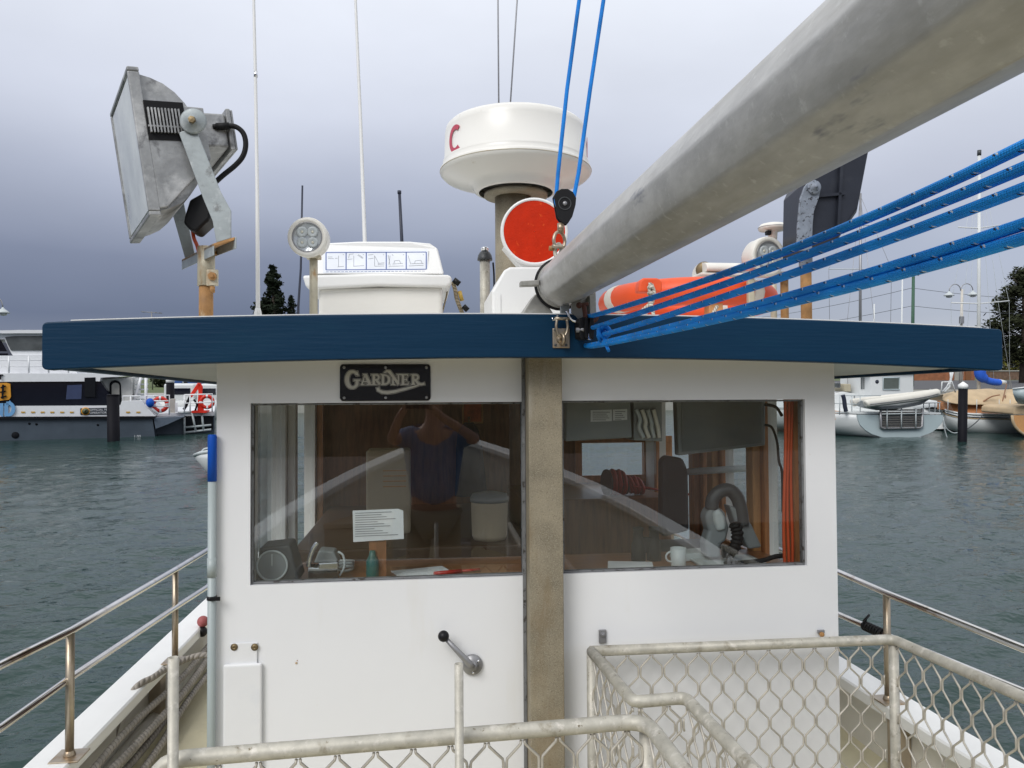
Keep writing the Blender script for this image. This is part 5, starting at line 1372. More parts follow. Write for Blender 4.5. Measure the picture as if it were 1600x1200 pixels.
    shell([(1140,790),(1158,795),(1175,820),(1190,852),(1190,856),(1170,858),(1160,840),(1150,820)], 2.85, .07, MIDG, 'right_shell')
    mb = MB(); mb.tube(smooth([by(*q,2.86) for q in ((1112,795),(1114,780),(1125,768),(1140,766),(1152,778),(1158,800),(1160,820))]), .026, 12); obj('head_strap', mb, DARKPL, t)
    mb = MB(); pts = smooth([by(*q,2.82) for q in ((1147,818),(1152,832),(1150,850),(1142,862),(1130,862))], 10); mb.tube(pts, [.020 if i % 4 < 2 else .024 for i in range(len(pts))], 12); obj('corrugated_hose', mb, RUBBER, t)
    mb = MB(); mb.box((by(1085,870,2.86).x, 2.74, S), (by(1185,870,2.86).x, 2.95, S+.012)); obj('tray', mb, PALEG, t, bevel=.005)
    c = by(1060, 880, 2.8); t = thing('mug', 'white mug on the dash left of the grey mask', 'mug', V((c.x, 2.8, S)))
    mb = MB(); mb.lathe([(.024,0),(.028,.01),(.030,.075),(.027,.075),(.025,.012),(.001,.010)], (c.x,2.8,S), (0,0,1), 20, cap=False); obj('cup', mb, PALEG, t)
    mb = MB(); mb.ring((c.x-.03,2.8,S+.042), (0,1,0), .018, .004, 16, 6); obj('handle', mb, PALEG, t)
    c = by(1078, 868, 2.95); mb = MB(); mb.obox((c.x-.05,2.9,S), (.14,.03,0), (-.02,.09,0), (0,0,.03)); obj('logbook', mb, PALEG, label='pale closed logbook lying between the mug and grey mask', cat='book', loc=c, bevel=.003)
    # cables up the right corner
    Xc = WX1-.10
    for k, px in enumerate((1226, 1231.5, 1237)):
        mb = MB(); mb.tube(smooth([by(px+1.5*math.sin(i*1.1+k), y, 2.68+.006*k) for i, y in enumerate((610,660,710,760,810,850,884))]), .0062, 8)
        obj('orange_cable', mb, ORCAB, label=('leftmost','middle','rightmost')[k]+' of three orange cables up the right window corner', cat='cable', group='orange cables in the window corner', loc=by(px,884,2.68))
    mb = MB(); mb.tube(smooth([by(*q,2.76) for q in ((1195,632),(1212,636),(1222,650))]), .006, 8); obj('black_cable', mb, RUBBER, label='short black cable looping from the grey panel to the orange cables', cat='cable', loc=by(1195,632,2.76))
    mb = MB(); mb.tube(smooth([by(*q,2.76) for q in ((1195,664),(1206,668),(1214,690),(1217,720),(1222,740),(1223,800))]), .005, 8); obj('black_cable', mb, RUBBER, label='long thin black cable hanging down beside the orange cables', cat='cable', loc=by(1195,664,2.76))
    mb = MB(); mb.tube(smooth([by(*q,2.72) for q in ((1132,881),(1160,879),(1190,876),(1210,870),(1226,868))]), .009, 8); obj('black_hose', mb, RUBBER, label='black hose lying along the dash under the grey mask', cat='hose', loc=by(1132,881,2.72))
inside()
def clutter():
    S = SHZ+.001
    for (px, w_, rot, lab) in ((660, .20, .3, 'white chart sheet lying flat on the dash under the left window'), (985, .17, -.25, 'pale paper sheet lying flat on the dash under the right window')):
        c = by(px, 885, 2.86); c.z = S; mb = MB(); R_ = Matrix.Rotation(rot, 3, 'Z'); q = [c + R_ @ V((a*w_/2, b*.07, .0)) for a, b in ((-1,-1),(1,-1),(1,1),(-1,1))]
        mb.prism(q, (0,0,.003)); obj('paper_sheet', mb, PAPER, label=lab, cat='paper', loc=c)
    c = by(700, 880, 2.8); c.z = S; mb = MB(); mb.cyl(c+V((-.05,0,.008)), c+V((.05,.03,.008)), .008, n=10); mb.cyl(c+V((.05,.03,.008)), c+V((.12,.05,.008)), .005, n=8); obj('screwdriver', mb, REDP, label='small red screwdriver lying on the dash behind the left window', cat='tool', loc=c)
    c = by(530, 880, 2.95); c.z = S; mb = MB()
    for k in range(4): mb.ring(c+V((.004*k,.003*k,.006+.008*k)), (0,.1*k,1), .05-.003*k, .005, 22, 6)
    obj('coiled_cable', mb, PALEG, label='coil of pale cable on the dash beside the silver lamp', cat='cable', loc=c)
    c = by(1010, 878, 2.95); c.z = S; t = thing('binoculars', 'black binoculars standing on the dash left of the white mug', 'binoculars', c)
    for dx in (-.032, .032):
        mb = MB(); mb.lathe([(.028,0),(.028,.05),(.020,.08),(.018,.115),(.021,.118),(.021,.13),(.001,.131)], c+V((dx,0,0)), (0,0,1), 18); obj('barrel', mb, RUBBER, t)
    mb = MB(); mb.box(c+V((-.02,-.012,.03)), c+V((.02,.012,.09))); obj('bridge', mb, BLACK, t, bevel=.004)
clutter()

# ------------------------------------------------------------------ the photographer and the foredeck (seen mirrored in the windows)
def skin_mesh(name, verts, edges, rad, mat, parent, sub=2):
    me = bpy.data.meshes.new(name); off = OFF[parent.name]
    me.from_pydata([tuple(V(v)-off) for v in verts], edges, []); me.materials.append(mat)
    o = bpy.data.objects.new(name, me); COL.objects.link(o); o.parent = parent; OFF[o.name] = off
    m = o.modifiers.new('skin', 'SKIN')
    lay = me.skin_vertices[0].data if me.skin_vertices else None
    if lay is None:
        bm = bmesh.new(); bm.from_mesh(me); bm.verts.layers.skin.verify(); bm.to_mesh(me); bm.free(); lay = me.skin_vertices[0].data
    for i, r in enumerate(rad):
        lay[i].radius = r if isinstance(r, tuple) else (r, r)
    lay[0].use_root = True
    s = o.modifiers.new('sub', 'SUBSURF'); s.levels = sub; s.render_levels = sub
    m.use_smooth_shade = True
    return o
def person():
    y = -.46; PX = .10
    t = thing('person', 'person in a blue shirt and khaki trousers holding up a phone on the foredeck', 'person', (0.02, y, DZ))
    f = DZ
    bv = [(0.02,y,-.72),(0.02,y,-.50),(0.02,y,-.30),(0.02,y,-.17),(0.02,y+.01,-.07),(0.02,y+.025,.02),(.02,y+.02,.10),
          (.21,y,-.235),(.33,y+.14,-.27),(.16,-.13,-.09),(.10,-.07,-.03), (-.17,y,-.235),(-.29,y+.14,-.27),(-.12,-.13,-.09),(-.08,-.07,-.03),
          (.12,y,-.80),(.14,y+.03,-1.24),(.14,y,f+.09),(.15,y+.15,f+.03), (-.08,y,-.80),(-.11,y+.02,-1.24),(-.11,y,f+.09),(-.12,y+.15,f+.03)]
    be = [(0,1),(1,2),(2,3),(3,4),(4,5),(5,6),(2,7),(7,8),(8,9),(9,10),(2,11),(11,12),(12,13),(13,14),(0,15),(15,16),(16,17),(17,18),(0,19),(19,20),(20,21),(21,22)]
    br = [(.16,.11),(.15,.10),(.17,.10),.06,.06,(.075,.095),(.06,.08),.06,.042,.03,.026,.06,.042,.03,.026,.085,.058,.042,.04,.085,.058,.042,.04]
    bv = [(q[0]+(PX if i not in (9,10,13,14) else 0), q[1], q[2]) for i, q in enumerate(bv)]
    skin_mesh('body', bv, be, br, SKIN, t)
    sv = [(0.02,y,-.78),(0.02,y,-.55),(0.02,y,-.30),(0.02,y,-.20),(.215,y,-.24),(.30,y+.10,-.265),(-.175,y,-.24),(-.26,y+.10,-.265)]
    sv = [(q[0]+PX, q[1], q[2]) for q in sv]
    skin_mesh('shirt', sv, [(0,1),(1,2),(2,3),(2,4),(4,5),(2,6),(6,7)], [(.20,.145),(.19,.135),(.20,.125),.085,.085,.072,.085,.072], SHIRT, t)
    pv = [(0.02,y,-.80),(.12,y,-.86),(.14,y+.03,-1.24),(.14,y,f+.13),(-.08,y,-.86),(-.11,y+.02,-1.24),(-.11,y,f+.13)]
    pv = [(q[0]+PX, q[1], q[2]) for q in pv]
    skin_mesh('trousers', pv, [(0,1),(1,2),(2,3),(0,4),(4,5),(5,6)], [(.185,.13),.11,.085,.075,.11,.085,.075], KHAKI, t)
    mb = MB(); c = V((.02+PX, y+.005, .055)); mb.ball(c, .105, 18, (.86,1.02,.80)); obj('hair', mb, HAIR, t)
    mb = MB(); h = V((.02+PX, y+.105, .0)); mb.prism([h+V((0,.03,-.018)), h+V((.014,-.0,-.022)), h+V((0,-.0,.03)), h+V((-.014,0,-.022))], (0,-.02,.004)); obj('nose', mb, SKIN, t)
    for sx in (-1, 1):
        mb = MB(); mb.ball(h+V((sx*.033,-.012,.02)), .011, 10); obj('eye', mb, PALEG, t)
        mb = MB(); mb.ball(V((.02+PX+sx*.082, y+.02, .0)), .028, 10, (.4,.7,1.1)); obj('ear', mb, SKIN, t)
        for k in range(4):
            z = .022-.017*k; mb = MB(); mb.tube(smooth([(sx*.098,-.075,z-.02),(sx*.092,-.045,z-.005),(sx*.086,-.024,z),(sx*.068,-.020,z+.002)],4), .0078, 8); obj('finger', mb, SKIN, t)
        mb = MB(); mb.tube(smooth([(sx*.095,-.075,-.035),(sx*.085,-.048,-.042),(sx*.062,-.03,-.036)],4), .0095, 8); obj('thumb', mb, SKIN, t)
        mb = MB(); q = V((.02+PX+sx*.125, y+.05, f)); mb.loft([[q+V((.05*a_*math.cos(w_), b_+.0, .001+ hh*max(0,math.sin(w_)))) for w_ in [pi*k/8 for k in range(9)]] for a_, b_, hh in ((.7,-.1,.09),(1,-.03,.10),(1,.06,.07),(.8,.14,.045),(.2,.18,.02))], True, True); obj('shoe', mb, RUBBER, t)
    mb = MB(); mb.box((-.078,-.017,-.037), (.078,-.008,.037)); obj('phone', mb, BLACK, label='black phone held level in both hands at eye height', cat='phone', loc=(0,-.012,0), bevel=.003)
person()
def foredeck():
    t = thing('deck_locker', 'beige deck locker on the foredeck forward of the cages', 'locker', (-.55, -2.2, DZ))
    mb = MB(); mb.box((-.95,-2.6,DZ), (-.25,-2.0,DZ+.55)); obj('body', mb, CRATE, t, bevel=.01)
    mb = MB(); mb.box((-.97,-2.62,DZ+.552), (-.23,-1.98,DZ+.60)); obj('lid', mb, CRATE, t, bevel=.01)
    t = thing('windlass', 'grey anchor windlass on the foredeck near the bow', 'windlass', (CX, -3.1, DZ))
    mb = MB(); mb.box((CX-.18,-3.25,DZ), (CX+.18,-2.95,DZ+.22)); obj('casing', mb, GREYP, t, bevel=.02)
    mb = MB(); mb.lathe([(.12,0),(.07,.05),(.07,.12),(.12,.17)], (CX+.18,-3.1,DZ+.22), (1,0,0), 24); obj('drum', mb, GALV, t)
    t = thing('mast', 'grey steel mast standing on the foredeck behind the camera', 'mast', (CX+.25, -2.9+.2, DZ))
    mb = MB(); mb.tube([(1.0,-2.4,DZ),(1.0,-2.4,5.2)], [.09,.07], 20); obj('tube', mb, GALV, t)
    mb = MB(); mb.box((.9,-2.5,DZ), (1.1,-2.3,DZ+.03)); obj('step', mb, GALV, t)
foredeck()

# ------------------------------------------------------------------ ferry on the left
FA, FB = wz(0, 689), wz(332, 679)
FD = (FB-FA); FD.z = 0; FD.normalize(); FRZ = math.atan2(FD.y, FD.x); FN = V((-FD.y, FD.x, 0))
def fp(px, py, t=0.0):                      # photograph pixel -> ferry local (s, t, z) on its side plane
    r = ray(px, py); o = V((0, 0, EYE)); p0 = FA + FN*t
    k = (p0-o).dot(FN)/r.dot(FN); q = o + r*k - FA
    return V((q.dot(FD), t, q.z))
def text_mesh(s, size, mat, name, parent, M4, ext=.01):
    cu = bpy.data.curves.new(name, 'FONT'); cu.body = s; cu.size = size; cu.extrude = ext; cu.align_x = 'LEFT'
    o = bpy.data.objects.new(name, cu); COL.objects.link(o)
    dg = bpy.context.evaluated_depsgraph_get(); me = bpy.data.meshes.new_from_object(o.evaluated_get(dg)); bpy.data.objects.remove(o)
    me.materials.clear(); me.materials.append(mat); me.name = name
    n = bpy.data.objects.new(name, me); COL.objects.link(n); n.parent = parent; n.matrix_local = M4
    OFF[n.name] = OFF[parent.name]
    return n
def ferry():
    T = thing('ferry', 'white and dark grey passenger ferry moored at left with a black window band', 'ferry', FA, fr='w', rz=FRZ)
    def pp(name, pts, t, th, mat, parent=T, bevel=0, label=None):
        mb = MB(); mb.prism([fp(x, y, t) for x, y in pts], (0, th, 0)); return obj(name, mb, mat, parent, bevel=bevel, label=label)
    X0 = -260
    pp('hull', [(X0,657),(238,652),(243,690),(X0,691)], 0, 6.5, FERG)
    pp('rub_rail', [(X0,652.5),(240,650.5),(242,654),(X0,657.5)], -.12, 6.7, BOOT)
    mb = MB(); q = [fp(x,y,.0) for x,y in ((240,653),(288,651),(262,663),(243,670))]; mb.prism(q, (0,1.0,0)); obj('sponson', mb, M('ferry_blue_grey', (.09,.115,.15), .45), T)
    pp('stern_hull', [(243,660),(290,654),(335,650),(335,678),(290,681),(243,690)], 1.0, 5.2, FERG)
    pp('topside', [(X0,635.5),(188,633.5),(190,627),(222,626.5),(226,632),(243,650.2),(X0,652.3)], .02, 6.2, FERW)
    pp('stern_deck', [(226,647),(335,643),(335,649.5),(240,650.5)], .9, 5.4, FERW)
    pp('window_band', [(X0,598),(157,596),(168,612),(182,633.4),(X0,635.4)], .05, 6.0, FERD)
    pp('window', [(105,602),(128,601),(127,623.5),(103,624)], .035, .02, FERB)
    pp('dark_panel', [(132,590),(149,589.5),(149,620),(132,620)], -.02, .09, BOOT)
    pp('upper_band', [(X0,583.5),(192,583.5),(196,588),(157,590),(156,595.8),(X0,597.8)], .0, 6.4, FERW)
    pp('upper_wall', [(X0,556),(120,555.5),(120,583.3),(X0,583.3)], .5, 5.4, FERW)
    pp('bridge', [(X0,521),(120,520),(120,555.4),(20,555.4),(16,549),(7,530),(X0,528)], .62, 5.0, FERW)
    pp('bridge_roof', [(X0,517),(-4,516.5),(28,515.5),(120,515.5),(120,520.5),(X0,521.5)], .4, 5.6, FERW)
    pp('bridge_window', [(8,526.5),(24,525),(120,524),(120,547.5),(17,547.5),(12,538)], .58, .05, FERGL)
    pp('bridge_window', [(-40,531),(1,531),(11,549),(-40,549)], .58, .05, FERD)
    pp('bridge_window', [(-40,552),(12,552),(13,557),(-40,557)], .58, .05, FERD)
    for px in (14, 45, 76, 107, 138):
        mb = MB(); a = fp(px, 556, .08); b = fp(px, 583, .08); mb.cyl(a, b, .04, n=6); obj('rail_post', mb, FERW, T)
    for py in (563, 573):
        mb = MB(); mb.cyl(fp(-100,py,.08), fp(120,py-.3,.08), .018, n=6); obj('upper_rail', mb, FERW, T)
    # after end of the cabin
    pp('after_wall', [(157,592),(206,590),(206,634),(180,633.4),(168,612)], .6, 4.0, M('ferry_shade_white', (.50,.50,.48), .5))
    arc = [(171,640),(171,605)] + [(180-9*math.cos(a), 602-8*math.sin(a)) for a in [pi*i/8 for i in range(9)]] + [(190,640)]
    pp('arched_door', [(x, min(y, 633)) for x, y in arc], .56, .06, BOOT)
    pp('door_leaf', [(174.5,633)]+[(180.5-6*math.cos(a), 603-5*math.sin(a)) for a in [pi*i/8 for i in range(9)]]+[(186.5,633)], .53, .03, CONC)
    for k in range(5):
        y = 592+k*8; pp('stair_tread', [(212-k*1.0,y),(230,y-.5),(230,y+1.6),(212-k*1.0,y+2)], 1.1, .6, PALEG)
    mb = MB(); mb.cyl(fp(221,588,1.0), fp(207,632,1.0), .06, n=6); obj('stair_stringer', mb, FERW, T)
    mb = MB(); mb.cyl(fp(228,585,.3), fp(228,646,.3), .06, n=8); obj('stanchion', mb, FERW, T)
    def rail(pts, r=.03, nm='stern_rail', t=.1):
        mb = MB(); mb.tube([fp(x,y,t) for x,y in pts], r, 6); return obj(nm, mb, FERW, T)
    rail([(192,634),(192,619),(219.5,618.5),(219.5,634)]); rail([(204,619),(204,633)])
    rail([(228,618),(264.5,617.5),(264.5,648)]); rail([(234,626.5),(264,626.5)]); rail([(237,635),(264,635)]); rail([(228,632),(247,647)], .07)
    rail([(288,617),(331.5,615.5),(331.5,644)], t=.4); rail([(297,617),(297,643)], t=.4); rail([(288,617),(288,645)], t=.4); rail([(288,630),(331,629)], .02, t=.4)
    pp('deck_box', [(264,624),(273,623.5),(273,645),(264,645.5)], 1.2, .6, CONC)
    pp('deck_post', [(273.5,629),(277.5,629),(277.5,644),(273.5,644)], .8, .12, FERW)
    mb = MB(); mb.ball(fp(234.5,629.5,.0), .17, 12, (1,1,1.2)); obj('blue_fender', mb, BLUEP, T)
    for pts in (((278,645),(301,643.5)),((300,643.5),(306,675)),((315,642),(318,673)),((288,652),(288,679)),((289,668),(330,664)),((289,676),(330,671))):
        mb = MB(); mb.cyl(fp(*pts[0],.85), fp(*pts[1],.85), .05, n=6); obj('stern_fender_bar', mb, PALEG, T)
    pp('stern_recess', [(290,653),(333,649),(333,671),(290,677)], .93, .06, BOOT)
    mb = MB(); mb.lathe([(.14,0),(.12,.02),(.001,.02)], fp(24,680,-.01), (0,-1,0), 16); obj('hull_opening', mb, BOOT, T)
    for px, py in ((46,662),(57,663),(153,664)): mb = MB(); mb.lathe([(.05,0),(.001,.01)], fp(px,py,-.01), (0,-1,0), 10); obj('hull_fitting', mb, BOOT, T)
    for px in (36, 51.5, 66.5, 81.5, 97, 112, 200, 216): pp('gold_mark', [(px-3,643),(px+3,643),(px+3,645.3),(px-3,645.3)], 0, .02, GOLD)
    # lettering
    mb = MB(); t0 = -.02
    def stroke(pts, w, mat, t=-.02, nm='letter'):
        mb = MB(); mb.strip([fp(x,y,t) for x,y in pts], w, (0,-1,0), .02); obj(nm, mb, mat, T)
    D = [(10,630),(14,630)] + [(14+7*math.cos(a), 639+9*math.sin(a)) for a in [-pi/2+pi*i/10 for i in range(11)]] + [(10,648),(10,630)]
    stroke(D, .13, LETB)
    stroke([(-16,648),(-16,630),(2.5,648),(2.5,630)], .13, LETB)
    pp('orange_badge', [(-30,600),(10,598),(16,600),(17,620),(14,624.5),(0,626),(-30,627)], -.02, .04, LETO)
    stroke([(1,606),(9,603)], .06, BOOT, -.05); stroke([(0,613),(9,611)], .06, BOOT, -.05); stroke([(1,621),(10,619)], .06, BOOT, -.05); stroke([(5,601),(4,623)], .07, BOOT, -.075)
    stroke([(-6,586),(5,586)], .05, BOOT); stroke([(1,586),(1,593)], .05, BOOT, -.045)
    sg = pp('name_board', [(125.5,638),(170,637),(170,647.5),(125.5,648)], -.01, .02, M('board_navy', (.012,.018,.03), .6, spec=.1))
    mb = MB(); mb.lathe([(.165,0),(.165,.01),(.001,.012)], fp(133.5,642.5,-.012), (0,-1,0), 20); em = obj('emblem', mb, LETO, sg)
    mb = MB(); mb.lathe([(.13,0),(.001,.004)], fp(133.5,642.5,-.026), (0,-1,0), 20); obj('emblem_disc', mb, M('emblem_green', (.10,.12,.06), .6), sg)
    st = [(131.5,643.5),(133,641),(136,640.5),(134,644)]
    mb = MB(); mb.prism([fp(x,y,-.034) for x,y in st], (0,-.01,0)); obj('emblem_figure', mb, BOOT, sg)
    R90 = Matrix.Rotation(pi/2, 4, 'X')
    for txt, px, py in (('OFFICIAL FERRY', 140, 642), ('OPERATOR', 140, 646.7)):
        text_mesh(txt, .125, PAPER, 'lettering', sg, Matrix.Translation(fp(px,py,-.02)) @ R90, .002)
    text_mesh('1.00', .16, PAPER, 'draught_mark', T, Matrix.Translation(fp(209,684,-.008)) @ R90, .002)
ferry()
def on_ferry(px, py, t=0): return FA + FD*fp(px,py,t).x + FN*t + V((0,0,fp(px,py,t).z))
def far_buoys():
    def ring_mesh(nm, lab, px, py, r_, t):
        c = on_ferry(px, py, t); T = thing(nm, lab, 'lifebuoy', c, fr='w', group='lifebuoys on the ferry rail')
        mb = MB(); mb.ring(c, FN, r_*.76, r_*.24, 28, 10); obj('ring', mb, REDC, T)
        for k in range(4):
            mb = MB(); mb.ring(c, FN, r_*.76, r_*.25, 5, 10, k*pi/2+.6, k*pi/2+.9); obj('white_band', mb, FERW, T)
    ring_mesh('lifebuoy', 'round red lifebuoy hung behind the white ferry stern rail', 250.5, 632, .36, .3)
    ring_mesh('lifebuoy', 'round red lifebuoy hung right beside the red deck crane', 323.5, 628, .33, .6)
    c = on_ferry(313, 644, .8); T = thing('deck_crane', 'small folded bright red crane on the stern deck of the ferry', 'crane', c, fr='w')
    q = lambda x, y, t=.8: on_ferry(x, y, t)
    mb = MB(); mb.prism([q(308,645),(q(310,612)),(q(316,612)),(q(319,645))], FN*.3); obj('column', mb, REDC, T, bevel=.03)
    mb = MB(); mb.prism([q(308,598),(q(313,598)),(q(317,604)),(q(316,614)),(q(310,614))], FN*.25); obj('knuckle', mb, REDC, T, bevel=.03)
    mb = MB(); mb.prism([q(295,619),(q(300,621)),(q(314,602)),(q(309,598))], FN*.22); obj('arm', mb, REDC, T, bevel=.02)
    mb = MB(); mb.tube([q(297,620), q(293,628), q(291,634), q(287,640)], .07, 6); mb.tube([q(303,624), q(308,632), q(305,642)], .05, 6); obj('hydraulic_hose', mb, BOOT, T)
    mb = MB(); mb.box(q(304,645)-V((.1,.1,0)), q(321,643)+V((.1,.3,.05))); obj('base', mb, REDC, T)
far_buoys()

def pile(label, px, ytop, ybase, wpx, cap=True, Y=None):
    b = wz(px, ybase) if Y is None else V((wy(px, 600, Y).x, Y, 0)); top = wy(px, ytop, b.y); r = wpx/2*b.y/FPX
    T = thing('mooring_pile', label, 'pile', (b.x, b.y, -1), fr='w', group='black mooring piles')
    zc = top.z - (r*1.55 if cap else .06)
    mb = MB(); mb.cyl((b.x,b.y,-3), (b.x,b.y,zc), r, n=20); obj('shaft', mb, PILE, T)
    mb = MB()
    if cap: mb.lathe([(r*1.06,0),(r*1.06,r*.9),(r*.1,r*1.65),(.001,r*1.66)], (b.x,b.y,zc), (0,0,1), 20); obj('cap', mb, WHITE, T)
    else: mb.lathe([(r*1.03,0),(r*.98,.05),(.001,.06)], (b.x,b.y,zc), (0,0,1), 20); obj('cap', mb, PILE, T)
pile('black mooring pile with a white pointed cap between the two sailing boats', 1503.5, 597, 690, 14.5)
pile('thick bare black mooring pile in front of the ferry side', 177.5, 616, 689.5, 17, False)
pile('black mooring pile with a white cap behind the ferry stern', 266, 588.5, 0, 11.5, True, 44)

# ------------------------------------------------------------------ boats on the right
def wpr(mb, pts, Y, th):
    mb.prism([wy(x, y, Y) for x, y in pts], (0, th, 0)); return mb
def hullform(mb, stern, direc, L, beam, zs, n=14, tumble=.75):
    """lofted hull: transom at `stern`, heading `direc`."""
    d_ = V(direc).normalized(); s_ = V((d_.y, -d_.x, 0)); rings = []
    for i in range(n):
        t = i/(n-1); w_ = beam/2*(.80+.35*t if t < .4 else .94*(1-((t-.4)/.6)**2.2)+.0)*1.0; w_ = max(w_, .02); sh = zs*(1 + .25*t*t)
        c = V(stern) + d_*(L*t)
        rings.append([c + s_*w_ + V((0,0,sh)), c + s_*w_*.97 + V((0,0,sh*.5)), c + s_*w_*tumble + V((0,0,.02)), c + s_*w_*.2 + V((0,0,-.4)), c - s_*w_*.2 + V((0,0,-.4)), c - s_*w_*tumble + V((0,0,.02)), c - s_*w_*.97 + V((0,0,sh*.5)), c - s_*w_ + V((0,0,sh))])
    mb.loft(rings, True, True); return d_, s_
def cruiser():
    Yt = 30.6
    A = wz(1350, 687); Bq = wz(1296, 678); dirv = Bq-A; dirv.z = 0; dirv.normalize()
    c = wy(1408, 688, Yt); base = V((c.x, Yt, 0))
    T = thing('motor_sailer', 'white motor sailer moored stern-on with a dinghy across its transom', 'boat', base, fr='w')
    tr = [(1340,648),(1341,656),(1344,664),(1352,672),(1362,678),(1376,682.5),(1392,685.3),(1408,686),(1424,685),(1440,681.5),(1455,676),(1465,669),(1472,661),(1474,654),(1473,648.5)]
    near = [wy(x, y, Yt) for x, y in tr]
    mb = MB(); mb.prism(near, (0,.06,0)); obj('transom', mb, BOATG, T)
    rings = []
    d_ = V((-.52, .85, 0)); cc = sum(near, V((0,0,0)))/len(near)
    for k, (s, sc, up) in enumerate(((.07,1,0),(1.2,1.06,0),(3,1.10,.05),(5,1.0,.12),(7,.7,.25),(8.6,.35,.4),(9.6,.04,.55))):
        rings.append([cc + V(((p.x-cc.x)*sc, 0, (p.z-cc.z)*1.0 + (up if p.z > .7 else -.1*min(1,s)))) + d_*s for p in near])
    mb = MB(); mb.loft(rings, True, True, True); obj('hull', mb, BOATW, T)
    mb = MB(); zb = wy(1408, 648, Yt).z
    mb.loft([[V((p.x, p.y, p.z)) + V((0,0,.03)) for p in (r[0], r[-1])] + [r[-1]+V((0,0,.10)), r[0]+V((0,0,.10))] for r in rings], True, False); obj('toe_rail', mb, BOATW, T)
    mb = MB(); wpr(mb, [(1301,656),(1301,641),(1322,643.5),(1318,656)], 31.4, .05); obj('timber_board', mb, WOODL, T)
    # wheelhouse
    Yc = 32.3
    mb = MB(); wpr(mb, [(1360,648),(1360,584),(1427,583.5),(1427,648)], Yc, 2.2); h = obj('deckhouse', mb, BOATW, T)
    mb = MB(); wpr(mb, [(1354,580.5),(1430,580.5),(1430,583.5),(1354,583.8)], Yc-.12, 2.5); obj('deckhouse_roof', mb, BOATW, h)
    mb = MB(); wpr(mb, [(1380,590),(1405,590),(1405,608.5),(1380,608.5)], Yc-.03, .035); w_ = obj('deckhouse_window', mb, M('boat_window', (.10,.12,.11), .08), h)
    mb = MB(); mb.tube([wy(x,y,Yc-.03) for x,y in ((1380,590),(1405,590),(1405,608.5),(1380,608.5))], .035, 6, closed=True); obj('window_rim', mb, BOATG, h)
    mb = MB(); mb.lathe([(.09,0),(.001,.01)], wy(1370.5,596.5,Yc-.005), (0,-1,0), 16); obj('round_decal', mb, DKBLUE, h)
    mb = MB(); wpr(mb, [(1343,644),(1343,585),(1360,585),(1360,648)], Yc+.5, 1.6); h2 = obj('companionway', mb, BOATW, T)
    for x0, x1 in ((1345.5,1348),(1349.5,1351.5),(1354,1358)):
        mb = MB(); wpr(mb, [(x0,590),(x1,590),(x1,608),(x0,608)], Yc+.47, .035); obj('slit_window', mb, FERGL, h2)
    for pts, mat in (([(1302,640),(1302,616),(1318,612),(1340,616),(1340,640)], BOATW), ([(1320,612),(1320,600),(1330,600),(1330,612)], M('deck_fawn', (.4,.36,.26), .6)), ([(1308,606),(1308,598),(1314,598),(1314,606)], FERGL), ([(1333,640),(1333,616),(1343,616),(1343,640)], WOOD)):
        mb = MB(); wpr(mb, pts, Yc+.9, .9); obj('deck_house_gear', mb, mat, T, bevel=.04)
    # stern rails
    for x in (1312, 1331, 1344, 1443, 1452, 1461, 1468):
        mb = MB(); mb.cyl(wy(x,648,Yt+.3), wy(x,619 if x < 1400 else 630,Yt+.3), .022, n=6); obj('stern_rail_post', mb, PALEG, T)
    for a, b in (((1312,618),(1376,618)),((1302,630),(1344,632)),((1443,630),(1470,629))):
        mb = MB(); mb.cyl(wy(*a,Yt+.3), wy(*b,Yt+.3), .022, n=6); obj('stern_rail', mb, PALEG, T)
    mb = MB(); mb.tube(smooth([wy(x,y,Yt+.2) for x,y in ((1317,617),(1319,625),(1320,634),(1322,643))]), .09, 8); obj('stowed_line', mb, DKBLUE, T)
    # folding slatted platform on the transom
    mb = MB(); mb.tube([wy(x,y,Yt-.1) for x,y in ((1376,638),(1376,667),(1380,669.5),(1437,668.5),(1441,666),(1441,638))], .05, 8); fr = obj('boarding_platform', mb, GREYP, T)
    for k in range(8):
        mb = MB(); y = 640+k*3.6; wpr(mb, [(1378,y),(1439.5,y-.6),(1439.5,y+1.6),(1378,y+2.2)], Yt-.12, .05); obj('platform_slat', mb, M('grey_slat', (.10,.095,.09), .7) if 'grey_slat' not in MATS else MATS['grey_slat'], fr)
    for x in (1386, 1408.5, 1431):
        mb = MB(); mb.cyl(wy(x,638,Yt-.16), wy(x,668.5,Yt-.16), .03, n=6); obj('platform_bar', mb, PALEG, fr)
    mb = MB(); mb.cyl(wy(1378,647,Yt-.16), wy(1441,646,Yt-.16), .03, n=6); obj('platform_bar', mb, PALEG, fr)
    # mast and rig
    Ym = 33.5; m0 = wy(1344, 600, Ym); m1 = wy(1344.5, 302, Ym)
    mb = MB(); mb.tube([m0, m1], [.075,.05], 10); obj('mast', mb, GREYP, T)
    for y, x0, x1 in ((420.5,1295,1393),(352,1312,1376)):
        mb = MB(); mb.cyl(wy(x0,y,Ym), wy(x1,y,Ym), .02, n=6); obj('spreader', mb, PALEG, T)
    for x in (1295, 1322, 1368, 1393):
        mb = MB(); mb.tube([wy(1344.5,306,Ym), wy(x,420 if x in (1295,1393) else 520,Ym), wy(x+(3 if x < 1344 else -3),610,Ym)], .010, 5); obj('shroud', mb, GREYP, T)
    # dinghy
    Y = Yt-.35
    D = thing('dinghy', 'grey white inflatable dinghy slung across the stern of the motor sailer', 'dinghy', wy(1410,632,Y), fr='w')
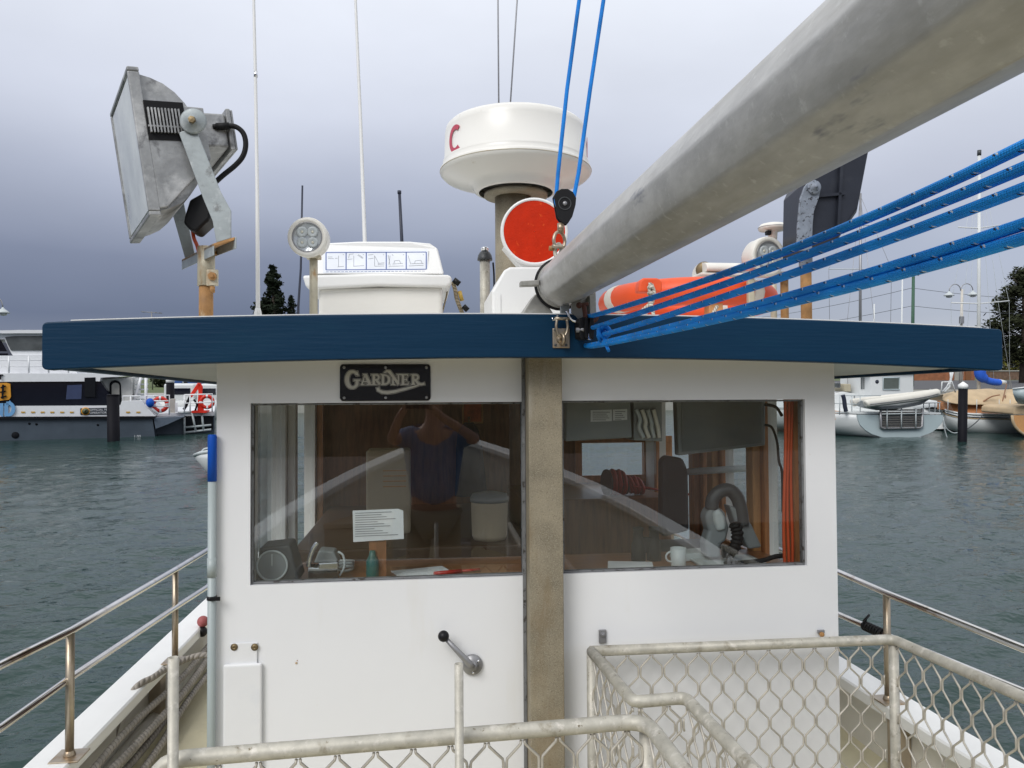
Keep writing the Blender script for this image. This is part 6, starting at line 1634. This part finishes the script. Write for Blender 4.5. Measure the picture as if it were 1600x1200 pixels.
    for k, dy in enumerate((0, 1.0)):
        pts = [wy(x,y,Y)+V((0,dy*min(1,(1466-x)/45),0)) for x,y in ((1352,632),(1358,630),(1380,627.5),(1405,624.5),(1430,621),(1450,617),(1461,614.5),(1467,613))]
        mb = MB(); mb.tube(smooth(pts,4), [.10]+[.17]*(len(smooth(pts,4))-3)+[.15,.10], 14); obj('side_tube', mb, HYPA, D)
    for off in (.0,):
        mb = MB(); mb.tube([p+V((0,-.17,-.0)) for p in [wy(x,y,Y) for x,y in ((1356,631),(1380,628.5),(1405,625.5),(1430,622),(1450,618),(1462,615))]], .016, 6); mb.tube([p+V((0,-.155,-.07)) for p in [wy(x,y,Y) for x,y in ((1356,631),(1380,628.5),(1405,625.5),(1430,622),(1450,618),(1462,615))]], .012, 6); obj('rub_strake', mb, GREYP, D)
    mb = MB(); lo_ = [wy(x,y,Y+.05) for x,y in ((1356,634),(1380,638.5),(1410,637.5),(1440,632),(1458,620),(1466,615))]; mb.loft([[p, p+V((0,.5,-.10)), p+V((0,1.0,0)), p+V((0,.5,.2))] for p in lo_], True, True); obj('bottom', mb, MIDG, D)
    mb = MB(); wpr(mb, [(1383,626),(1384,622.5),(1395,622),(1396,625)], Y+.4, .3); obj('thwart', mb, MIDG, D)
cruiser()
def yacht():
    Yh = 31.8
    T = thing('sailing_yacht', 'white yacht beside the capped pile under a tan canvas cover', 'yacht', wy(1540, 684, Yh), fr='w')
    top = [(1469,634),(1478,641),(1495,645),(1520,647),(1560,648),(1600,648),(1660,645)]
    mid = [(1469.5,645),(1479,655),(1497,660),(1520,664),(1560,667),(1600,669),(1660,668)]
    bot = [(1472,655),(1480,670),(1497,676),(1520,679),(1560,682),(1600,684.5),(1660,686)]
    b2 = [(1474,658),(1483,674),(1499,680),(1520,683),(1560,687),(1600,690),(1660,692)]
    dep = [1.7,.8,.35,.12,0,0,.2]
    rr = lambda pts, ex=0: [wy(x, y, Yh+dep[i]+ex) for i, (x, y) in enumerate(pts)]
    mb = MB(); A, Bm, C_ = rr(top), rr(mid), rr(bot, .25)
    back = [V((p.x, p.y+3.2-2*dep[i], p.z)) for i, p in enumerate(A)]
    mb.loft([[A[i], Bm[i], C_[i], V((back[i].x, back[i].y, 0)), back[i]] for i in range(7)], True, True); obj('hull', mb, BOATW, T)
    mb = MB(); E_ = rr(b2, .27); C2 = rr(bot, .225); mb.loft([[C2[i], E_[i], V((E_[i].x, E_[i].y+2, -.3))] for i in range(7)], False, False, False); obj('boot_top', mb, BOOT, T)
    for dz, r_, mat in ((.0,.045,BOATW),(-.14,.02,DKBLUE),(-.20,.012,GOLD)):
        mb = MB(); mb.tube([p+V((0,-.02,dz)) for p in A], r_, 6); obj('rubbing_strake' if dz == 0 else 'cove_line', mb, mat, T)
    mb = MB(); mb.loft([[p+V((0,.15,.02)), p+V((0,.45,.42)), p+V((0,.6,.42)), p+V((0,.6,.02))] for p in A[1:]], True, False); obj('coachroof', mb, WOOD, T)
    # stanchions and rails
    for px in (1481, 1526, 1561, 1578):
        i = 0; p = wy(px, 645.5, Yh+.12); mb = MB(); mb.cyl(p, p+V((0,0,.62)), .016, n=6); obj('stanchion', mb, PALEG, T)
    mb = MB(); mb.tube([wy(x,y,Yh+.3) for x,y in ((1471,614),(1472,597),(1487,596.5),(1493,613))], .035, 6); mb.tube([wy(x,y,Yh+.5) for x,y in ((1471,614),(1480,604),(1487,590),(1489,580))], .04, 6); mb.tube([wy(x,y,Yh+.45) for x,y in ((1476,613),(1484,604),(1486,590),(1485,578))], .05, 6); obj('stern_gantry', mb, BOATW, T)
    # tan cover: three pulled-down panels over a ridge
    fr = [(1472,626),(1478,627.5),(1488,629),(1500,631.5),(1512,632.5),(1522,632),(1534,631),(1545,636),(1556,639),(1566,637),(1574,634),(1590,628),(1640,626)]
    rg = [(1474,617),(1480,613.5),(1490,610),(1503,608),(1516,607),(1530,606),(1543,606),(1556,606),(1568,607),(1578,607),(1588,606),(1600,607),(1640,607)]
    rows = []
    for k in range(9):
        t = k/8; row = []
        for i in range(13):
            a = wy(*fr[i], Yh+.15+(.6 if i == 0 else 0)); b = wy(*rg[i], Yh+1.3)
            if t <= .75:
                s = t/.75; p = a.lerp(b, s); p.z += .10*math.sin(pi*s) + .035*math.sin(i*2.1+k*1.3)
            else:
                s = (t-.75)/.25; p = b.lerp(V((b.x, b.y+1.4, a.z)), s)
            row.append(p)
        rows.append(row)
    mb = MB(); mb.loft(rows, False, True, False); c = obj('canvas_cover', mb, CANV, T); sm = c.modifiers.new('sub','SUBSURF'); sm.levels = sm.render_levels = 2; so_ = c.modifiers.new('thick','SOLIDIFY'); so_.thickness = .02
    mb = MB(); mb.tube(smooth([wy(x,y,Yh+.3) for x,y in ((1532,631),(1540,625),(1550,619.5),(1562,617))]), .03, 6); obj('cover_seam', mb, WOODD, T)
    mb = MB(); mb.tube([wy(1562,645,Yh+.1), wy(1573,600,Yh+1.0)], .025, 6); mb.tube([wy(1569,645,Yh+.1), wy(1571,618,Yh+.7)], .03, 6); obj('cover_tie', mb, WOODD, T)
    # mast, spreaders, boom with blue cover
    Ym = Yh+1.9; m0 = wy(1529, 640, Ym); m1 = wy(1530, 243, Ym)
    mb = MB(); mb.tube([m0, m1], [.085,.07], 12); m_ = obj('mast', mb, BOATW, T)
    mb = MB(); mb.cyl(m1, m1+V((0,0,.25)), .09, n=8); obj('masthead_light', mb, DARKPL, m_)
    for y, x0, x1 in ((474,1486,1577),(356,1497,1563)):
        mb = MB(); mb.tube([wy(x0,y-1,Ym), wy(1529,y+.5,Ym), wy(x1,y-4,Ym)], .028, 6); obj('spreader', mb, BOATW, T)
    for x, sx, ey in ((1486,1488,640),(1577,1578,640),(1515,1500,640),(1545,1556,640),(1505,1480,640),(1560,1586,640)):
        mb = MB(); mb.tube([wy(1530,250,Ym), wy(x,474,Ym), wy(sx,ey,Ym)], .008, 5); obj('shroud', mb, PALEG, T)
    mb = MB(); pts = smooth([wy(x,y,Ym-.3) for x,y in ((1531,578),(1532,586),(1538,592),(1548,596),(1558,597.5),(1563,597))], 5); mb.tube(pts, [.24,.245,.25,.25,.25,.245,.24,.235,.23,.22,.21]+[.16]*(len(pts)-14)+[.15,.14,.12], 14); obj('blue_sail_cover', mb, TARPB, T)
    mb = MB(); mb.tube([wy(1560,596,Ym-.3), wy(1571,597.5,Ym-.3)], [.12,.09], 10); obj('boom_end', mb, BOATW, T)
    # tender at the right edge
    Y = 29.2; D = thing('tender', 'pale blue wooden tender at the right edge above the tan cover', 'dinghy', wy(1592,630,Y), fr='w')
    rows = [[wy(x,y,Y+dy) for x,y,dy in ((1582,608,.2),(1583,616,.1),(1587,626,.25),(1591,631,.6),(1587,626,1.0),(1582,608,1.1))], [wy(x,y,Y+dy) for x,y,dy in ((1600,606,-.1),(1600,620,-.1),(1600,629,.2),(1602,632,.6),(1600,629,1.2),(1600,606,1.4))], [wy(x,y,Y+dy) for x,y,dy in ((1650,603,-.2),(1650,618,-.2),(1650,629,.2),(1650,632,.6),(1650,629,1.2),(1650,603,1.5))]]
    mb = MB(); mb.loft(rows, True, True); obj('hull', mb, BOATG, D)
    mb = MB(); mb.tube([wy(1582,607.5,Y+.15), wy(1600,605.5,Y-.12), wy(1650,602.5,Y-.22)], .03, 6); obj('gunwale', mb, BOATW, D)
    # varnished stern of the next boat
    Y = 29.6; W_ = thing('wooden_boat', 'varnished wooden stern of a boat cut off by the right edge', 'boat', wy(1600,684,Y), fr='w')
    pl = [(1581.5,649),(1582.5,658),(1586,666),(1592,673),(1600,678.5),(1625,686),(1660,688),(1660,649)]
    mb = MB(); wpr(mb, pl, Y, .06); obj('transom', mb, WOODL, W_)
    mb = MB(); mb.tube([wy(x,y,Y) for x,y in pl[:7]], .06, 6); obj('transom_rim', mb, CANV, W_)
    mb = MB(); mb.loft([[wy(x,y,Y+.07) for x,y in pl], [wy(x+20,y-2,Y+4) for x,y in pl]], True, True); obj('hull', mb, BOATW, W_)
    mb = MB(); wpr(mb, [(1584,648),(1586,637),(1598,635),(1640,634),(1640,648)], Y+.2, 2); obj('cover', mb, CANV, W_, bevel=.1)
    for lab, pts in (('slack white mooring line from the motor sailer stern into the water', ((1474,652),(1475,665),(1478,678),(1482,690))), ('mooring line sagging from the yacht stern towards the capped pile', ((1474,655),(1478,668),(1488,676),(1497,676))), ('dark mooring line from the yacht rail down to the capped pile', ((1538,646),(1525,660),(1512,670)))):
        mb = MB(); mb.tube(smooth([wy(x,y,30.4) for x,y in pts]), .022, 6); obj('mooring_line', mb, PALEG if 'white' in lab or 'sagging' in lab else DARKPL, label=lab, cat='rope', fr='w', loc=wy(*pts[0],30.4))
yacht()
def far_boat(label, px, py, Y, L, mat, side=1):
    b = wy(px, py, Y); b.z = 0
    T = thing('cabin_boat', label, 'boat', b, fr='w')
    mb = MB(); hullform(mb, b, (side,.15,0), L, 2.4, 1.0); obj('hull', mb, mat, T)
    mb = MB(); mb.box(b+V((side*L*.25,-.8,1.0)), b+V((side*L*.65,.8,2.0))); h = obj('cabin', mb, BOATW, T, bevel=.1)
    mb = MB(); mb.box(b+V((side*L*.30,-.83,1.4)), b+V((side*L*.6,-.79,1.75))); obj('cabin_window', mb, FERD, h)
    mb = MB(); mb.tube([b+V((side*L*.45,0,2)), b+V((side*L*.45,0,3.1))], .03, 6); obj('mast', mb, PALEG, T)
far_boat('white cabin boat moored in the gap behind the ferry stair', 233, 600, 47, 4.2, BOATW)
far_boat('white cabin boat peeping past the right side of the wheelhouse', 1322, 600, 46, 5.5, BOATW, -1)
far_boat('white cabin boat moored behind the red ferry crane', 292, 600, 46.5, 3.0, BOATW, 1)

# ------------------------------------------------------------------ shore: trees, lamps, poles, wall, house, car
def tree(name, label, px, ytop, Y, hw, n, mat, shape, seed, group=None, zcr=None):
    rnd = random.Random(seed); b = wy(px, 600, Y); b.z = 1.2; zt_ = wy(px, ytop, Y).z; Hh = zt_-1.2
    T = thing(name, label, 'tree', b, fr='w', group=group)
    mb = MB(); mb.tube([b, b+V((.1,0,Hh*.5)), b+V((0,.1,Hh*.95))], [.035*Hh*.8,.022*Hh*.8,.004*Hh], 10)
    limbs = []
    for k in range(16):
        z = rnd.uniform(.25,.9); a = rnd.uniform(0, 2*pi); ln = hw*(.9 if shape == 'round' else 1.0-z)*rnd.uniform(.5,.95)
        p = b+V((0,0,Hh*z)); e = p+V((math.cos(a)*ln, math.sin(a)*ln, ln*.45)); mb.tube([p, e], [.007*Hh,.002*Hh], 5); limbs.append((p, e, ln))
    obj('trunk', mb, BARK, T)
    mb = MB(); clumps = []
    for k in range(70):
        if shape == 'cone':
            z = rnd.random()**.8; r = hw*(1-z)**.75*rnd.uniform(.35,1.08)*(1+.25*math.sin(z*23)); zz_ = .12+.88*z
            cs = hw*.34*(1.1-z)+.12
        else:
            z = rnd.random(); r = hw*math.sqrt(max(.05, 1-(2*z-.9)**2))*rnd.uniform(.3,1.05); zz_ = .22+.76*z; cs = hw*.30
        a = rnd.uniform(0, 2*pi); clumps.append((b+V((r*math.cos(a), r*math.sin(a), Hh*zz_)), cs))
    for i in range(n):
        c, cs = clumps[i % 70]
        d_ = V((rnd.gauss(0,1), rnd.gauss(0,1), rnd.gauss(0,.75)))*cs*.5
        s = rnd.uniform(.08,.19)*(hw**.4); u = V((rnd.gauss(0,1),rnd.gauss(0,1),rnd.gauss(0,1))).normalized(); v_ = u.orthogonal().normalized()
        q = c+d_; mb._add([q-u*s, q+v_*s*.45, q+u*s, q-v_*s*.45], [(0,1,2,3)])
    obj('crown', mb, mat, T, fix=False)
tree('conifer_tree', 'tall dark conifer beyond the roof right of the whip antenna', 427, 414, 78, 2.3, 5000, LEAFP, 'cone', 1, 'conifers on the left shore')
tree('conifer_tree', 'small dark conifer tip beside the liferaft locker', 456, 463, 78, 1.2, 2500, LEAFP, 'cone', 2, 'conifers on the left shore')
tree('conifer_tree', 'low dark conifer tip at foot of the whip antenna', 408, 478, 82, 2.0, 2500, LEAFP, 'cone', 3, 'conifers on the left shore')
tree('pine_tree', 'large dark spreading pine at the right edge of the view', 1597, 424, 70, 2.9, 16000, LEAF, 'round', 4)
tree('shrub_tree', 'yellow green bushy tree behind the ferry crane', 338, 594, 66, 1.6, 2500, LEAFY, 'round', 5)
tree('shrub_tree', 'bright green bushy tree under the dark pine', 1578, 548, 92, 2.6, 3000, LEAFY, 'round', 6)
tree('shrub_tree', 'dark bushy tree behind the ferry stern piles', 283, 590, 68, 2.3, 3500, LEAF, 'round', 8)

def lamp_post(label, px, ytop, Y, arms, r=.09):
    b = wy(px, 600, Y); b.z = 1.25; top = wy(px, ytop, Y)
    T = thing('street_lamp', label, 'street lamp', b, fr='w')
    mb = MB(); mb.tube([b, V((b.x, Y, top.z))], [r*1.5, r], 12); obj('pole', mb, M('lamp_post_cream', (.55,.52,.47), .5) if 'lamp_post_cream' not in MATS else MATS['lamp_post_cream'], T)
    for (ax_, ay_) in arms:
        h = wy(ax_, ay_, Y); m = V(((top.x+h.x)/2, Y, max(top.z, h.z)+abs(top.x-h.x)*.55)); n_ = 12
        pts = [V((top.x+(h.x-top.x)*(1-math.cos(q))/2, Y, top.z-.1+(abs(h.x-top.x)*.52)*math.sin(q)+(h.z+.35-top.z+.1)*(q/pi)**2)) for q in [pi*i/n_ for i in range(n_+1)]]
        mb = MB(); mb.tube(pts, .035, 8); a = obj('arm', mb, GREYP, T)
        mb = MB(); mb.lathe([(.05,.36),(.07,.30),(.10,.26),(.30,.10),(.40,.0),(.38,-.01),(.001,.02)], h, (0,0,1), 20); obj('shade', mb, PALEG, a)
        mb = MB(); mb.lathe([(.25,.0),(.2,-.14),(.001,-.18)], h, (0,0,1), 16); obj('lamp_bowl', mb, LENSG, a)
    return T
T = lamp_post('cream double-headed street lamp among the masts at right', 1501, 452, 56, [(1483,462),(1520,461)])
mb = MB(); p = wy(1502.5, 500, 55.8); mb.box(p-V((.15,.1,.28)), p+V((.15,.1,.28))); obj('meter_box', mb, GREYP, T)
lamp_post('pale street lamp head at the far left edge', -22, 470, 52, [(4.5, 489)])
def poles():
    b = wy(1425, 600, 60); b.z = 1.25; top = wy(1425, 424, 60)
    T = thing('power_pole', 'green painted power pole between the masts at right', 'pole', b, fr='w')
    mb = MB(); mb.tube([b, V((b.x, 60, top.z))], [.15,.12], 12); obj('shaft', mb, GREENP, T)
    mb = MB(); mb.cyl(V((b.x-.5,60,top.z-.3)), V((b.x+.5,60,top.z-.3)), .05, n=6); obj('crossarm', mb, WOODD, T)
    for lab, ya, yl, yr in (('upper power line strung through the green pole', 450, 486, 463), ('lower power line strung through the green pole', 478, 506, 484)):
        a = wy(1425, ya, 60); l = wy(1150, yl+14, 95); r = wy(1700, yr+5, 75)
        pts = []
        for p, q in ((l, a), (a, r)):
            for i in range(12):
                t = i/12; x = p.lerp(q, t); x.z -= .7*4*t*(1-t)*.5; pts.append(x)
        pts.append(r); mb = MB(); mb.tube(pts, .02, 5); obj('power_line', mb, DARKPL, label=lab, cat='power line', fr='w', loc=a)
    for px, y0, Y, lab in ((1410, 432, 44, 'small yacht with a thin white mast left of the green pole'), (1366, 475, 46, 'small yacht with a short thin mast between the two tall masts')):
        c = wy(px, y0, Y); b = V((c.x, Y, 0)); mb = MB(); mb.tube([b+V((0,0,.8)), c], [.06,.04], 8)
        Tm = thing('small_yacht', lab, 'yacht', b, fr='w'); obj('mast', mb, BOATW, Tm)
        mb = MB(); hullform(mb, b+V((-2.5,0,0)), (1,.1,0), 6, 2, .8); obj('hull', mb, BOATW, Tm)
    c = wy(237, 489, 60); b = V((c.x, 60, 1.25)); T = thing('aerial_pole', 'thin pole with a television aerial beyond the roof at left', 'aerial', b, fr='w')
    mb = MB(); mb.tube([b, c+V((0,0,.1))], .05, 6); obj('pole', mb, GREYP, T)
    mb = MB(); mb.cyl(c+V((-.75,0,.1)), c+V((.75,0,-.03)), .025, n=5)
    for k in range(5): mb.cyl(c+V((-.6+.3*k,-.3,.05)), c+V((-.6+.3*k,.3,.05)), .015, n=5)
    obj('aerial', mb, GREYP, T)
poles()
def shore_bits():
    a = wy(1428, 596, 84); b = wy(1523, 596, 84); T = thing('brick_wall', 'long low red brick wall beyond the road at right', 'wall', (a.x, 84, 1.25), fr='w')
    mb = MB(); mb.box((a.x,84,1.2), (b.x,84.4,2.55)); obj('brickwork', mb, BRICKM, T)
    mb = MB(); mb.box((a.x-.05,83.95,2.552), (b.x+.05,84.45,2.65)); obj('coping', mb, CONC, T)
    for x in (1496, 1513): p = wy(x, 590, 83.9); mb = MB(); mb.box((p.x-.35,83.9,1.2), (p.x+.35,83.99,3.0)); obj('pier', mb, CONC if x < 1500 else WOODD, T)
    a = wy(1545, 596, 86); T = thing('stone_wall', 'low brown stone wall under the pine at the right edge', 'wall', (a.x, 86, 1.25), fr='w')
    mb = MB(); mb.box((a.x,86,1.2), (a.x+14,86.5,2.3)); obj('stonework', mb, M('brown_stone', (.16,.10,.07), .9, var=.4, scale=3), T)
    mb = MB(); mb.box((a.x-.05,85.9,2.302), (a.x+14,86.6,2.42)); obj('coping', mb, CONC, T)
    b = wy(1586, 580, 120); b.z = 1.25; T = thing('house', 'pale low house with a grey roof behind the pine', 'house', b, fr='w')
    mb = MB(); mb.box(b+V((-2.5,0,0)), b+V((6,6,2.6))); obj('wall', mb, CONC, T)
    mb = MB(); mb.loft([[b+V((-3,-.5,2.6)), b+V((6.5,-.5,2.6)), b+V((6.5,6.5,2.6)), b+V((-3,6.5,2.6))], [b+V((-1,3,4.3)), b+V((5,3,4.3)), b+V((5,3.2,4.3)), b+V((-1,3.2,4.3))]], True, False); obj('roof', mb, GREYP, T)
    for dx in (-1, 2.5): mb = MB(); mb.box(b+V((dx,-.03,.9)), b+V((dx+1.3,.01,2.0))); obj('window', mb, FERGL, T)
    b = wy(321, 607, 58); b.z = 1.25; T = thing('parked_car', 'blue car parked on the shore behind the ferry crane', 'car', b, fr='w')
    mb = MB(); side = [(-1.9,.35),(-1.95,.75),(-1.2,.9),(-.7,1.38),(.7,1.40),(1.3,.95),(1.9,.8),(1.95,.35)]
    mb.prism([b+V((x,-.8,z)) for x, z in side], (0,1.6,0)); obj('body', mb, M('car_blue', (.03,.09,.30), .3, coat=.5), T, bevel=.08)
    mb = MB(); mb.prism([b+V((x,-.83,z)) for x, z in ((-1.05,.92),(-.65,1.30),(.62,1.31),(1.1,.95))], (0,1.66,0)); obj('window', mb, FERD, T)
    for x in (-1.2, 1.25):
        for y in (-.82, .66): mb = MB(); mb.cyl(b+V((x,y,.33)), b+V((x,y+.16,.33)), .33, n=20); w_ = obj('wheel', mb, RUBBER, T); mb = MB(); mb.lathe([(.2,0),(.001,.02)], b+V((x,y-.002 if y < 0 else y+.162,.33)), (0,-1 if y < 0 else 1,0), 14); obj('rim', mb, PALEG, w_)
shore_bits()
